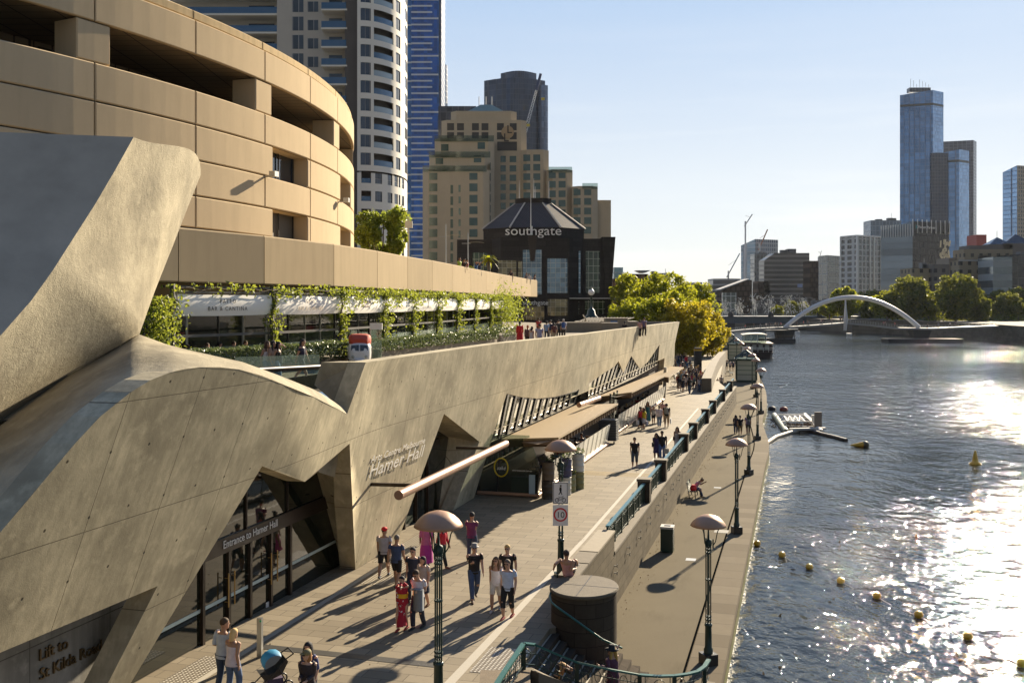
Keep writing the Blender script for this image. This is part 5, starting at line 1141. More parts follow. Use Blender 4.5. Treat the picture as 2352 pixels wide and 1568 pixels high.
def swin(mat, u0, u1, v0, v1, y): m = MB(); m.box(sx_(u0), sx_(u1), y-.08, y+.2, zat(v1, Ys), zat(v0, Ys)); o = m.build('tall_window', mat, sg)
GA = curtain('blue_gridded_window', (.16, .24, .30), (.42, .40, .34), 1.0, 1.0, .07, .35, .45, .08); GB = curtain('gold_reflecting_window', (.20, .17, .09), (.35, .33, .26), 1.0, 1.0, .07, .6, .4, .08); GC = curtain('dark_gridded_window', (.02, .045, .025), (.40, .42, .33), 1.0, 1.5, .09, .5, .2, .1)
for a in ((GA, 1201, 1244, 574, 676, 0), (GA, 1257, 1303, 594, 673, 0), (GA, 1315, 1335, 575, 673, 2.2), (GC, 1348, 1380, 575, 672, 3), (GB, 1144, 1186, 598, 640, 0), (GC, 1083, 1118, 577, 620, 6), (GB, 1190, 1200, 600, 690, 0), (GB, 1258, 1303, 687, 725, 0), (GB, 1200, 1250, 700, 735, 0), (GC, 1318, 1332, 690, 722, 2.2), (GC, 1346, 1392, 690, 722, 3)): swin(*a)
m = MB(); m.box(sx_(1308), sx_(1412), -1.4, 3, zat(686, Ys), zat(684, Ys)); m.build('entry_canopy', plain('pale_canopy', (.5, .48, .44), .5), sg)
m = MB(); m.box(sx_(1188), sx_(1256), -.8, 0, zat(703, Ys), zat(688, Ys)); m.build('sign_band', DG, sg)
text('lettering', 'southgate', WHITE, sg, (sx_(1200), -.9, zat(700, Ys)), (1, 0, 0), (0, 0, 1), 1.35, .05)
m = MB(); m.slab([[(sx_(1218), -.3, zat(600, Ys)), (sx_(1212), -.3, zat(540, Ys)), (sx_(1234), -.3, zat(540, Ys)), (sx_(1228), -.3, zat(600, Ys))]], (0, .3, 0)); m.build('bronze_shield', DKBROWN, sg)
# --- dark rounded tower behind, crane
Yc = 620.0
ct = thing('dark_round_tower', 'dark blue-grey tower with a rounded shoulder behind the hotel, seen beside the crane', 'building', (xat(1190, Yc), Yc, 0)); tx = lambda u: xat(u, Yc)-xat(1190, Yc)
CT = curtain('dark_blue_tower_wall', (.050, .065, .10), (.03, .04, .06), 1.7, 3.3, .2, .3, .4, .15)
def arcblock(parent, nm, mat, x0, x1, dep, z1, bulge, z0=0, n=14, y=0): m = MB(); fr_ = [Vector((x0+(x1-x0)*i/n, y-bulge*math.sin(math.pi*i/n), z0)) for i in range(n+1)]; m.slab([fr_+[Vector((x1, y+dep, z0)), Vector((x0, y+dep, z0))]], (0, 0, z1-z0)); return m.build(nm, mat, parent, fix=True)
arcblock(ct, 'main_shaft', CT, tx(1112), tx(1252), 22, zat(186, Yc), 9); arcblock(ct, 'raised_core', CT, tx(1150), tx(1232), 20, zat(170, Yc), 7.5, y=-1)
arcblock(ct, 'glass_end', curtain('silver_blue_wall', (.16, .20, .27), (.08, .10, .14), 1.5, 3.3, .2, .3, .5), tx(1236), tx(1258), 14, zat(200, Yc), 2, y=-4)
cr = thing('tower_crane', 'white lattice tower crane with yellow parts leaning in front of the dark tower', 'crane', (xat(1206, 600), 600, 0)); m = MB(); a = ony(1206, 305, 600)-cr.location; b = ony(1242, 170, 600)-cr.location
for ox in (-.9, .9):
    for oy in (-.9, .9): m.bar(a+Vector((ox, oy, 0)), b+Vector((ox*.4, oy*.4, 0)), .28)
for i in range(16): q, r_ = a.lerp(b, i/16), a.lerp(b, (i+1)/16); m.bar(q+Vector((-.8, 0, 0)), r_+Vector((.8, 0, 0)), .22); m.bar(q+Vector((.8, 0, 0)), q+Vector((-.8, 0, 0)), .2)
m.build('jib', WHITE, cr); m = MB(); m.box(-1, 1, -1, 1, 0, a.z); m.build('mast', plain('crane_grey', (.3, .3, .3), .5), cr); m = MB(); q = ony(1233, 180, 600)-cr.location; m.bar(a.lerp(b, .72), b, 1.6); m.build('jib_tip', plain('crane_blue', (.03, .05, .12), .5), cr)
m = MB(); q = a.lerp(b, .12); m.box(q.x-.2, q.x+1.8, -1, 0, q.z-.6, q.z+.9); q = ony(1245, 228, 600)-cr.location; m.box(q.x-.5, q.x+1.5, -1, 0, q.z-.7, q.z+.7); m.build('yellow_cab', plain('crane_yellow', (.6, .45, .03), .5), cr)
# --- small buildings between
PLANT_M = plain('roof_plant_grey', (.16, .16, .16), .7)
def box_b(name, lab, u0, u1, vt, Y, mat, dep=15, nm='walls', rz=0, cat='building', base=0):
    t = bld(name, lab, cat, u0, u1, Y, rz, base); w_ = t['w']; del t['w']; blk(t, nm, mat, -w_/2, w_/2, 0, dep, 0, zat(vt, Y)-base)
    if w_ > 9:
        H_ = zat(vt, Y)-base
        for _ in range(rnd.randint(1, 3)): x = rnd.uniform(-w_*.35, w_*.25); q = rnd.uniform(1.5, w_*.14+1.5); blk(t, 'roof_plant', PLANT_M, x, x+q, 2, 6, H_, H_+rnd.uniform(1, 2.8))
        m = MB(); x = rnd.uniform(-w_*.4, w_*.4); m.bar((x, 3, H_), (x, 3, H_+rnd.uniform(3, 6)), .18); m.build('roof_mast', STEEL, t)
    return t, w_
conc_b = plain('light_building_wall', (.42, .41, .39), .8, 0, .1, .1); brick_b = ashlar('dark_brick_building', (.11, .075, .055), bw=3, rh=3.2, axis=0, mort=.5, mcol=.35)
box_b('teal_glass_block', 'small teal glass block just right of the dark shopping building', 1410, 1431, 614, 420, curtain('teal_wall', (.15, .28, .32), (.3, .35, .36), 3, 3.3, .3))
t, w_ = box_b('brick_building', 'dark brick building with a red banner behind the trees', 1442, 1488, 629, 360, brick_b); m = MB(); m.slab([[(-w_/2+3, -1, zat(621, 360)), (w_/2+1, -1, zat(621, 360)), (w_/2-1, -1, zat(626.5, 360)), (-w_/2+5, -1, zat(626.5, 360))]], (0, 8, 0)); m.build('winged_roof', CT, t); m = MB(); m.box(w_/2-2.2, w_/2, -.3, 0, zat(668, 360), zat(647, 360)); m.build('red_banner', plain('red_banner_cloth', (.75, .02, .01), .6), t)
box_b('low_brown_building', 'low dark brown building beside the shopping centre', 1408, 1450, 640, 330, brick_b); t, w_ = box_b('white_office_block', 'white flat office block above the trees lettered THALES', 1486, 1538, 633, 430, conc_b); text('lettering', 'THALES', BLACK, t, (-w_/2+1, -.3, zat(672, 430)), (1, 0, 0), (0, 0, 1), 2.6, .1)
box_b('grey_gabled_block', 'grey block with a gabled top behind the white office block', 1508, 1539, 627, 460, curtain('grey_gable_wall', (.25, .28, .31), (.4, .4, .4), 4, 3.2, .6)); box_b('white_slab_block', 'pale slab block above the autumn tree', 1568, 1600, 649, 480, conc_b); box_b('gridded_grey_tower', 'slim grey gridded block at the right of the pale slab', 1596, 1613, 648, 500, curtain('grey_grid_wall', (.22, .26, .30), (.5, .5, .5), 2, 3, .5))
# --- right skyline
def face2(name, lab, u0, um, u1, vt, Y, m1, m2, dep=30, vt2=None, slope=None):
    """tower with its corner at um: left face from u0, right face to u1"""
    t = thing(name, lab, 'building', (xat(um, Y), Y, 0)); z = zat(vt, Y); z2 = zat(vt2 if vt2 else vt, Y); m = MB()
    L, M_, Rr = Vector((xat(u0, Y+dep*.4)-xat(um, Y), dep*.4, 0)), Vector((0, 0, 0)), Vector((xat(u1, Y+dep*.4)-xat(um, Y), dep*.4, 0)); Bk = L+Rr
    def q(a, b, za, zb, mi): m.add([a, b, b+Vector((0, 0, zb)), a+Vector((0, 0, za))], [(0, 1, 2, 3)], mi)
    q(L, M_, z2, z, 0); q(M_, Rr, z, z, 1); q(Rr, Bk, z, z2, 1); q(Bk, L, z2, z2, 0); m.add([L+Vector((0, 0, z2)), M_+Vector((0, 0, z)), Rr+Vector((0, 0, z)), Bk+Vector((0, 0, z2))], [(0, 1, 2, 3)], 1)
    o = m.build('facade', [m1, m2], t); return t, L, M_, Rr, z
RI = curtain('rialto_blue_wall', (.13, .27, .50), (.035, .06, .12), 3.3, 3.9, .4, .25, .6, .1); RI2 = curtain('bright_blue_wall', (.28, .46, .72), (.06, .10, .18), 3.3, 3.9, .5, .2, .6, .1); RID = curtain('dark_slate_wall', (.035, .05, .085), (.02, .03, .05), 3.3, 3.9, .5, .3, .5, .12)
def crown(t, L, M_, Rr, z, h, nm='dark_floor_band'):
    m = MB(); k = .3
    for a, b in ((L, M_), (M_, Rr)): d = Vector((0, -k, 0)); m.add([a+d+Vector((0, 0, z-h)), b+d+Vector((0, 0, z-h)), b+d+Vector((0, 0, z-h+2.6)), a+d+Vector((0, 0, z-h+2.6))], [(0, 1, 2, 3)])
    m.build(nm, BLACK, t)
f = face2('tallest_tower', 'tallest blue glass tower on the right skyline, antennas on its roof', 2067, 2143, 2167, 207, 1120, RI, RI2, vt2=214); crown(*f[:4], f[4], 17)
t = f[0]; m = MB(); z = f[4]; m.box(-24, 0, 6, 14, z-1, z+4); m.build('roof_plant', RID, t)
for i in range(7): m = MB(); x = -22+i*3.4; h = rnd.uniform(3, 12); m.tube([(x, 8, z+3), (x, 8, z+3+h)], .22, 4); m.build('antenna', STEEL, t)
face2('dark_slab_tower', 'dark slate tower behind the blue pair', 2160, 2236, 2243, 322, 1200, curtain('slate_grey_wall', (.075, .08, .11), (.05, .055, .08), 3, 3.6, .4, .2, .3), RID)
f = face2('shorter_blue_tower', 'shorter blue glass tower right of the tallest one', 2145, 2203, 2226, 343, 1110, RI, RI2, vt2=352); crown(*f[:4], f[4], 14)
m = MB(); m.box(xat(2145, 1108)-xat(2203, 1110), xat(2182, 1108)-xat(2203, 1110), 4, 8, 0, zat(350, 1110)); m.build('dark_bay', RID, f[0])
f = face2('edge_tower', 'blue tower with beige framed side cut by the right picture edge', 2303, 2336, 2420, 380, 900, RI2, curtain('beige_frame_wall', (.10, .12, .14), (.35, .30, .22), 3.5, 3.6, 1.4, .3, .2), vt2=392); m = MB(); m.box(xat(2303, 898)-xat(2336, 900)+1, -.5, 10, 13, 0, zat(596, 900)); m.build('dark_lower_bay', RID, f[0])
PP = curtain('pitcher_glass_wall', (.17, .21, .25), (.10, .12, .13), 2, 3.4, .2, .3, .5, .08); PD = curtain('dark_ribbed_office_wall', (.035, .032, .03), (.018, .016, .015), 1.6, 3.4, .6, .5, .2)
t, L, M_, Rr, z = face2('dark_office_block', 'dark office block with a glass side, lettered PITCHER PARTNERS at its top', 2023, 2096, 2180, 508, 520, PP, PD, vt2=525); m = MB()
d = (Rr-M_).normalized()
for i in range(9):
    p = M_+(Rr-M_)*(i/8); m.bar(p+Vector((0, -.5, z-6)), p+Vector((0, -.5, z+1)), .35)
for i in range(14): p = L+(M_-L)*(i/13); m.bar(p+Vector((0, -.5, z-8)), p+Vector((0, -.5, z-1.5)), .3)
m.build('crown_fins', WHITE, t); m = MB(); p0, p1 = M_+Vector((.5, -.35, z-5)), Rr+Vector((0, -.35, z-5)); m.add([p0, p1, p1+Vector((0, 0, 4.6)), p0+Vector((0, 0, 4.6))], [(0, 1, 2, 3)]); m.build('sign_panel', BLACK, t)
text('lettering', 'Pitcher Partners', WHITE, t, M_+d*3.6+Vector((0, -.6, z-3.6)), d, (0, 0, 1), 2.1, .05); m = MB(); q = M_+d*2+Vector((0, -.6, z-2.9)); m.add([q+Vector((-1.2, 0, 0)), q+Vector((0, 0, -1.3)), q+Vector((1.2, 0, 0)), q+Vector((0, 0, 1.3))], [(0, 1, 2, 3)]); m.build('sign_diamond', plain('teal_diamond', (.05, .25, .25), .5), t)
m = MB()
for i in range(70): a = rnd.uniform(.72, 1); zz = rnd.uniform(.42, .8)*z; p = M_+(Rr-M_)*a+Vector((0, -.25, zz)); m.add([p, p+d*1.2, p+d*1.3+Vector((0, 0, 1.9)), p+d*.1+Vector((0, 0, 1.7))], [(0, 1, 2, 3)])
m.build('painted_lit_panes', glassy('painted_glint', (.55, .48, .32), .25, .3), t)  # pale gold quads paint sunlit reflections onto the dark facade
box_b('blue_grey_office', 'blue-grey office block behind the white gridded one', 2000, 2070, 506, 720, curtain('blue_grey_office_wall', (.13, .18, .24), (.2, .24, .28), 2.5, 3.4, .3, .2, .4))
t, L, M_, Rr, z = face2('white_gridded_block', 'white gridded apartment block with small square windows', 1931, 1968, 2023, 541, 560, curtain('white_grid_a', (.03, .035, .04), (.55, .55, .52), 3.0, 3.2, 1.2, .4, .1, .2, strong=1.1), curtain('white_grid_b', (.05, .07, .075), (.48, .48, .46), 4.6, 3.2, 1.5, .6, .2, .15, strong=.6)); m = MB()
for p in (L, M_, M_.lerp(Rr, .55), Rr, M_.lerp(Rr, .72)): m.bar(p+Vector((0, -.2, 0)), p+Vector((0, -.2, z)), .9)
m.bar(L+Vector((0, -.2, z)), M_+Vector((0, -.2, z)), .8); m.bar(M_+Vector((0, -.2, z)), Rr+Vector((0, -.2, z)), .8); m.build('white_frame', WHITE, t)
face2('dark_framed_block', 'dark glass block with white vertical frames left of the white gridded block', 1880, 1900, 1932, 586, 620, curtain('dark_frame_a', (.05, .06, .06), (.35, .36, .35), 5, 6.5, .5, .4, .3), curtain('dark_frame_b', (.03, .04, .04), (.25, .26, .25), 4, 3.3, .4, .8, .3)); box_b('narrow_grey_block', 'narrow grey block between the banded and the dark framed blocks', 1860, 1882, 599, 660, brick_b)
BAND = curtain('banded_wall', (.06, .055, .05), (.30, .27, .23), 60, 3.3, .02, .3, .2, .3, strong=1.3)
t, w_ = box_b('banded_office_block', 'brown and grey block of horizontal bands with a sloping left shoulder', 1778, 1859, 581, 700, BAND); m = MB(); m.slab([[(-w_/2-7, 0, 0), (-w_/2, 0, 0), (-w_/2, 0, zat(582, 700)), (-w_/2-7, 0, zat(598, 700))]], (0, 15, 0)); m.build('sloping_shoulder', BAND, t, fix=True); m = MB(); m.box(-2, 4, 3, 9, zat(581, 700), zat(571, 700)); m.build('roof_plant', RID, t); m = MB(); m.box(4, 7.5, -.4, 0, zat(660, 700), zat(652, 700)); m.build('billboard', plain('pale_blue_billboard', (.35, .42, .6), .5), t)
face2('grey_glass_tower', 'grey-blue glass tower under construction with a crane on its roof', 1702, 1735, 1787, 549, 900, curtain('tower_under_a', (.20, .28, .36), (.35, .38, .4), 3, 3.8, .5, .3, .5), curtain('tower_under_b', (.12, .16, .20), (.40, .41, .41), 3, 3.8, .9, .5, .3), vt2=562)
box_b('dark_slim_tower', 'dark slim tower in front of the grey glass tower', 1733, 1768, 583, 850, curtain('dark_slim_wall', (.05, .065, .08), (.15, .16, .17), 3, 3.6, .5, .5, .3)); box_b('brown_low_tower', 'low brown block below the dark slim tower', 1741, 1768, 646, 700, brick_b)
LB = curtain('layered_wall', (.10, .10, .10), (.38, .38, .36), 80, 3.4, .02, .3, .2, .3, strong=1.0)
t = thing('curved_terraced_building', 'low curved terraced building at the left end of the right skyline', 'building', (xat(1666, 650), 650, 0)); arcblock(t, 'lower_floors', LB, xat(1631, 650)-xat(1666, 650), 10, 20, zat(655, 650), 5); arcblock(t, 'upper_floors', LB, xat(1638, 650)-xat(1666, 650), 10, 18, zat(640, 650), 4)
t = thing('sloped_roof_building', 'brown building with a long sloping pale roof near the bridge', 'building', (xat(1690, 600), 600, 0)); m = MB(); x0, x1, x2 = xat(1658, 600)-xat(1690, 600), 0, xat(1727, 600)-xat(1690, 600); m.slab([[(x0, 0, 0), (x2, 0, 0), (x2, 0, zat(643, 600)), (x2-3, 0, zat(643, 600)), (x0, 0, zat(667, 600))]], (0, 14, 0)); m.build('gable_wall', brick_b, t, fix=True)
m = MB(); m.slab([[(x0-1, -1, zat(667, 600)), (x2-2, -1, zat(642, 600)), (x2-2, -1, zat(640, 600)), (x0-1, -1, zat(664, 600))]], (0, 16, 0)); m.build('sloping_roof', conc_b, t, fix=True); blk(t, 'glazed_front', curtain('pale_glazed_front', (.3, .34, .36), (.55, .55, .55), 3, 4, .4), x0, x1, -1.5, 0, 0, zat(672, 600))
STN = curtain('stone_facade_small_windows', (.03, .028, .025), (.30, .25, .17), 4.2, 4.0, 2.6, .3, 0, .6, .3, strong=2.2); STN2 = curtain('grey_stone_windows', (.04, .04, .045), (.17, .155, .14), 3.8, 3.8, 2.2, .3, 0, .6, .3, strong=1.9)
t, w_ = box_b('domed_stone_building', 'old beige stone building with rows of windows and a stepped roofline on the right bank', 2204, 2340, 598, 480, STN); blk(t, 'upper_storey', STN, -w_/2+3, w_/2-2, 2, 14, 0, zat(572, 480)); blk(t, 'attic', plain('lead_roof', (.13, .12, .11), .7), -w_/2+6, w_/2-6, 3, 14, 0, zat(563, 480)); m = MB(); m.box(-w_/2-.4, w_/2+.4, -.5, 0, zat(600, 480), zat(597, 480)); m.build('cornice', conc_b, t)
for (u, v0, v1, w1, lab) in ((2290, 562, 545, 5.5, 'left of the two glass pyramid roofs with a spike'), (2332, 560, 538, 7.5, 'right of the two glass pyramid roofs with a spike')):
    g = thing('glass_pyramid', lab, 'roof light', (xat(u, 500), 500, 0)); m = MB(); z0, z1 = zat(v0, 500), zat(v1, 500); m.rings([[Vector((-w1, -4, z0)), Vector((w1, -4, z0)), Vector((w1, 4, z0)), Vector((-w1, 4, z0))], [Vector((-.1, -.1, z1)), Vector((.1, -.1, z1)), Vector((.1, .1, z1)), Vector((-.1, .1, z1))]], smooth=False); m.build('glazed_roof', GL_WIN, g); m = MB(); m.tube([(0, 0, z1), (0, 0, z1+3.2)], .12, 4); m.build('spike', STEEL, g); m = MB(); m.box(-w1-.4, w1+.4, -4, 4, 0, z0); m.build('base_block', plain('lead_roof', (.13, .12, .11), .7), g)
box_b('striped_glass_block', 'low glass block with pale and grey stripes at the right edge', 2281, 2325, 590, 462, curtain('striped_glass', (.12, .16, .18), (.26, .30, .31), 50, 6.4, .02, .1, .4, .1, strong=3.1)); box_b('dark_glass_block', 'dark glass block joined to the right of the striped one', 2325, 2400, 585, 464, curtain('dark_glass_b', (.03, .035, .04), (.05, .055, .06), 3, 3.4, .3, .5, .3))
box_b('beige_lit_block', 'small sunlit beige building in front of the dark office block', 2096, 2147, 616, 470, STN); box_b('grey_side_block', 'plain grey building between the beige block and the old stone one', 2147, 2180, 607, 465, STN2); box_b('blank_beige_tower', 'blank-walled beige block beside the old stone building', 2180, 2200, 592, 490, plain('blank_beige_wall', (.26, .22, .17), .8)); box_b('station_hall', 'long low pale hall on the right bank behind the trees', 2150, 2330, 652, 474, plain('station_stone', (.24, .21, .16), .8, 0, .3, .2), dep=12); box_b('small_red_roof', 'small red plant room on a far roof', 2243, 2266, 539, 700, plain('red_plant_room', (.35, .05, .04), .7))
for (u, v0, v1, u2, v2, lab) in ((1712, 560, 508, 1728, 492, 'white tower crane on the grey glass tower'), (1745, 580, 560, 1763, 527, 'orange tower crane beside the grey glass tower'), (1673, 640, 622, 1699, 582, 'thin white crane above the curved terraced building'), (1880, 600, 590, 1887, 576, 'tiny distant crane between the right skyline blocks')):
    Y = 895; c = thing('tower_crane', lab, 'crane', (xat(u, Y), Y, 0), 0, 'cranes on the right skyline'); m = MB(); m.bar((0, 0, 0), (0, 0, zat(v1, Y)), 1.2); m.build('mast', WHITE, c); m = MB(); a = Vector((0, 0, zat(v1+8, Y))); b = ony(u2, v2, Y)-c.location; m.bar(a+(a-b)*.15, b, .9 if 'tiny' not in lab else .4); m.bar(Vector((0, 0, zat(v1, Y)+5)), a.lerp(b, .7), .25); m.build('jib', plain('crane_orange', (.4, .16, .08), .6) if 'orange' in lab else WHITE, c)
# low blocks closing the view behind the bridge
for i, (u0, u1, v, Y, c) in enumerate(((1600, 1640, 700, 640, (.30, .33, .36)), (1725, 1800, 690, 600, (.16, .15, .14)), (1800, 1880, 692, 590, (.2, .17, .13)), (1880, 1960, 690, 560, (.14, .14, .14)), (1960, 2110, 688, 530, (.12, .11, .10)), (2110, 2352, 690, 470, (.14, .12, .10)))):
    box_b('riverside_shed', ['pale low shed near the river bend', 'dark low shed below the slim tower', 'brown low shed below the banded block', 'dark low shed right of the banded block', 'dark low shed behind the arch bridge', 'long dark viaduct building behind the right bank trees'][i], u0, u1, v, Y, curtain('shed_wall_%d' % i, c, mul(c, .5), 4, 4, .4, .4, .1, .5))
# ================================================================ trees
rt = random.Random(5)
def crown_pts(rx, ry, rz, n, cl, seed, low=.15):
    g = random.Random(seed); cs = []
    for _ in range(cl):
        while True:
            p = Vector((g.uniform(-1, 1), g.uniform(-1, 1), g.uniform(-1, 1)))
            if .35 < p.length < .95: break
        cs.append((p, g.uniform(.16, .34)))
    out_ = []
    for _ in range(n):
        c, r = g.choice(cs); d = Vector((g.gauss(0, 1), g.gauss(0, 1), g.gauss(0, 1))).normalized()*r*g.uniform(.55, 1.05)
        p = c+d; out_.append(Vector((p.x*rx, p.y*ry, p.z*rz)))
    return out_, cs
def make_tree(name, lab, cat, rx, rz, zc, n, cl, leaf, size, seed, group, trunk=.28):
    t = thing(name, lab, cat, (0, 0, 0), 0, group); pts, cs = crown_pts(rx, rx, rz, n, cl, seed); g = random.Random(seed+1); m = MB(); leaves(m, [p+Vector((0, 0, zc)) for p in pts], size, g); m.build('crown', leaf, t)
    m = MB(); m.tube([(0, 0, -1), (.05, 0, zc*.35), (-.1, .1, zc*.75), (.05, 0, zc+rz*.5)], [trunk*1.25, trunk, trunk*.7, .05], 9)
    for c, r in cs[:14]:
        e = Vector((c.x*rx, c.y*rx, c.z*rz+zc)); s = Vector((0, 0, zc*(.45+.3*g.random()))); mid = s.lerp(e, .5)+Vector((0, 0, -.3)); m.tube([s, mid, e], [trunk*.45, trunk*.28, .03], 5)
    m.build('trunk', BARK, t); return t
TG = make_tree('plane_tree', 'x', 'tree', 5.5, 5.6, 9.0, 9500, 78, LEAF_PL, .33, 21, 'plane trees at the end of the promenade')
TA = make_tree('plane_tree', 'x', 'tree', 5.2, 4.9, 6.2, 9500, 74, LEAF_AU, .30, 33, 'plane trees at the end of the promenade')
def place(o, u, Y, z, sc_=1.0, lab=None, first=False, rz=0):
    o2 = o if first else copy_tree(o); o2.location = (xat(u, Y), Y, z); o2.scale = (sc_,)*3; o2.rotation_euler = (0, 0, rz); o2['label'] = lab; return o2
place(TG, 1472, 205, 0, 1.12, 'leftmost green plane tree rising above the concrete prow, next to the dark shopping building', True)
place(TG, 1530, 196, 0, 1.10, 'tallest yellow-green plane tree, centre of the group above the prow', rz=1.3)
place(TG, 1590, 222, 0, 1.0, 'green plane tree behind the autumn one, its top near the skyline gap', rz=2.4)
place(TG, 1445, 178, .5, .72, 'smaller green plane tree low at the left of the group', rz=4)
place(TA, 1570, 166, -.4, .98, 'yellow and orange plane tree with its trunk among the crowd', True)
place(TA, 1613, 182, -1.0, .86, 'golden plane tree nearest the river edge', rz=2)
place(TG, 1520, 172, .5, .8, 'green plane tree just behind the tip of the concrete prow', rz=3.6)
place(TA, 1638, 235, -1.5, .7, 'small far autumn tree beside the farthest kiosk', rz=1)
TT = make_tree('street_tree', 'bright green tree behind the beige parapet, left of the tall lamp', 'tree', 2.7, 3.1, 16.2, 9000, 40, leafmat('bright_green_leaf', (.06, .10, .012), (.15, .20, .02), (.30, .33, .04), tr=.5), .20, 55, None, .15)
TT.location = (xat(880, 100), 100, 0.5); TT['label'] = 'bright green tree behind the beige parapet, left of the tall lamp'
FT = make_tree('riverbank_tree', 'x', 'tree', 8.0, 7.4, 8.6, 8000, 70, LEAF_DK, .62, 71, 'trees along the right bank', .4)
FY = make_tree('riverbank_tree', 'x', 'tree', 8.0, 7.0, 8.4, 8000, 66, LEAF_PL, .60, 77, 'trees along the right bank', .4)
fts = [(FY, 1938, 445, .95, 'yellow-green tree rising above the left half of the white arch'), (FY, 2038, 425, .86, 'yellow-green tree just right of the arch top'), (FT, 2088, 415, 1.12, 'large dark tree right of the arch, first of the tall pair'), (FY, 2132, 418, .80, 'pale yellow tree between the two big dark ones'), (FT, 2196, 400, 1.15, 'largest dark green tree of the right bank'), (FT, 1815, 540, .55, 'round dark tree left of the arch'), (FY, 1785, 520, .42, 'small golden tree behind the far bridge railing'), (FT, 1845, 530, .5, 'dark tree between the small golden ones'), (FY, 1868, 520, .4, 'small golden tree close to the arch foot'), (FT, 1992, 470, .8, 'dark tree behind the middle of the arch'), (FT, 2012, 500, .85, 'dark tree top seen under the white gridded block'), (FY, 2236, 450, .82, 'light green tree behind the largest dark one'), (FT, 2290, 450, .8, 'dark bushy tree beneath the glass striped block'), (FT, 2340, 430, .85, 'dark tree cut by the right edge of the picture'), (FY, 2262, 470, .75, 'pale tree left of the far right palms'), (FT, 2160, 480, .9, 'dark tree behind the pale yellow one'), (FY, 1905, 460, .6, 'yellow bush-like tree at the left foot of the tall one under the arch'), (FT, 2318, 415, .72, 'low dark tree near the right picture edge, in front of the palms'), (FY, 2268, 420, .62, 'low yellow-green tree at the start of the right river wall'), (FT, 2244, 405, .66, 'dark tree touching the largest one on its right'), (FT, 2052, 470, .75, 'dark tree behind the yellow-green pair')]
seen = set()
for o, u, Y, s, lab in fts:
    place(o, u, Y, 2.2, s, lab, o.name not in seen, rt.uniform(0, 6)); seen.add(o.name)
m = MB(); leaves(m, [Vector((168+rt.random()*120, 400+rt.random()*90, 2.6+rt.random()**1.5*2.6)) for _ in range(7000)], .6, rt); m.build('bank_shrubs', LEAF_DK, kind='stuff')['label'] = 'dark shrubs covering the right bank below the trees'
# palms
def palm(u, v, Y, z0, lab, h, s=1.0, first=None):
    t = thing('palm_tree', lab, 'palm', (xat(u, Y), Y, z0), 0, 'palm trees'); m = MB(); m.tube([(0, 0, 0), (.05, 0, h*.5), (0, 0, h)], [.22*s, .17*s, .24*s], 8); m.build('trunk', BARK, t); m = MB()
    for i in range(34):
        a = rt.uniform(0, 6.28); up = rt.uniform(-.35, 1.2); L = 1.25*s; d = Vector((math.cos(a), math.sin(a), 0)); pr_ = None; sd_ = Vector((-d.y, d.x, 0))
        for k in range(6):
            q = k/5; p = d*(L*q*math.cos(up*.6))+Vector((0, 0, h+.1+math.sin(up)*L*q-.65*L*q*q)); w_ = .17*s*(math.sin(math.pi*min(1, q+.15))+.05)
            if pr_: m.add([pr_[0]-sd_*pr_[1], pr_[0]+sd_*pr_[1], p+sd_*w_, p-sd_*w_], [(0, 1, 2, 3)])
            pr_ = (p, w_)
    m.build('crown', LEAF_PL if s < 1.6 else LEAF_DK, t)
palm(1122, 590, 118, 12.0, 'palm tree standing above the beige parapet in front of the dark shopping building', 2.9, 1.05); palm(1083, 600, 122, 12.0, 'small palm behind the people on the beige parapet', 1.9, .8)
palm(2300, 665, 440, 2.6, 'tall dark palm among the trees at the far right', 12, 2.6); palm(2278, 668, 445, 2.6, 'dark palm left of the tall one at the far right', 10.5, 2.4); palm(2228, 668, 452, 2.6, 'pale palm behind the far right viaduct', 11, 2.4)
# tall curved-arm lamps on the upper terrace
for u, v0, v1, Y, lab in ((939, 590, 498, 95, 'tall pole with floodlights behind the beige parapet beside the tree'), (1024, 600, 515, 105, 'left of the two poles with a wing-shaped lamp above the parapet'), (1075, 610, 535, 112, 'right of the two poles with a wing-shaped lamp above the parapet')):
    t = thing('terrace_lamp', lab, 'lamp post', (xat(u, Y), Y, 12)); m = MB(); h = zat(v1, Y)-12; m.tube([(0, 0, 0), (0, 0, h)], [.09, .05], 8); m.build('pole', STEEL, t)
    m = MB(); zz = h*.72
    if u > 1000: m.grid([[Vector((x, y, zz+.25-.10*(x-.9)**2+.3)) for y in (-.25, .25)] for x in [0+.2*k for k in range(10)]]); m.build('wing_shade', plain('pale_lamp_wing', (.5, .46, .33), .5), t)
    else: m.box(-.35, .35, -.15, .15, h*.82, h*.93); m.build('lamp_head', STEEL, t)
    m = MB(); m.bar((-.7, 0, zz+.4), (.3, 0, zz+.4), .06); m.build('arm', STEEL, t)
# ================================================================ bridges
GIRD = plain('blue_grey_girder', (.10, .13, .16), .6, .1, .15, .3); DKC = plain('dark_bridge_pier', (.05, .05, .05), .8)
Yq = 480
br_ = thing('road_bridge', 'low blue-grey girder road bridge with stone piers crossing the far river', 'bridge', (xat(1820, Yq), Yq, 0)); bx_ = lambda u: xat(u, Yq)-xat(1820, Yq)
blk(br_, 'girder', GIRD, bx_(1600), bx_(1990), -6, 14, .35, 3.1); blk(br_, 'deck_edge', GIRD, bx_(1598), bx_(1992), -6.6, 14.5, 3.1, 3.6)
m = MB()
for i in range(90): x = bx_(1600)+i*(bx_(1990)-bx_(1600))/90; m.box(x, x+.22, -6.2, -6, .4, 3.1)
m.build('stiffeners', GIRD, br_); m = MB(); m.box(bx_(1600), bx_(1990), -6.3, -6.2, 4.5, 4.65)
for i in range(120): x = bx_(1600)+i*(bx_(1990)-bx_(1600))/120; m.box(x, x+.12, -6.3, -6.2, 3.6, 4.55)
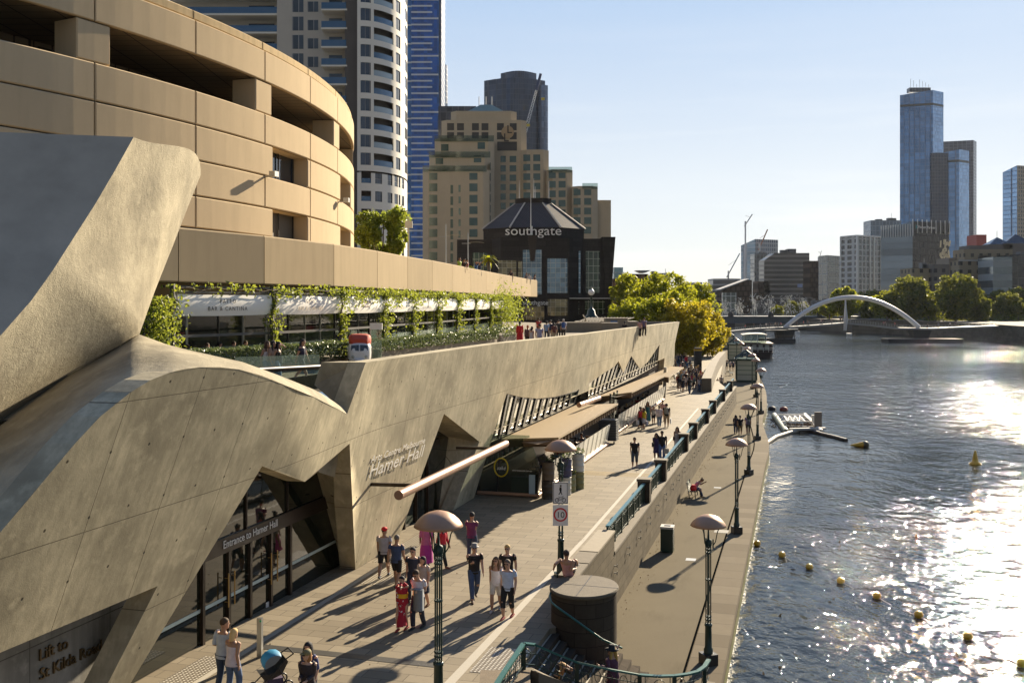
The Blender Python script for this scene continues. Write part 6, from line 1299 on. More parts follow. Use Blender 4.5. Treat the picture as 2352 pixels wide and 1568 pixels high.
m.build('parapet_rail', STEEL, br_)
for u in (1668, 1738, 1815, 1895): blk(br_, 'pier', DKC, bx_(u)-2.6, bx_(u)+2.6, -7, 12, -3, .35)
for u in (1672, 1763, 1873): m = MB(); m.lathe([(1.3, 3.6), (1.3, 5), (.6, 5.8), (.1, 6)], 12, o=(bx_(u), -6, 0)); m.build('pier_dome', DKC, br_)
for i, (u, v0, h) in enumerate(((1665, 700, 1), (1697, 700, 1.1), (1733, 700, 1.35), (1770, 698, 1.3), (1812, 700, 1.4), (1845, 700, 1.2))):
    t = thing('wire_sculpture', 'glittering open wire sculpture on the far bridge, ' + ['first', 'second', 'third', 'fourth', 'fifth', 'last'][i] + ' from the left', 'sculpture', (xat(u, 478), 478, 3.6), 0, 'wire sculptures on the far bridge'); m = MB()
    for _ in range(60): a = Vector((rt.gauss(0, 1.3*h), rt.gauss(0, .5), 1.2+rt.random()*6.5*h)); b = a+Vector((rt.gauss(0, .7), 0, rt.gauss(0, .8))); m.bar(a, b, .16)
    for x in (-1.2, 0, 1.2): m.bar((x, 0, 0), (x*.4, 0, 6*h), .14)
    m.build('wires', WHITE, t)
fb_ = thing('arched_footbridge', 'footbridge hung from a slender white steel arch', 'bridge', (xat(1943, 327), 327, 0)); fx_ = lambda u, v, Y=327: ony(u, v, Y)-Vector((xat(1943, 327), 327, 0))
ARW = plain('white_arch_steel', (.62, .62, .60), .4, 0, .04); m = MB(); ap_ = []
for i in range(41):
    q = i/40; u = 1802+(2112-1802)*q; k = 1-abs(2*q-1)**2.05; ap_.append(fx_(u, 753-70*k, 327+6*math.sin(math.pi*q)))
m.tube(ap_, [(.62, .75)]*41, 8); m.build('arch', ARW, fb_)
dk = [(1655, 766), (1700, 761), (1745, 757), (1801, 754.5), (1870, 750), (1943, 744), (2000, 749), (2061, 756), (2135, 757), (2210, 754), (2288, 751)]
dp = [fx_(u, v, 327 if u < 2150 else 322) for u, v in dk]
m = MB(); m.grid([[p+Vector((0, -2.2, 0)) for p in dp], [p+Vector((0, -2.2, .55)) for p in dp], [p+Vector((0, 2.5, .55)) for p in dp], [p+Vector((0, 2.5, 0)) for p in dp], [p+Vector((0, -2.2, 0)) for p in dp]], smooth=False); m.build('deck', plain('footbridge_deck', (.30, .30, .29), .6), fb_)
m = MB()
for a, b in zip(dp, dp[1:]):
    for z in (1.5, 1.1, .8): m.bar(a+Vector((0, -2.1, z)), b+Vector((0, -2.1, z)), .07)
    for k in range(10): q = a.lerp(b, k/10); m.bar(q+Vector((0, -2.1, .5)), q+Vector((0, -2.1, 1.5)), .07)
m.build('railing', STEEL, fb_)
m = MB(); a, b = fx_(1943, 752, 324.6), fx_(1942, 689, 324.6); m.tube([a+Vector((-.3, 0, -1)), a.lerp(b, .3), b], [(.35, .5), (1.15, .6), (.12, .2)], 8); m.build('mast_fin', ARW, fb_)
for u, h in ((1801, 0), (2112, 0)): q = fx_(u, 757, 327); m = MB(); m.rings([[Vector((q.x+x, y, q.z)) for x, y in ((-3.2, -2), (3.2, -2), (3.2, 2), (-3.2, 2))], [Vector((q.x+x, y, -3.1)) for x, y in ((-1.8, -1.5), (1.8, -1.5), (1.8, 1.5), (-1.8, 1.5))]], smooth=False); m.build('pier', DKC, fb_)
q = fx_(2112, 784, 323); m = MB(); m.box(q.x-12, q.x+12, -9, -3, -3, -1.6); m.build('pier_raft', DKC, fb_)
# floating bar under its left foot
fbar = thing('floating_bar', 'dark floating bar platform crowded with guests under the left foot of the arch', 'floating bar', (xat(1784, 322), 322, -2.8)); m = MB(); m.box(-4.8, 5, -4, 4, 0, 1.2); m.build('hull', DKC, fbar)
for x in (-4.6, -1.5, 1.5, 4.6): m = MB(); m.bar((x, -3.8, 1.2), (x, -3.8, 4), .2); m.build('post', DKC, fbar)
m = MB(); m.box(-4, 3, -3, 4, 3.7, 4); m.build('roof', DKC, fbar); m = MB(); m.box(-4.9, 5.1, -4.1, -4, 2.2, 2.35); m.box(-4.9, 5.1, -4.1, -4, 1.7, 1.8); m.build('guard_rail', BARK, fbar)
nw = thing('river_wall', 'stone river wall with a ramp along the right bank', 'wall', (155, 300, 0)); m = MB(); m.grid([[Vector((x, y, -3)) for x, y in NB[:5]], [Vector((x-.2, y, 2.9)) for x, y in NB[:5]], [Vector((x+1.2, y, 2.9)) for x, y in NB[:5]]], smooth=False); m.build('wall_face', ashlar('far_river_wall', (.13, .115, .09), bw=2.5, rh=.8, axis=1), nw, world=True)
m = MB(); m.bar((-9, -130, 3.9), (-2.2, -2, 3.9), .1)
for i in range(40): q = Vector((-9, -130, 0)).lerp(Vector((-2.2, -2, 0)), i/40); m.bar(q+Vector((0, 0, 2.9)), q+Vector((0, 0, 3.9)), .08)
m.build('railing', BLACK, nw)
# ================================================================ on the water
BY = plain('yellow_buoy', (.72, .42, .04), .35, 0, .06); bl = [(1739, 1243), (1796, 1269), (1859, 1297), (1931, 1329), (2014, 1364), (2110, 1408), (2223, 1458), (2348, 1520)]; BP = []
for i, (u, v) in enumerate(bl):
    p = onz(u, v+9, -2.8); BP.append(p); t = thing('round_buoy', 'round yellow buoy on the rope line, ' + ['first, touching the quay', 'second from the quay', 'third from the quay', 'fourth from the quay', 'fifth from the quay', 'sixth from the quay', 'seventh, in the sun glare', 'last, cut by the right edge'][i], 'buoy', tuple(p), 0, 'yellow buoys on a rope'); m = MB(); m.sphere((0, 0, .1), .17, 16, sx=1.05, sz=.95); m.build('float', BY, t); m = MB(); m.tube([(-.2, 0, .1), (.2, 0, .1)], .03, 6); m.build('eye', STEEL, t)
rp_ = thing('buoy_rope', 'thin pale rope joining the yellow buoys', 'rope', tuple(BP[0])); m = MB()
for a, b in zip(BP, BP[1:]): m.tube([a.lerp(b, k/8)-BP[0]+Vector((0, 0, .07-.09*math.sin(math.pi*k/8))) for k in range(9)], .014, 5)
m.build('rope_line', plain('pale_rope', (.5, .45, .35), .8), rp_)
p = onz(2240, 1066, -2.8); t = thing('cone_buoy', 'upright yellow cone-shaped buoy standing in the river', 'buoy', tuple(p)); m = MB(); m.lathe([(.42, 0), (.42, .12), (.24, .2), (.2, .45), (.12, .85), (.07, 1.05), (.01, 1.08)], 18); m.build('cone', BY, t); m = MB(); m.lathe([(.46, -.05), (.46, .06)], 18); m.build('collar', BY, t)
p = onz(1980, 1026, -2.8); t = thing('cone_buoy', 'tilted yellow and dark buoy lying on its side beside the litter trap', 'buoy', tuple(p), R(-10)); m = MB(); m.tube([(-.95, 0, .12), (-.3, 0, .16), (.1, 0, .2)], [.06, .2, .27], 14); m.build('cone', BY, t); m = MB(); m.sphere((.28, 0, .2), .33, 14); m.build('float', plain('dark_buoy_end', (.10, .08, .04), .5), t)
# litter trap
lt = thing('litter_trap', 'white framed floating litter trap with spreading boom arms tied to the quay', 'litter trap', (0, 0, 0)); lt.location = onz(1840, 990, -2.8); LO = lt.location.copy(); GLOB[lt.name] = Matrix.Translation(LO)
def wq(u, v, z=-2.8): return onz(u, v, z)-LO
def r4w(x, y): return ((x/3.92+2000)*.784, (y/3.92+900)*.784)
BOOM = plain('weathered_boom_pipe', (.34, .29, .22), .6, 0, .3, 4); WF = plain('white_trap_frame', (.62, .60, .55), .5, 0, .12)
def PW(x, y, z): u, v = r4w(x, y); return wq(u, v, z)
m = MB(); m.tube([PW(965, 1560, -2.7), PW(1070, 1490, -2.7), PW(1230, 1440, -2.7), PW(1340, 1415, -2.65)], .2, 10); m.build('left_boom', BOOM, lt); m = MB(); m.tube([PW(1340, 1415, -2.6), PW(1480, 1415, -2.65), PW(1600, 1455, -2.7), PW(1750, 1490, -2.7), PW(1880, 1525, -2.7)], .17, 10); m.build('right_boom', plain('dark_boom', (.09, .07, .055), .6), lt)
m = MB(); m.tube([PW(1050, 1240, -2.65), PW(1190, 1430, -2.65)], .3, 12); m.build('left_pontoon', plain('greenish_pontoon', (.33, .36, .29), .6), lt); m = MB(); m.tube([PW(1400, 1240, -2.65), PW(1590, 1430, -2.65)], .26, 12); m.build('right_pontoon', WF, lt)
A4 = [PW(1165, 1250, -2.0), PW(1400, 1240, -2.0), PW(1480, 1310, -2.0), PW(1205, 1310, -2.0)]; B4 = [PW(1110, 1320, -2.5), PW(1430, 1250, -2.6), PW(1510, 1370, -2.5), PW(1165, 1360, -2.5)]; m = MB()
for i in range(4): m.bar(A4[i], A4[(i+1) % 4], .12); m.bar(A4[i], B4[i], .12); m.bar(B4[i], B4[(i+1) % 4], .1)
for f in (.25, .5, .75): m.bar(A4[0].lerp(A4[1], f), A4[3].lerp(A4[2], f), .08); m.bar(A4[0].lerp(A4[1], f), A4[3].lerp(A4[2], f-.25), .06); m.bar(A4[0].lerp(A4[1], f-.25), A4[3].lerp(A4[2], f), .06)
m.bar(A4[0].lerp(A4[3], .5), A4[1].lerp(A4[2], .5), .08); m.build('top_frame', WF, lt)
m = MB(); m.bar(PW(1080, 1235, -2.0), PW(1385, 1225, -2.0), .1); m.bar(PW(1080, 1235, -2.0), PW(1080, 1250, -2.6), .08); m.bar(PW(1385, 1225, -2.0), PW(1390, 1250, -2.6), .08); m.build('rear_rail', WF, lt)
m = MB(); q = PW(1555, 1400, -2.7); m.box(q.x-.35, q.x+.35, q.y-.1, q.y+.1, q.z+.1, q.z+1.7); m.build('steering_board', plain('weathered_board', (.24, .20, .16), .8), lt); m = MB(); q = PW(1520, 1350, -2.6); m.box(q.x-.3, q.x, q.y, q.y+.3, q.z, q.z+1.0); m.build('winch_box', WF, lt)
m = MB(); m.bar(PW(1230, 1400, -2.45), PW(1640, 1390, -2.45), .35, .2); m.build('front_beam', plain('pale_beam', (.48, .46, .42), .6), lt)
lf = thing('floating_litter', 'brown litter and leaves caught inside the trap', 'litter', tuple(LO), kind='stuff'); m = MB(); leaves(m, [PW(1200+rt.random()*330, 1330+rt.random()*70, -2.72+rt.random()*.1) for _ in range(420)]+[PW(1000+rt.random()*150, 1270+rt.random()*120, -2.78) for _ in range(60)], .13, rt); m.build('scraps', plain('brown_litter', (.20, .14, .09), .9, 0, .7, 9), lf)
fl_ = MB(); leaves(fl_, [onz(1600+90+rt.random()*650, 1200+rt.random()*360, -2.785) for _ in range(26)], .10, rt); fl_.build('floating_leaves', plain('fallen_leaf', (.45, .25, .10), .8), kind='stuff')['label'] = 'a few fallen leaves floating on the river'
for u, v, lab in ((1773, 941, 'small dark float near the bend of the quay'), (1800, 942, 'small red float near the bend of the quay')): p = onz(u, v, -2.8); t = thing('small_float', lab, 'float', tuple(p)); m = MB(); m.sphere((0, 0, .1), .35, 10, sx=1.4); m.build('body', plain('dark_float', (.03, .02, .02), .6) if 'dark' in lab else plain('red_float', (.3, .08, .05), .6), t)
# kiosks
def kiosk(u, v, lab, u_w, s=1.0):
    p = onz(u, v, -2.0); t = thing('glass_kiosk', lab, 'kiosk', tuple(p), -R(12), 'green glass kiosks on the quay'); w_ = 1.45*s; m = MB(); m.box(-w_, w_, -w_, w_, 0, .3); m.build('base', GREEN, t)
    for x in (-1, 1):
        for y in (-1, 1): m = MB(); m.box(x*w_-.12, x*w_+.12, y*w_-.12, y*w_+.12, .3, 3.3); m.build('corner_post', GREEN, t)
    for (a, b, c, d) in ((-w_, w_, -w_-.02, -w_), (-w_, w_, w_, w_+.02), (-w_-.02, -w_, -w_, w_), (w_, w_+.02, -w_, w_)): m = MB(); m.box(a, b, c, d, .3, 3.2); m.build('glass_side', GL_PALE, t)
    m = MB()
    for z in (1.1, 1.75, 2.45): m.box(-w_, w_, -w_-.06, -w_-.02, z, z+.08)
    m.build('glazing_bars', GREEN, t); m = MB(); m.box(-w_-.3, w_+.3, -w_-.3, w_+.3, 3.2, 3.5); m.build('eaves', GREEN, t); ap2 = Vector((0, 0, 4.75)); m = MB(); c4 = [Vector((x*(w_+.2), y*(w_+.2), 3.5)) for x, y in ((-1, -1), (1, -1), (1, 1), (-1, 1))]
    for c in c4: m.bar(c, ap2, .14)
    m.bar(c4[0].lerp(c4[1], .5), ap2, .08); m.build('roof_frame', GREEN, t); m = MB(); m.add(c4+[ap2], [(0, 1, 4), (1, 2, 4), (2, 3, 4), (3, 0, 4)]); m.build('roof_glass', GL_TINT, t); m = MB(); m.box(-w_*.8, w_*.8, -.6, .6, .3, 1.5); m.build('display_stand', plain('kiosk_stand', (.45, .45, .40), .6), t)
kiosk(1714, 876, 'nearest green glass kiosk on the quay, with pale panes and an empty front', 50); kiosk(1689, 828, 'second glass kiosk with a white notice board in front', 40); kiosk(1671, 801, 'farthest glass kiosk, by the autumn trees', 30)
p = onz(1716, 835, -2.0); t = thing('notice_board', 'white notice board on a post beside the second kiosk', 'sign', tuple(p)); m = MB(); m.bar((0, 0, 0), (0, 0, 3.2), .1); m.build('post', STEEL, t); m = MB(); m.box(-1.1, 1.1, -.05, .05, 2.0, 3.3); m.build('board', WHITE, t)
text('lettering', 'BOAT\nTICKETS', INK, t, (0, -.06, 2.72), (1, 0, 0), (0, 0, 1), .42, .005, 'CENTER')
# moored boats
def boat(u, v, lab, L, name='river_boat'):
    p = onz(u, v, -2.8); t = thing(name, lab, 'boat', tuple(p), R(-10)); W2 = L*.21; m = MB(); rg_ = []
    for y, k in ((0, .8), (.06, .96), (.3, 1), (.75, 1), (.93, .7), (1, .12)): rg_.append([Vector((x*W2*k, y*L, z)) for x, z in ((-1, 1.35), (1, 1.35), (.92, -.3), (-.92, -.3))])
    m.rings(rg_, smooth=False); m.build('hull', plain('dark_boat_hull', (.035, .02, .018), .5), t); m = MB(); m.box(-W2*.92, W2*.92, .6, L*.8, 1.35, 3.2); m.build('main_cabin', plain('dark_cabin', (.05, .032, .028), .5), t)
    for i in range(4): m = MB(); m.box(-W2*.75+i*W2*.4, -W2*.75+i*W2*.4+W2*.26, .52, .6, 1.9, 3.0); m.build('cabin_window', GL_PALE, t)
    for i in range(7): m = MB(); m.box(W2*.92, W2*.94, 1.2+i*L*.1, 1.2+i*L*.1+L*.07, 2.0, 2.9); m.build('cabin_window', GL_WIN, t)
    m = MB(); m.box(-W2, W2, .4, L*.85, 3.2, 3.35); m.build('upper_deck', plain('boat_deck_trim', (.22, .17, .13), .6), t); m = MB(); m.box(-W2*.85, W2*.55, 2.2, L*.6, 3.35, 5.2); m.build('wheelhouse_glass', GL_TINT, t)
    for x in (-W2*.85, -W2*.4, 0, W2*.55): m = MB(); m.bar((x, 2.2, 3.35), (x, 2.2, 5.3), .12); m.build('post', WHITE, t)
    m = MB(); m.rings([[Vector((x*W2*.95, y, 5.25+z)) for x, z in ((-1, 0), (-.5, .22), (0, .28), (.4, .22), (.68, 0))] for y in (1.9, L*.62)], smooth=False); m.build('canopy', plain('cream_canopy', (.55, .50, .42), .7), t)
    m = MB(); m.box(-W2, W2, -.1, .1, 1.9, 2.0); m.box(-W2, W2, -.1, .1, 2.3, 2.4)
    for i in range(7): m.bar((-W2+i*W2/3, 0, 1.3), (-W2+i*W2/3, 0, 2.4), .08)
    m.build('stern_rail', WHITE, t)
boat(1741, 822, 'dark wooden passenger boat with a cream canopy moored beside the kiosks', 17)
boat(2100, 788, 'x', 1) if False else None
p = onz(1790, 745, -2.8); t = thing('river_boat', 'small white boat far off under the road bridge', 'boat', (xat(1822, 430), 430, -2.8)); m = MB(); m.box(-2.6, 2.6, -1, 1, 0, .6); m.build('hull', WHITE, t); m = MB(); m.box(-2, 1.8, -.8, .8, .6, 1.4); m.build('cabin', GL_WIN, t); m = MB(); m.box(-2.2, 2, -.9, .9, 1.4, 1.5); m.build('roof', WHITE, t)
for u, s in ((1950, 'small pale dinghy moored at the middle of the arch bridge'),): t = thing('dinghy', s, 'boat', tuple(onz(u, 768, -2.8))); m = MB(); m.rings([[Vector((x*.8*k, y, z)) for x, z in ((-1, .5), (1, .5), (.6, -.1), (-.6, -.1))] for y, k in ((-2, .8), (0, 1), (2, .6), (3, .1))], smooth=False); m.build('hull', WHITE, t)
# seats and slabs behind the prow, steps, awnings
t = thing('slatted_canopy', 'low slatted canopy with dark stripes behind the terrace people', 'canopy', (xat(1385, 130), 130, 6.5)); m = MB()
for i in range(15): m.bar((-3.2+i*.40, -2, .95), (-1.6+i*.42, 2, 1.35), .16, .06)
m.build('slats', PLT, t); m = MB(); m.box(-3.6, 4.4, -2, 2, 0, .9); m.build('planter_wall', PLT, t)
for i, (u, v, w_, h, lab) in enumerate(((1330, 762, 2.4, 1.1, 'low concrete block on the terrace beside the walkers'), (1383, 756, 1.8, 1.0, 'sloping concrete block at the right of the terrace walkers'), (1414, 752, 1.3, 1.5, 'square concrete kiosk block with a small blue poster near the prow'))):
    p = ony(u, v, 112+i*3); t = thing('concrete_block', lab, 'block', (p.x, p.y, 6.5)); m = MB(); m.box(-w_, w_, -1, 1, 0, h); m.build('body', PLT, t)
    if i == 2: m = MB(); m.box(-.7, .1, -1.03, -1, .5, 1.2); m.build('poster', plain('blue_poster', (.04, .12, .3), .5), t)
t = thing('long_terrace_wall', 'long dark low wall behind the tip of the prow', 'wall', (xat(1490, 135), 135, 6.5)); m = MB(); m.box(xat(1425, 135)-xat(1490, 135), xat(1560, 135)-xat(1490, 135)-1, 0, .4, -.4, .75); m.build('wall_body', plain('grey_panel_wall', (.15, .15, .15), .7), t)
t = thing('green_lamp_standard', 'ornate green cast lamp with a round globe in front of the shopping building', 'street lamp', (xat(1358, 150), 150, 6.5)); m = MB(); m.lathe([(1.0, 0), (1.0, 1.2), (.7, 1.5), (.55, 2.2), (.3, 2.4), (.16, 2.8), (.14, 4.2), (.25, 4.3)], 14); m.build('cast_post', GREEN, t); m = MB(); m.sphere((0, 0, 4.9), .48, 14); m.build('globe', WHITE, t); m = MB(); m.lathe([(.3, 5.3), (.1, 5.5), (.02, 5.9)], 10); m.build('finial', GREEN, t)
t = thing('curved_sculpture', 'small curved horn sculpture on the terrace behind the walkers', 'sculpture', (xat(1333, 125), 125, 6.5)); m = MB(); m.tube([(-1.2, 0, .3), (-.4, 0, .25), (.4, 0, .5), (.7, 0, 1.2), (.3, 0, 1.8)], [.1, .14, .16, .12, .05], 8); m.build('horn', plain('pale_horn', (.4, .33, .22), .6), t)

fl2 = MB(); leaves(fl2, [W(TW+.1+abs(rt.gauss(0, .35)), rt.uniform(-2, 60), -1.985) for _ in range(260)]+[W(rt.uniform(0, 8.4), rt.uniform(-12, 40), .01) for _ in range(90)], .035, rt); fl2.build('fallen_leaves', plain('dry_leaf', (.30, .16, .06), .9, 0, .5, 20), kind='stuff')['label'] = 'dry leaves and scraps along the foot of the stone wall'
# ================================================================ people
def ik(a, b, l1, l2, pole):
    d = b-a; L = min(d.length, (l1+l2)*.999); d.normalize(); b = a+d*L
    x = (l1*l1-l2*l2+L*L)/(2*L); h = math.sqrt(max(0, l1*l1-x*x)); p = (pole-d*pole.dot(d)); p = p.normalized() if p.length > 1e-4 else Vector((0, -1, 0))
    return a+d*x+p*h, b
PM = {}
def pmat(kind, c, rough=.8):
    k = (kind, tuple(round(x, 3) for x in c))
    if k not in PM: PM[k] = plain('%s_%d' % (kind, len(PM)), c, rough, 0, .3 if kind == 'garment' else .12, 9, bump=.6 if kind == 'garment' else 0, bscale=11)
    return PM[k]
SK = {'l': (.55, .33, .22), 'm': (.42, .24, .15), 'd': (.22, .12, .07)}
def skeleton(H, pose, fem):
    V = Vector; g = pose.get
    hz = g('hip', .525*H); lean = R(g('lean', 3)); hc = V((0, 0, hz)); sd = V((0, -math.sin(lean), math.cos(lean)))
    sc_ = hc+sd*.295*H; sw = (.106 if fem else .122)*H; hw_ = .055*H; tw = R(g('twist', 0)); sx = V((math.cos(tw), math.sin(tw), 0))
    st = g('stride', .18)*H; fy = g('feet', None)
    if fy: fl, fr = V(fy[0])*H, V(fy[1])*H
    else: fl, fr = V((-.05*H, -st*.9, .045*H)), V((.05*H, st, (.045+.35*max(0, st/H-.08))*H))
    if g('swap'): fl, fr = V((-fr.x, fr.y, fr.z)), V((-fl.x, fl.y, fl.z))
    kp = V(g('kpole', (0, -1, .2))); S = {}
    for s, f, n in ((-1, fl, 'l'), (1, fr, 'r')):
        hp2 = hc+V((s*hw_, 0, -.01*H)); k, f2 = ik(hp2, f, .245*H, .245*H, kp+V((s*.15, 0, 0))); S['hip'+n], S['knee'+n], S['ank'+n] = hp2, k, f2
        sh = sc_+sx*(s*sw)-sd*.012*H; ht = g('hand'+n, None)
        h = sc_+V(ht)*H if ht else sh+V((s*.028*H, (-.10 if (s > 0) != bool(g('swap')) else .10)*H*min(1, st/H*5), -.305*H))
        e, h2 = ik(sh, h, .168*H, .152*H, V(g('epole', (s*.18, 1, -.1)))); S['sh'+n], S['elb'+n], S['wri'+n] = sh, e, h2
    hd = R(g('head', 0)); nd = (sd+V((0, -math.sin(hd), 0))).normalized(); S['hc'], S['sc'], S['sd'], S['sx'] = hc, sc_, sd, sx
    S['neck'] = sc_+nd*.045*H; S['head'] = sc_+nd*.112*H+V((0, -.012*H, 0)); S['nd'] = nd; return S
def ring(c, ax, ay, rx, ry, n): return [c+ax*math.cos(2*math.pi*k/n)*rx+ay*math.sin(2*math.pi*k/n)*ry for k in range(n)]
def torso(mb, S, H, fem, g=0, n=14, f0=-.12, f1=1.0, m=0, flare=0):
    ay = S['sx'].cross(S['sd']).normalized() if False else S['sd'].cross(S['sx']).normalized(); rr_ = []
    prof = ((-.16, .088, .066), (0, .096, .070), (.28, .076 if fem else .084, .056), (.55, .086 if fem else .096, .064), (.78, .092 if fem else .107, .062), (.93, .085 if fem else .100, .048), (1.02, .045, .036), (1.09, .033, .033))
    for f, a, b in prof:
        if f < f0 or f > f1: continue
        k = flare*max(0, .6-f); rr_.append(ring(S['hc'].lerp(S['sc'], f) if f >= 0 else S['hc']+(S['sc']-S['hc'])*f, S['sx'], ay, a*H*(1.12 if f < 1 else 1)+g+k, b*H*(1.15 if f < 1 else 1)+g+k, n))
    mb.rings(rr_, m)
def bodymesh(S, H, fem, n, hands, m=0):
    mb = MB(); torso(mb, S, H, fem, -.004, n, -.16, 1.1, m); fw = Vector((0, -1, 0))
    mb.tube([S['sc'], S['neck'], S['head']-S['nd']*.02*H], [.036*H, .033*H, .034*H], n, m)
    hd = S['head']; up = S['nd']; HH = H; fd = S.get('face', fw); fd = (fd-up*fd.dot(up)).normalized(); rt_ = fd.cross(up).normalized(); q = Matrix((rt_, fd, up)).transposed()
    rr_ = []                                                       # head: jaw, cheeks, brow, skull
    for z, x, yb, yf in ((-.066, .018, -.010, .040), (-.058, .028, -.022, .050), (-.040, .036, -.040, .052), (-.018, .041, -.050, .052), (.008, .044, -.056, .052), (.032, .043, -.056, .050), (.050, .035, -.046, .040), (.062, .018, -.022, .020)):
        rr_.append([hd+rt_*math.cos(a)*x*H*1.12+fd*((yf if math.sin(a) > 0 else -yb)*math.sin(a))*H*1.12+up*z*H*1.1 for a in [2*math.pi*k/n for k in range(n)]])
    mb.rings(rr_, m)
    if n > 8:
        mb.tube([hd+fd*.055*H+up*.012*H, hd+fd*.070*H-up*.012*H, hd+fd*.055*H-up*.018*H], [.004*H, .008*H, .006*H], 6, m)
        for s in (-1, 1): mb.sphere(hd+rt_*s*.049*H, .014*H, 6, m, sx=.4, sz=1.3)
    for k_, s in (('l', -1), ('r', 1)):
        mb.tube([S['sh'+k_]-S['sx']*s*.02*H, S['sh'+k_], S['sh'+k_].lerp(S['elb'+k_], .5), S['elb'+k_], S['elb'+k_].lerp(S['wri'+k_], .35), S['wri'+k_]], [.035*H, .035*H, .031*H, .025*H, .025*H, .017*H], max(6, n-4), m)
        mb.tube([S['hip'+k_], S['hip'+k_].lerp(S['knee'+k_], .3), S['knee'+k_], S['knee'+k_].lerp(S['ank'+k_], .35), S['ank'+k_]], [.059*H, .056*H, .036*H, .039*H, .022*H], max(6, n-2), m)
        a = S['ank'+k_]; mb.tube([a+Vector((0, .025*H, -.02*H)), a+Vector((0, -.03*H, -.022*H)), a+Vector((0, -.085*H, -.032*H)), a+Vector((0, -.118*H, -.036*H))], [(.022*H, .02*H), (.023*H, .022*H), (.025*H, .014*H), (.012*H, .007*H)], max(6, n-6), m)
        w_ = S['wri'+k_]; d = (w_-S['elb'+k_]).normalized(); pn = Vector((s, 0, 0)); pn = (pn-d*pn.dot(d)); pn = pn.normalized() if pn.length > .1 else Vector((0, 0, 1)); sd_ = d.cross(pn).normalized()
        mb.tube([w_-d*.01*H, w_+d*.02*H, w_+d*.05*H], [(.014*H, .011*H), (.020*H, .011*H), (.022*H, .009*H)], max(6, n-6), m)
        if hands:
            for i in range(4):
                b = w_+d*.05*H+sd_*((i-1.5)*.0115*H); L = (.036, .042, .040, .030)[i]*H; mb.tube([b, b+d*L*.55-pn*.006*H, b+d*L-pn*.020*H], [.0056*H, .005*H, .0038*H], 5, m)
            b = w_+d*.018*H-sd_*.018*H; mb.tube([b, b-sd_*.014*H+d*.016*H, b-sd_*.016*H+d*.036*H-pn*.008*H], [.0068*H, .006*H, .0045*H], 5, m)
        else: mb.tube([w_+d*.05*H, w_+d*.092*H-pn*.015*H], [(.020*H, .008*H), (.012*H, .006*H)], 6, m)
    return mb, rt_, fd, up
def sleeve(mb, S, H, frac, g, n, m=0, k_='lr'):
    for k in k_:
        P_ = [S['sh'+k]-S['sx']*(.02*H if k == 'r' else -.02*H), S['sh'+k], S['sh'+k].lerp(S['elb'+k], .5), S['elb'+k], S['elb'+k].lerp(S['wri'+k], .5), S['wri'+k]]; Rr = [.036, .038, .036, .031, .028, .022]; c = {0: 2, 1: 3, 2: 4, 3: 6}[frac]
        mb.tube(P_[:c], [r*H+g for r in Rr[:c]], n, m)
def legs(mb, S, H, frac, g, n, m=0):
    for k in 'lr':
        P_ = [S['hip'+k]+Vector((0, 0, .02*H)), S['hip'+k].lerp(S['knee'+k], .4), S['knee'+k].lerp(S['hip'+k], .12), S['knee'+k].lerp(S['ank'+k], .4), S['ank'+k]+Vector((0, 0, .012*H))]; Rr = [.064, .061, .047, .044, .036]; c = {1: 3, 2: 4, 3: 5}[frac]
        mb.tube(P_[:c], [r*H+g for r in Rr[:c]], n, m)
def skirt(mb, S, H, z1, w1, n, m=0, g=.012):
    cx = (S['kneel']+S['kneer'])/2; rr_ = []
    for f, a in ((.1, .082), (0, .100), (-.12, .108), (-.3, w1*.9), (z1, w1)):
        c = S['hc']+(S['sc']-S['hc'])*f; c = Vector((c.x, c.y+(cx.y-S['hc'].y)*min(1, -f*.8 if f < 0 else 0), c.z)); rr_.append(ring(c, Vector((1, 0, 0)), Vector((0, 1, 0)), a*H+g, a*H*.8+g+.05*(-f if f < 0 else 0)*H, n))
    mb.rings(rr_, m, caps=False)
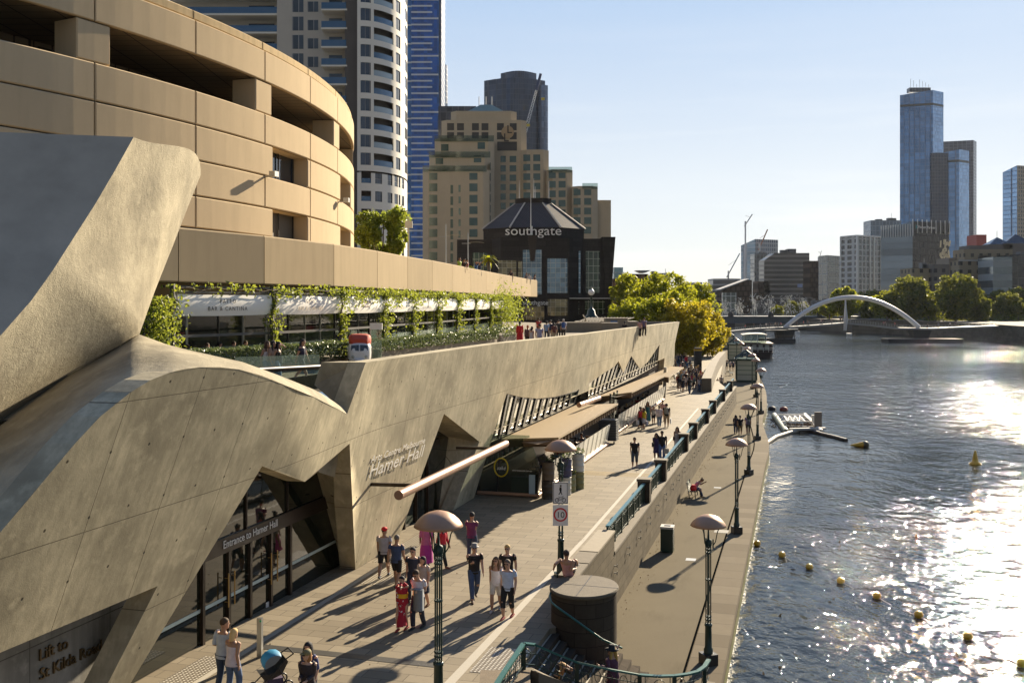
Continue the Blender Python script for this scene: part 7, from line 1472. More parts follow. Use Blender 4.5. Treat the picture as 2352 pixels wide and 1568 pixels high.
def person(lab, loc, face, H=1.72, fem=False, shirt=(.02, .02, .02), sl=1, bottom=('trousers', (.05, .07, .12)), hair=((.03, .02, .015), 'short'), skin='l', pose=None, near=2, hat=None, glasses=False, bag=None, shoes=(.03, .03, .03), group=None, extra=None, noshirt=False):
    """near 2: fused body, fingers, face; 1: parts, plain hands; 0: one small mesh"""
    pose = dict(pose or {}); S = skeleton(H, pose, fem); n = {2: 14, 1: 10, 0: 6}[near]
    if 'look' in pose: a = R(pose['look']); S['face'] = Vector((math.sin(a), -math.cos(a), -.25 if pose.get('down') else 0))
    t = thing('person', lab, 'person', tuple(loc), R(face), group); V = Vector
    mb, rt_, fd, up = bodymesh(S, H, fem, n, near == 2); hd = S['head']
    smat, bmat, hmat, kmat, fmat = pmat('garment', shirt), pmat('garment', bottom[1]), pmat('hair', hair[0]), pmat('skin', SK[skin], .55), pmat('shoe', shoes)
    H9 = H*1.13
    def hairm(m_, m=0):
        long_ = hair[1]
        rr2 = []
        for z, x, yb, yf in ((-.030 if long_ != 'short' else -.012, .040, .052, -.022), (.004, .049, .063, .0), (.022, .050, .064, .046), (.042, .047, .060, .052), (.060, .034, .044, .036), (.071, .014, .018, .014)):
            rr2.append([hd+rt_*math.cos(a)*x*H9+fd*((yf if math.sin(a) > 0 else yb)*math.sin(a))*H9+up*z*H9 for a in [2*math.pi*k/n for k in range(n)]])
        m_.rings(rr2, m)
        if long_ == 'long': m_.tube([hd-fd*.030*H9+up*.02*H9, hd-fd*.048*H9-up*.05*H9, hd-fd*.062*H9-up*.13*H9, hd-fd*.058*H9-up*.20*H9], [(.047*H9, .03*H9), (.05*H9, .028*H9), (.045*H9, .022*H9), (.018*H9, .008*H9)], n, m)
        if long_ in ('long', 'messy'):
            for s in (-1, 1): m_.tube([hd+rt_*s*.040*H9+fd*.005*H9+up*.02*H9, hd+rt_*s*.050*H9+fd*.008*H9-up*.04*H9, hd+rt_*s*.054*H9+fd*.022*H9-up*.10*H9, hd+rt_*s*.050*H9+fd*.030*H9-up*.165*H9], [(.016*H9, .022*H9), (.018*H9, .026*H9), (.020*H9, .022*H9), (.008*H9, .010*H9)], max(6, n-4), m)
        if long_ == 'bob': m_.tube([hd-fd*.020*H9+up*.02*H9, hd-fd*.030*H9-up*.04*H9, hd-fd*.034*H9-up*.085*H9], [(.051*H9, .04*H9), (.054*H9, .036*H9), (.048*H9, .028*H9)], n, m)
        if long_ == 'bun': m_.sphere(hd-fd*.06*H9+up*.05*H9, .026*H9, max(6, n-4), m)
        if long_ == 'messy':
            for k in range(14): a = k*2.4; m_.sphere(hd-fd*.012*H9+V((math.cos(a)*.042, math.sin(a)*.042, .01+.035*math.sin(k*1.7)))*H9, .02*H9, 6, m)
    def hatm(m_, m=0):
        if hat[1] == 'cap': m_.sphere(hd+up*.026*H9-fd*.004*H9, .054*H9, n, m, sy=1.12, sz=.85); m_.tube([hd+up*.028*H9+fd*.045*H9, hd+up*.024*H9+fd*.088*H9], [(.036*H9, .006*H9), (.028*H9, .004*H9)], n, m)
        else: m_.lathe([(.075*H9, .018*H9), (.078*H9, .022*H9), (.050*H9, .026*H9), (.047*H9, .075*H9), (.030*H9, .082*H9), (.005*H9, .078*H9)] if hat[1] == 'brim' else [(.105*H9, .012*H9), (.108*H9, .018*H9), (.055*H9, .03*H9), (.050*H9, .085*H9), (.03*H9, .095*H9), (.005*H9, .09*H9)], n, o=hd, m=m)
    def shirtm(m_, m=0):
        fl_ = pose.get('flare', 0); torso(m_, S, H, fem, .010, n, -.16 if sl != 9 else -.16, .97 if sl else .80, m, fl_)
        if not sl:
            for s in (-1, 1): m_.tube([S['hc'].lerp(S['sc'], .74)+S['sx']*s*.055*H+V((0, -.055*H, 0)), S['sc']+S['sx']*s*.05*H+V((0, 0, .006*H)), S['hc'].lerp(S['sc'], .74)+S['sx']*s*.055*H+V((0, .055*H, 0))], [(.024*H, .010*H)]*3, 6, m)
        else: sleeve(m_, S, H, {1: 1, 2: 2, 3: 3}[min(sl, 3)], .008, max(6, n-4), m)
    def botm(m_, m=0):
        k = bottom[0]
        if k in ('trousers', 'shorts', 'cropped'): torso(m_, S, H, fem, .006, n, -.16, .05, m); legs(m_, S, H, {'shorts': 1, 'cropped': 2, 'trousers': 3}[k], .006, max(6, n-2), m)
        elif k == 'skirt': skirt(m_, S, H, -.75, .13, n, m)
        elif k == 'long': skirt(m_, S, H, -1.45, .15 if not pose.get('narrow') else .085, n, m)
        elif k == 'dress': skirt(m_, S, H, -.85, .12, n, m)
    def shoem(m_, m=0):
        for k in 'lr': a = S['ank'+k]; m_.tube([a+V((0, .03*H, -.022*H)), a+V((0, -.03*H, -.020*H)), a+V((0, -.088*H, -.030*H)), a+V((0, -.128*H, -.036*H))], [(.025*H, .023*H), (.026*H, .026*H), (.029*H, .017*H), (.014*H, .009*H)], max(6, n-4), m)
    if near == 0:
        shirtm(mb, 1); botm(mb, 2); hairm(mb, 3); shoem(mb, 4); mats = [kmat, smat, bmat, hmat, fmat]
        if hat: hatm(mb, len(mats)); mats.append(pmat('hat', hat[0]))
        mb.build('figure', mats, t); 
    else:
        ob = mb.build('body', kmat, t)
        if near == 2:
            md = ob.modifiers.new('fuse', 'REMESH'); md.mode = 'VOXEL'; md.voxel_size = .0105*H/1.7; md.use_smooth_shade = True; sm = ob.modifiers.new('soft', 'SMOOTH'); sm.factor = .5; sm.iterations = 2
            ev = ob.evaluated_get(bpy.context.evaluated_depsgraph_get()); me = bpy.data.meshes.new_from_object(ev); ob.modifiers.clear(); ob.data = me; me.materials.clear(); me.materials.append(kmat)
        for nm, fn, mt in (('shirt' if bottom[0] not in ('dress', 'long') else 'dress_top', shirtm, smat), ({'trousers': 'trousers', 'shorts': 'shorts', 'cropped': 'shorts'}.get(bottom[0], 'skirt'), botm, bmat), ('hair', hairm, hmat), ('shoes', shoem, fmat)):
            m_ = MB(); fn(m_)
            if near == 2 and nm not in ('hair', 'shoes'):
                for i, v in enumerate(m_.v): q = noise.noise_vector(Vector(v)*9)*.010; m_.v[i] = tuple(Vector(v)+q)
            o = m_.build(nm, mt, t)
            if near == 2:
                ss = o.modifiers.new('sub', 'SUBSURF'); ss.levels = 1; ss.render_levels = 1
                if nm == 'hair':
                    pass
        if near == 2 or glasses:
            for s in (-1, 1):
                m_ = MB(); c = hd+fd*.055*H+up*.010*H+rt_*s*.021*H
                if glasses: m_.sphere(c+fd*.008*H, .016*H, 8, sy=.35, sz=.7)
                else: m_.sphere(c, .0055*H, 6)
                m_.build('sunglass_lens' if glasses else 'eye', INK, t)
        if near == 2: m_ = MB(); m_.sphere(hd+fd*.055*H-up*.036*H, .012*H, 6, sz=.35, sy=.5); m_.build('mouth', pmat('lips', (.35, .10, .08)), t)
        if hat: m_ = MB(); hatm(m_); m_.build('hat', pmat('hat', hat[0]), t)
    def carried(nm, lab2, cat, bmb, mt):
        b = thing(nm, lab2, cat, tuple(loc), R(face)); bmb.build({'bag': 'bag_body'}.get(nm, 'body'), mt, b); return b
    if bag:
        k, c, side, blab = bag; m_ = MB(); s = 1 if side == 'r' else -1; w_ = S['wri'+side]; d_ = Vector((0, 0, -1))
        if k == 'carrier': m_.rings([[w_+V((x*.16, y*.07, z)) for x, y in ((-1, -1), (1, -1), (1, 1), (-1, 1))] for z in (-.48, -.16)], smooth=False); m_.bar(w_+V((-.1, 0, -.16)), w_+V((0, 0, -.06)), .015); m_.bar(w_+V((.1, 0, -.16)), w_+V((0, 0, -.06)), .015); carried('carrier_bag', blab, 'bag', m_, pmat('bag', c))
        if k == 'shoulder': q = S['hip'+side]+V((s*.13, .02, .10)); m_.rings([[q+V((x*.06, y*.15, z)) for x, y in ((-1, -1), (1, -1), (1, 1), (-1, 1))] for z in (-.14, .10)], smooth=False); m_.tube([q+V((0, 0, .1)), S['sh'+side]+V((0, -.06, .05)), S['sh'+side]+V((0, .06, .03)), q+V((0, .08, .1))], .01, 5); carried('shoulder_bag', blab, 'bag', m_, pmat('bag', c))
        if k == 'backpack': q = S['hc'].lerp(S['sc'], .62)+V((0, .125*H*.9, 0)); m_.rings([[q+V((math.cos(a)*.155, math.sin(a)*.10, z)) for a in [2*math.pi*j/12 for j in range(12)]] for z in (-.24, -.2, .18, .25)]); carried('backpack', blab, 'bag', m_, pmat('bag', c))
    if extra: extra(t, S, H, rt_, fd, up)
    return t, S
def top(u, v, H, z=0.0):                                             # where someone of height H whose head top shows at (u, v) stands
    p = onz(u, v, z+H); return Vector((p.x, p.y, z))
BLK = (.014, .014, .015); NVY = (.02, .028, .055); WHT = (.72, .70, .68); JEAN = (.035, .06, .12); DK = (.02, .018, .02); BRN = (.06, .032, .018); BLD = (.55, .36, .14)
AWAY = 180-16; TOW = -16+0
# --- the near walkers
person('teenager in a red cap, pale T-shirt and black shorts walking away beside the pillar', top(882, 1211, 1.78), AWAY+10, 1.78, shirt=(.42, .41, .43), bottom=('shorts', BLK), hair=(DK, 'short'), skin='m', hat=((.65, .02, .02), 'cap'), pose={'stride': .2, 'look': -30}, shoes=(.03, .05, .09))
person('grey-haired man in a blue T-shirt walking away next to the boy in the red cap', top(910, 1229, 1.76), AWAY, 1.76, shirt=(.05, .08, .16), bottom=('shorts', BLK), hair=((.16, .14, .12), 'short'), skin='m', pose={'stride': .14, 'swap': 1}, shoes=(.03, .06, .08))
person('woman in a pink and magenta sari, half hidden by the nearest lamp dome', top(979, 1196, 1.68), AWAY+20, 1.68, True, shirt=(.55, .14, .30), sl=2, bottom=('long', (.45, .04, .30)), hair=(DK, 'bun'), skin='d', pose={'stride': .1, 'flare': .03})
person('young woman in a white top with red sleeves and dark trousers behind the nearest lamp', top(1016, 1202, 1.6), 60, 1.6, True, shirt=(.6, .02, .04), sl=3, bottom=('trousers', DK), hair=(DK, 'long'), skin='m', pose={'stride': .16}, shoes=(.3, .12, .08))
person('long-haired man in a navy polo shirt and sunglasses walking towards the bridge', top(950, 1256, 1.77), TOW, 1.77, shirt=NVY, bottom=('trousers', NVY), hair=((.05, .04, .035), 'bob'), glasses=True, pose={'stride': .1})
person('smiling dark-haired woman in a pale spotted blouse and dark skirt beside the man in navy', top(973, 1277, 1.62), TOW-10, 1.62, True, shirt=(.42, .38, .34), bottom=('skirt', NVY), hair=(DK, 'bob'), pose={'stride': .1, 'look': -20, 'flare': .03}, shoes=(.2, .1, .05))
def obi(t, S, H, r, f, u):
    m = MB(); torso(m, S, H, True, .03, 14, .2, .6); m.build('yellow_sash', pmat('sash', (.75, .42, .02)), t); m = MB(); leaves(m, [S['hc']+Vector((rnd.uniform(-.17, .17), -.16-rnd.random()*.02, rnd.uniform(-.75, .45))) for _ in range(26)], .035, rnd); m.build('white_pattern', WHITE, t)
person('woman in a red patterned kimono with a yellow sash, hand raised to her face', top(925, 1322, 1.6), TOW-5, 1.6, True, shirt=(.42, .015, .035), sl=3, bottom=('long', (.42, .015, .035)), hair=(DK, 'bun'), pose={'stride': .09, 'narrow': 1, 'handr': (.04, -.13, .03), 'down': 1, 'look': 0, 'flare': .02}, shoes=(.35, .04, .04), extra=obi)
def jacket(t, S, H, r, f, u): m = MB(); m.rings([[S['wrir']+Vector((-.02+x*.13, y*.07-.02, z)) for x, y in ((-1, -1), (.2, -1.3), (1, -1), (1.1, 1), (-.9, 1))] for z in (-.55, -.3, 0, .08)]); o = m.build('jacket', pmat('jacket', (.22, .24, .26)), t)
person('man in a white T-shirt looking down at his phone, grey jacket over his arm', top(961, 1305, 1.78), TOW-10, 1.78, shirt=(.74, .70, .74), bottom=('trousers', (.02, .025, .045)), hair=(BRN, 'short'), pose={'stride': .1, 'handl': (-.02, -.16, -.13), 'handr': (.10, -.12, -.16), 'head': 25, 'down': 1, 'look': 0}, glasses=True, extra=jacket)
def camera_(t, S, H, r, f, u): m = MB(); q = S['sc']+Vector((-.06, -.17, -.22)); m.box(q.x-.08, q.x+.08, q.y-.05, q.y+.05, q.z-.06, q.z+.05); m.tube([q+Vector((0, -.05, 0)), q+Vector((0, -.14, 0))], .04, 10); c = thing('camera', 'black camera held by the man in the grey hat', 'camera', t.location, t.rotation_euler.z); m.build('camera_body', BLACK, c)
person('sturdy man in a grey hat and black T-shirt striding with a camera in his hand', top(1089, 1248, 1.84), TOW+25, 1.84, shirt=BLK, bottom=('trousers', (.05, .085, .17)), hair=((.3, .28, .25), 'short'), hat=((.25, .24, .22), 'brim'), glasses=True, pose={'stride': .17, 'handl': (-.05, -.14, -.12)}, shoes=(.09, .05, .03), extra=camera_)
person('young woman with long wavy brown hair, white tank top and pale shorts', top(1140, 1278, 1.7), TOW, 1.7, True, shirt=(.74, .71, .70), sl=0, bottom=('shorts', (.6, .56, .48)), hair=((.12, .07, .035), 'long'), skin='m', glasses=True, pose={'stride': .13}, shoes=(.4, .38, .35))
person('fair-haired man in a black T-shirt and sunglasses behind the couple in white', top(1166, 1250, 1.78), TOW+5, 1.78, shirt=BLK, bottom=('shorts', DK), hair=((.50, .33, .12), 'short'), glasses=True, pose={'stride': .12, 'swap': 1})
def stripes(t, S, H, r, f, u):
    m = MB(); 
    for q in (.12, .3, .48, .66): torso(m, S, H, False, .0135, 14, 9) if False else None
person('man in a pale blue banded T-shirt and black shorts in front of the walking group', top(1167, 1284, 1.8), TOW-5, 1.8, shirt=(.50, .58, .74), bottom=('cropped', BLK), hair=((.14, .10, .07), 'short'), glasses=True, pose={'stride': .1, 'handl': (-.13, .02, -.27), 'down': 1, 'look': 0}, shoes=(.30, .03, .04))
person('man in a purple shirt and jeans seen from behind, alone near the cafe', top(1083, 1177, 1.8), AWAY, 1.8, shirt=(.15, .03, .10), bottom=('trousers', JEAN), hair=(DK, 'short'), skin='m', pose={'stride': .04, 'handl': (-.05, -.12, -.15), 'handr': (.05, -.12, -.15)})
person('woman in an olive cap, sunglasses and dark leather jacket at the bottom of the picture', top(707, 1489, 1.68), TOW+5, 1.68, True, shirt=(.035, .025, .028), sl=3, bottom=('trousers', DK), hair=((.32, .15, .05), 'bob'), hat=((.22, .19, .09), 'cap'), glasses=True, pose={'stride': .08, 'handl': (-.05, -.14, -.18), 'handr': (.05, -.14, -.2), 'look': -35})
person('dark-haired woman in a blue top hidden behind the woman in the olive cap', top(711, 1473, 1.7), TOW-10, 1.7, True, shirt=(.03, .05, .16), sl=2, bottom=('trousers', NVY), hair=(DK, 'long'), glasses=True, pose={'stride': .08})
person('man in a pale blue shirt standing with his back to us beside the blonde woman', top(512, 1421, 1.84), AWAY-12, 1.84, shirt=(.40, .46, .56), sl=2, bottom=('trousers', (.03, .05, .09)), hair=((.07, .045, .025), 'short'), skin='m', pose={'stride': .06, 'look': -35, 'handr': (.1, -.1, -.2)})
def watch(t, S, H, r, f, u): m = MB(); m.tube([S['wril']-Vector((0, 0, -.02)), S['wril']], .026, 10); m.build('wrist_watch', BLACK, t)
person('blonde woman in a white sleeveless top and blue jeans pushing the stroller', top(534, 1445, 1.68), AWAY-10, 1.68, True, shirt=(.70, .63, .68), sl=0, bottom=('trousers', (.10, .15, .26)), hair=((.68, .46, .20), 'bob'), skin='m', pose={'stride': .07, 'flare': .025, 'handr': (.18, -.22, -.19)}, extra=watch)
# stroller
sp_ = top(534, 1445, 1.68)+Vector((.86, .55, 0)); sr_ = thing('stroller', 'baby stroller with a bright blue hood and black frame', 'stroller', tuple(sp_), R(-62))
BLU = plain('blue_stroller_fabric', (.02, .22, .40), .6, 0, .2, 6); m = MB(); G = []
for i in range(11):
    a = R(-25+i*15.5); G.append([Vector((math.sin(b)*.28, -math.cos(a)*.31*math.cos(b*.4)-.0, .80+math.sin(a)*.30*(1-.25*(b/1.4)**2)+.012*(i % 2))) for b in [-1.35+2.7*j/8 for j in range(9)]])
m.grid(G); m.build('hood', BLU, sr_)
HSM = plain('grey_stroller_trim', (.16, .18, .19), .7)
for s in (-1, 1):
    m = MB()
    m.add([Vector((s*.275, 0, .8))]+[Vector((s*.273, -math.cos(R(-25+i*15.5))*.29, .80+math.sin(R(-25+i*15.5))*.24)) for i in range(11)], [(0, i+1, i+2) for i in range(10)]); m.build('hood_side', HSM, sr_)
m = MB(); m.rings([[Vector((x*.26, y, z)) for x in (-1, 1)]+[Vector((x*.26, y+.1, z-.14)) for x in (1, -1)] for y, z in ((.28, .95), (.1, .62), (-.2, .52), (-.42, .55))], smooth=False); m.build('seat', BLACK, sr_)
for s in (-1, 1): m = MB(); m.tube([(s*.28, .52, 1.02), (s*.28, .30, .9), (s*.26, -.05, .52), (s*.2, -.52, .16)], .018, 6); m.tube([(s*.28, .1, .68), (s*.3, .36, .16)], .018, 6); m.build('frame_tube', BLACK, sr_)
m = MB(); m.tube([(-.28, .52, 1.02), (.28, .52, 1.02)], .02, 8); m.build('handle', BLACK, sr_)
for x, y, r in ((-.31, .36, .16), (.31, .36, .16), (-.2, -.52, .12), (.2, -.52, .12)):
    m = MB(); m.tube([(x+.0+math.cos(0)*0, y+math.cos(a)*r*.85, r+math.sin(a)*r*.85) for a in [k*math.pi/8 for k in range(17)]], .025, 6, caps=False); wh = m.build('wheel', BLACK, sr_); m = MB()
    for k in range(5): a = k*1.257; m.bar((x, y, r), (x, y+math.cos(a)*r*.8, r+math.sin(a)*r*.8), .012)
    m.build('spokes', STEEL, wh)
m = MB(); m.box(-.2, .2, -.2, .25, .18, .36); m.build('basket', plain('stroller_basket', (.06, .04, .09), .7), sr_); sr_.scale = (.88, .88, .88)
# --- lone walkers further on
person('man in a black T-shirt and shorts walking alone down the middle of the promenade', top(1458, 1004, 1.77), TOW, 1.77, shirt=BLK, bottom=('cropped', (.05, .07, .10)), hair=(BRN, 'short'), glasses=True, near=1, pose={'stride': .12}, shoes=(.4, .3, .25))
person('woman in a short navy patterned dress and dark tights', top(1508, 994, 1.67), TOW, 1.67, True, shirt=(.03, .02, .08), bottom=('dress', (.03, .02, .08)), hair=(DK, 'long'), near=1, skin='d', pose={'stride': .06}, bag=('shoulder', BLK, 'l', 'dark shoulder bag carried by the woman in the navy dress'))
person('man in a black T-shirt and blue jeans, a plastic bag in his hand', top(1521, 989, 1.82), TOW, 1.82, shirt=BLK, bottom=('trousers', (.08, .14, .30)), hair=(DK, 'short'), near=1, skin='d', pose={'stride': .08}, bag=('carrier', (.45, .42, .36), 'r', 'pale plastic bag carried by the man in jeans'), shoes=(.5, .48, .45))
def sdress(t, S, H, r, f, u):
    m = MB(); cx = (S['kneel']+S['kneer'])/2
    for i in range(9): f_ = .5-i*.16; c = S['hc']+(S['sc']-S['hc'])*f_; w = (.09 if f_ > 0 else .115)*H+.018; m.rings([ring(c+Vector((0, 0, z)), Vector((1, 0, 0)), Vector((0, 1, 0)), w, w*.84, 14) for z in (0, .028)], caps=False)
    m.build('dress_stripes', pmat('stripe', (.08, .09, .12)), t)
person('long-haired woman in a striped sleeveless dress near the balustrade', top(1556, 980, 1.7), TOW, 1.7, True, shirt=(.5, .5, .52), sl=0, bottom=('dress', (.5, .5, .52)), hair=(DK, 'long'), near=1, skin='m', pose={'stride': .06}, bag=('shoulder', (.05, .03, .03), 'l', 'dark handbag carried by the woman in the striped dress'), extra=sdress)
mids = [('man in a bright red shirt and dark shorts turned to the woman in yellow', 1470, 934, 1.74, 60, 0, (.55, .02, .03), 1, ('cropped', BLK), (DK, 'short'), None, ('carrier', (.75, .70, .68), 'l', 'white and red carrier bag held by the man in the red shirt')),
 ('woman in a yellow top and white skirt facing the man in red', 1479, 936, 1.66, -60, 1, (.75, .62, .04), 1, ('skirt', (.70, .66, .60)), (BRN, 'long'), None, ('carrier', (.5, .5, .6), 'r', 'pale blue carrier bag held by the woman in yellow')),
 ('dark-haired woman in a long teal dress by the glass screen', 1488, 922, 1.72, TOW, 1, (.02, .13, .16), 0, ('long', (.02, .13, .16)), (DK, 'long'), None, None),
 ('boy in a pale hat and grey vest with dark shorts', 1501, 931, 1.48, TOW, 0, (.40, .40, .38), 0, ('shorts', DK), (BRN, 'short'), ((.55, .5, .42), 'brim'), None),
 ('woman in a loose pale blouse and blue jeans seen from behind', 1514, 931, 1.68, AWAY, 1, (.62, .55, .58), 3, ('trousers', (.10, .18, .32)), ((.25, .17, .1), 'bob'), None, None),
 ('man in a pink and white patterned shirt standing behind the woman in jeans', 1522, 918, 1.78, TOW, 0, (.55, .30, .26), 1, ('shorts', BRN), (BRN, 'short'), None, None),
 ('tall man in black with a grey backpack and tan shorts walking away', 1531, 927, 1.83, AWAY, 0, BLK, 1, ('cropped', (.36, .28, .18)), (DK, 'short'), None, ('backpack', (.28, .27, .22), 'l', 'grey backpack on the man in tan shorts'))]
for lab, u, v, H, fc, fm, c, sl, bt, hr, ht, bg in mids: person(lab, top(u, v, H), fc, H, bool(fm), shirt=c, sl=sl, bottom=bt, hair=hr, hat=ht, bag=bg, near=1, skin='m', pose={'stride': rnd.uniform(.05, .14), 'swap': rnd.random() > .5})
pb = top(1531, 927, 1.83); wb = thing('carrier_bag', 'white carrier bag hanging from the hand of the man with the backpack', 'bag', tuple(pb), R(AWAY)); m = MB(); m.rings([[Vector((-.32+x*.05, y*.15, z)) for x, y in ((-1, -1), (1, -1), (1, 1), (-1, 1))] for z in (.28, .68)], smooth=False); m.build('bag_body', WHITE, wb)
# --- quay
for lab, u, v, H, fm, c, bt, sl in (('woman in a dark top and jeans on the lower quay, left of three', 1690, 953, 1.66, 1, (.03, .03, .05), ('trousers', JEAN), 2), ('man in black and tan shorts, middle of three on the lower quay', 1700, 954, 1.72, 0, BLK, ('cropped', (.20, .15, .08)), 1), ('man in a purple-blue shirt behind the lamp post on the lower quay', 1718, 951, 1.76, 0, (.16, .12, .26), ('shorts', (.06, .05, .05)), 1)):
    person(lab, top(u, v, H, -2), AWAY, H, bool(fm), shirt=c, sl=sl, bottom=bt, hair=(DK, 'long' if fm else 'short'), near=1, skin='m', pose={'stride': .1})
bp = onz(1594, 1140, -1.99); bth = R(90)-TH; bfd = Vector((math.sin(bth), -math.cos(bth), 0)) 
fwd = Vector((math.cos(TH), -math.sin(TH), 0))
person('woman in a pink top sitting bent over her phone on the green bench', (bp.x, bp.y, -1.99), 90-16, 1.66, True, shirt=(.50, .26, .36), sl=1, bottom=('trousers', (.04, .06, .11)), hair=((.16, .09, .04), 'bun'), near=2, skin='m', pose={'hip': .52, 'lean': 38, 'feet': ((-.06, -.30, .045), (.06, -.24, .045)), 'handl': (-.03, -.17, -.02), 'handr': (.03, -.19, -.02), 'head': 30})
q = Vector((bp.x, bp.y, -1.55)); rb = thing('red_bag', 'bright red bag on the bench beside the seated woman', 'bag', tuple(q+DW*-.42)); m = MB(); m.rings([[Vector((math.cos(a)*.2*k, math.sin(a)*.15*k, z)) for a in [2*math.pi*j/12 for j in range(12)]] for z, k in ((.0, .8), (.08, 1), (.25, .95), (.36, .5))]); m.build('bag_body', plain('bright_red_bag', (.75, .02, .02), .6), rb)
# --- man lying against the drum, woman in a hat, photographer
pl = W(8.5, -2.35, 1.0)
person('man in a red striped vest lying back on the parapet beside the stone drum', tuple(pl), 180-16, 1.78, shirt=(.55, .30, .30), sl=0, bottom=('shorts', (.08, .06, .05)), hair=((.05, .03, .02), 'short'), skin='m', near=2, pose={'hip': .14, 'lean': -28, 'feet': ((-.10, -.30, .17), (-.03, -.34, .05)), 'kpole': (0, 0, 1), 'handl': (-.13, -.10, -.17), 'handr': (.22, .05, -.15), 'head': 18, 'epole': (.3, 1, -.2)}, shoes=(.12, .12, .13))
ph = onz(1408, 1488, -.12); 
person('woman in a wide black hat and dark flowered dress leaning on the green stair rail', (ph.x, ph.y, -1.76), 205, 1.68, True, shirt=(.09, .03, .06), sl=3, bottom=('dress', (.09, .03, .06)), hair=((.45, .28, .08), 'long'), hat=(BLK, 'wide'), near=2, skin='l', pose={'stride': .04, 'handl': (-.10, -.05, .13), 'handr': (.22, -.02, -.12), 'look': 60, 'flare': .03, 'epole': (.5, .2, -1)})
pg = ony(1270, 1530, 26.9)
def camx(t, S, H, r, f, u): m = MB(); q = S['head']+f*.15; m.sphere(q, .07, 8); m.tube([q, q+f*.14], .045, 10); c = thing('camera', 'black camera at the eye of the crouching photographer', 'camera', t.location, t.rotation_euler.z); m.build('camera_body', BLACK, c)
person('fair-haired photographer crouching on the stairs behind the green rail', (pg.x, pg.y, pg.z-.95), 60, 1.7, True, shirt=(.04, .035, .03), sl=2, bottom=('trousers', (.10, .18, .32)), hair=((.45, .26, .09), 'messy'), near=2, skin='m', pose={'hip': .34, 'lean': 22, 'feet': ((-.09, -.16, .045), (.09, .06, .045)), 'handl': (-.03, -.15, .11), 'handr': (.05, -.15, .11)}, extra=camx)
# --- terrace walkers
for lab, u, v, H, c, sl, bt, hr, ps, fc in (('curly-haired woman in a white vest top and blue jeans, leftmost of the terrace walkers', 612, 784, 1.68, (.72, .68, .70), 0, ('trousers', (.14, .22, .36)), ((.08, .04, .025), 'long'), {'stride': .12}, 62), ('dark-haired woman behind the woman in the white vest on the terrace', 625, 783, 1.7, (.3, .2, .15), 1, ('trousers', (.12, .18, .3)), (DK, 'messy'), {'stride': .1, 'swap': 1}, 70), ('woman in black with a tote bag, hand raised to her hair on the terrace', 637, 785, 1.66, BLK, 0, ('trousers', (.16, .24, .38)), (DK, 'long'), {'stride': .12, 'handr': (.07, -.12, .08)}, 75), ('woman in a navy top and short skirt striding right on the terrace', 693, 779, 1.72, (.02, .02, .05), 1, ('shorts', (.02, .02, .05)), (DK, 'bob'), {'stride': .2}, 78)):
    person(lab, top(u, v, H, 6.5), fc, H, True, shirt=c, sl=sl, bottom=bt, hair=hr, near=2, skin='m', pose=ps, shoes=(.2, .1, .06), bag=('shoulder', (.6, .52, .38), 'r', 'cream tote bag on the terrace walker with her hand raised') if 'tote' in lab else None)
tfar = [('figure in a long red coat walking away past the last hedge', 1194, 738, 1.8, (.55, .015, .02), 3, ('long', (.5, .015, .02)), 1), ('red-haired woman in a brown jacket right of the red coat', 1212, 747, 1.6, (.10, .05, .06), 3, ('trousers', DK), 1), ('woman in a pale sleeveless dress on the terrace', 1221, 750, 1.62, (.45, .45, .52), 0, ('dress', (.45, .45, .52)), 1), ('man in a navy and white striped T-shirt and pale trousers on the terrace', 1239, 744, 1.78, (.28, .30, .45), 1, ('trousers', (.5, .46, .38)), 0), ('person in red further along the terrace', 1237, 731, 1.7, (.45, .03, .03), 1, ('trousers', DK), 0), ('person in a pale blue shirt on the far terrace', 1255, 737, 1.68, (.2, .3, .5), 2, ('trousers', NVY), 1), ('man in dark clothes and pale trousers on the far terrace', 1264, 735, 1.74, NVY, 2, ('trousers', (.4, .35, .28)), 0), ('woman in dark red and khaki on the far terrace', 1273, 741, 1.6, (.10, .03, .03), 2, ('trousers', (.3, .26, .2)), 1), ('thin man in black on the far terrace', 1282, 734, 1.74, (.04, .05, .06), 2, ('trousers', DK), 0), ('white-haired man with a big blue backpack on the far terrace', 1294, 733, 1.78, (.45, .42, .45), 2, ('trousers', DK), 0), ('woman in black behind the parapet near the prow', 1435, 738, 1.62, BLK, 2, ('trousers', DK), 1), ('woman in pale pink beside the man in purple behind the prow parapet', 1470, 734, 1.64, (.5, .28, .25), 1, ('trousers', DK), 1), ('man in a dusty purple T-shirt behind the prow parapet', 1479, 729, 1.78, (.14, .11, .20), 1, ('trousers', DK), 0)]
for lab, u, v, H, c, sl, bt, fm in tfar: person(lab, top(u, v, H, 6.5) if u < 1400 else Vector((xat(u, 97), 97, 9.7-(v-697)*97/F_-H)), AWAY+rnd.uniform(-30, 30), H, bool(fm), shirt=c, sl=sl, bottom=bt, hair=((.4, .12, .05) if 'red-haired' in lab else (.5, .48, .45) if 'white-haired' in lab else DK, 'bob' if fm else 'short'), near=1, skin='m', pose={'stride': rnd.uniform(.04, .12)}, bag=('backpack', (.03, .09, .30), 'l', 'big blue backpack on the white-haired man') if 'backpack' in lab else None)
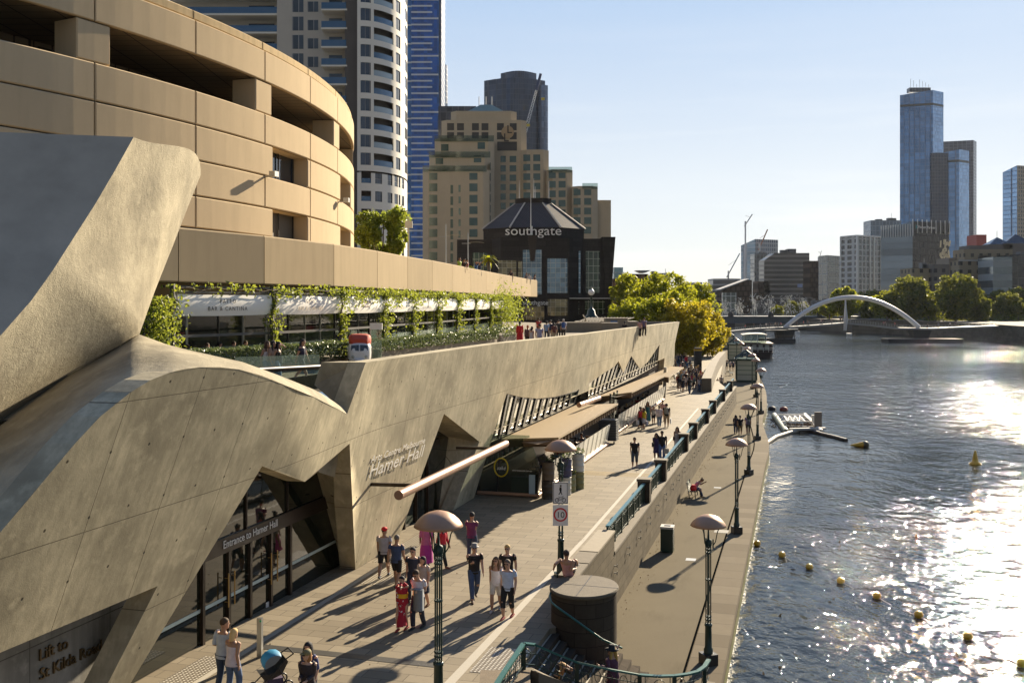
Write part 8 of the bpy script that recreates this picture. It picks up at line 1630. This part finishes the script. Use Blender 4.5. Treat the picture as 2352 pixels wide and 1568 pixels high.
# people leaning on the beige parapet
def bandpt(u):
    x = (u-1176)/F_
    for a, b in zip(BDV, BDV[1:]):
        fa_, fb2 = a.x-x*a.y, b.x-x*b.y
        if fa_*fb2 <= 0: k = fa_/(fa_-fb2); return a.lerp(b, k)
    return BDV[-1]
for u, c, lab, ps in ((1055, (.35, .5, .05), 'girl in a lime green top leaning on the beige parapet', {}), (1064, (.05, .03, .03), 'long-haired woman in dark clothes leaning over the beige parapet', {'lean': 25}), (1072, (.30, .08, .06), 'woman in dark red beside the long-haired one on the parapet', {}), (1093, (.03, .10, .25), 'man in blue taking a photo from the beige parapet', {'handl': (-.03, -.2, .12), 'handr': (.05, -.2, .12)}), (1101, (.04, .05, .08), 'man in dark clothes with one arm raised on the beige parapet', {'handr': (.15, -.1, .2)}), (1174, (.05, .03, .03), 'lone dark figure behind the beige parapet', {}), (1207, (.12, .13, .15), 'man in grey at the far end of the beige parapet', {'lean': 15}), (1215, (.55, .52, .5), 'person in white between two others at the far end of the beige parapet', {}), (1228, (.10, .04, .03), 'last person at the very end of the beige parapet', {})):
    p = bandpt(u); d = Vector((p.x, p.y, 0)).normalized(); p = p+d*1.15; person(lab, (xat(u, p.y), p.y, 12.0), rnd.uniform(10, 60), rnd.uniform(1.72, 1.85), rnd.random() > .5, shirt=c, sl=1, bottom=('trousers', DK), hair=(BRN if rnd.random() > .5 else DK, 'bob'), near=1, skin='m', pose=dict({'stride': .02}, **ps))
# --- the crowd at the far end
cr_ = random.Random(3); cols = [(.5, .03, .04), (.02, .02, .03), (.05, .12, .2), (.55, .5, .48), (.03, .04, .08), (.3, .25, .2), (.02, .02, .02), (.1, .25, .3), (.35, .05, .12), (.12, .1, .1)]; cn = ['red', 'black', 'blue', 'white', 'navy', 'beige', 'black', 'teal', 'crimson', 'grey']
crowd = [(1557, 858, 0), (1594, 862, 7), (1615, 854, 8), (1576, 852, 1), (1586, 850, 5), (1600, 852, 4), (1606, 857, 9), (1564, 852, 7), (1571, 846, 3), (1582, 843, 4), (1592, 846, 9), (1598, 842, 2), (1609, 846, 0), (1566, 844, 1), (1548, 815, 1), (1553, 814, 5), (1558, 812, 4), (1565, 813, 1), (1571, 812, 6), (1576, 815, 0), (1586, 816, 3), (1550, 824, 4), (1562, 834, 8), (1545, 838, 6), (1603, 838, 1), (1588, 836, 5), (1560, 862, 4), (1568, 866, 1), (1579, 860, 3), (1584, 866, 6), (1590, 856, 8), (1611, 862, 2), (1573, 840, 6), (1597, 848, 1), (1605, 866, 3), (1552, 830, 1), (1567, 826, 9), (1578, 828, 2)]
OD2 = 'first second third fourth fifth sixth seventh eighth ninth tenth eleventh twelfth thirteenth fourteenth fifteenth sixteenth seventeenth eighteenth nineteenth twentieth twenty-first twenty-second twenty-third twenty-fourth twenty-fifth twenty-sixth twenty-seventh twenty-eighth twenty-ninth thirtieth thirty-first thirty-second thirty-third thirty-fourth thirty-fifth thirty-sixth thirty-seventh last'.split(); rk = {i: k for k, i in enumerate(sorted(range(len(crowd)), key=lambda i: crowd[i][0]))}
for i, (u, v, ci) in enumerate(crowd):
    H = cr_.uniform(1.58, 1.82) if i != 1 else 1.5; fm = cr_.random() > .5; p = top(u, v, H); nb = ['beside the cafe end', 'mid-crowd', 'at the front', 'under the trees', 'near the pylon'][0 if u < 1562 and v > 835 else 2 if v > 853 else 3 if v < 826 else 4 if u > 1597 else 1]
    person('%s in a %s top %s, %s from the left of the crowd' % ('woman' if fm else 'man', cn[ci], nb, OD2[rk[i]]), p, cr_.uniform(0, 360), H, fm, shirt=cols[ci], sl=cr_.choice((1, 1, 2, 3)), bottom=cr_.choice((('trousers', DK), ('shorts', NVY), ('trousers', JEAN), ('skirt', (.3, .25, .22)))), hair=((DK, BRN, BLD)[cr_.randrange(3)], 'long' if fm else 'short'), near=0, skin='m', group='crowd at the far end of the promenade', pose={'stride': cr_.uniform(.03, .14)})
for u, v, z, H, c, lab in ((1648, 868, -.9, 1.2, (.45, .2, .04), 'small child in orange on the ramp'), (1657, 861, -1.0, 1.66, (.35, .33, .3), 'woman in pale clothes on the ramp beside the child'), (1669, 827, -2, 1.72, (.03, .03, .04), 'man with raised arms on the far quay'), (1677, 828, -2, 1.74, (.35, .36, .4), 'person in grey on the far quay, middle of three'), (1684, 828, -2, 1.78, (.03, .04, .1), 'man in navy on the far quay, right of three'), (1656, 835, -2, 1.5, (.05, .04, .04), 'seated-looking figure by the ramp end on the far quay'), (1663, 836, -2, 1.2, (.15, .05, .05), 'child between the adults on the far quay')):
    person(lab, top(u, v, H, z), cr_.uniform(120, 240), H, False, shirt=c, sl=1, bottom=('shorts', DK), hair=(DK, 'short'), near=0, skin='m', pose={'stride': .06, **({'handl': (-.1, -.05, .2), 'handr': (.1, -.05, .2)} if 'raised' in lab else {})})
OD = 'first second third fourth fifth sixth seventh eighth ninth tenth eleventh twelfth thirteenth fourteenth fifteenth sixteenth seventeenth eighteenth nineteenth twentieth twenty-first twenty-second twenty-third twenty-fourth twenty-fifth'.split()
for i, u in enumerate((1712, 1732, 1747, 1760, 1768, 1781, 1785, 1789, 1794, 1831, 1846, 1855, 1858, 1886, 1890, 1911, 1931, 1936, 2030, 2034, 2056, 2131, 2156, 2183, 2195)):
    dpz = [(a, b) for a, b in zip(dk, dk[1:]) if a[0] <= u <= b[0]][0]; a, b = dpz; vv = a[1]+(b[1]-a[1])*(u-a[0])/(b[0]-a[0]); p = ony(u, vv, 326); ci = i % 10
    person('tiny walker in %s, %s along the footbridge from its left end' % (cn[ci], OD[i]), (p.x, 326.2, p.z+.5), cr_.uniform(0, 360), cr_.uniform(1.6, 1.85), shirt=cols[ci], sl=1, bottom=('trousers', DK), hair=(DK, 'short'), near=0, group='walkers on the arched footbridge', pose={'stride': .1})
# seated guests in the cafes and the restaurant
def guest(lab, p, fc, c, hr): person(lab, p, fc, 1.68, cr_.random() > .5, shirt=c, sl=1, bottom=('trousers', DK), hair=(hr, 'bob'), near=0, skin='l', pose={'hip': .52, 'lean': 8, 'feet': ((-.07, -.27, .045), (.07, -.27, .045)), 'handl': (-.06, -.2, -.12), 'handr': (.08, -.2, -.12)})
oo = ['first', 'second', 'third', 'fourth', 'fifth', 'sixth', 'seventh', 'eighth']
for i in range(8):
    s = (16.55, 17.85, 21.7, 23.0, 24.4, 25.6, 26.9, 29.0)[i]; q = W(2.3, s, .12); guest('%s seated guest inside the near cafe, counted from its glass side' % oo[i], tuple(q), (AWAY if i % 2 == 0 else TOW), cols[(i*3+1) % 10], (DK, BRN, BLD)[i % 3])
for i in range(7): q = W(1.9, 42.3+i*3.1, .12); guest('%s seated guest inside the far cafe, counted from its door' % oo[i], tuple(q), (AWAY if i % 2 == 0 else TOW), cols[(i*7+2) % 10], (DK, BRN, BLD)[i % 3])
for i, (u, v, Y, c) in enumerate(((426, 788, 44.5, (.2, .28, .5)), (437, 786, 44, (.5, .45, .42)), (470, 787, 46, (.05, .04, .04)), (500, 785, 47.5, (.08, .05, .05)), (533, 786, 48, (.4, .3, .25)), (560, 784, 49, (.03, .03, .03)))):
    p = ony(u, v, Y); guest('%s diner from the left behind the glass screen of the terrace restaurant' % oo[i], (p.x, p.y, 6.55), cr_.choice((90, -90, 60)), c, (DK, BRN, (.1, .06, .04))[i % 3])
# bicycles near the crowd
def bike(u, v, rz, lab):
    p = onz(u, v, 0); b = thing('bicycle', lab, 'bicycle', tuple(p), rz, 'bicycles near the far crowd')
    for x in (-.52, .52): m = MB(); m.tube([(x+math.cos(a)*.33, 0, .34+math.sin(a)*.33) for a in [k*math.pi/9 for k in range(19)]], .02, 5, caps=False); m.build('wheel', BLACK, b)
    m = MB()
    for a, c in (((-.52, .34), (-.15, .85)), ((-.15, .85), (.38, .85)), ((-.05, .34), (.38, .85)), ((.52, .34), (.38, 1.0)), ((-.52, .34), (-.05, .34)), ((-.15, .85), (-.05, .34))): m.tube([(a[0], 0, a[1]), (c[0], 0, c[1])], .018, 5)
    m.build('frame', pmat('bike', (.5, .5, .5)), b); m = MB(); m.box(-.28, -.03, -.05, .05, .92, .96); m.build('saddle', BLACK, b); m = MB(); m.bar((.38, -.25, 1.02), (.38, .25, 1.02), .03); m.build('handlebar', BLACK, b)
bike(1553, 886, .6, 'pale bicycle leaning at the end of the far cafe'); bike(1566, 884, 1.2, 'bicycle half hidden beside the crowd'); bike(1448, 985, .2, 'bicycle parked against the glass by the far cafe door')
# ================================================================ air
hm = bpy.data.materials.new('haze_air'); hm.use_nodes = True; ht_ = hm.node_tree; ht_.nodes.clear(); ho_ = ht_.nodes.new('ShaderNodeOutputMaterial'); pv = ht_.nodes.new('ShaderNodeVolumePrincipled')
pv.inputs['Color'].default_value = (.80, .88, 1, 1); pv.inputs['Density'].default_value = .00002; pv.inputs['Anisotropy'].default_value = .3; ht_.links.new(pv.outputs[0], ho_.inputs['Volume'])
m = MB(); m.box(-620, 2600, -110, 2700, -9, 330); m.build('haze', hm, kind='stuff')
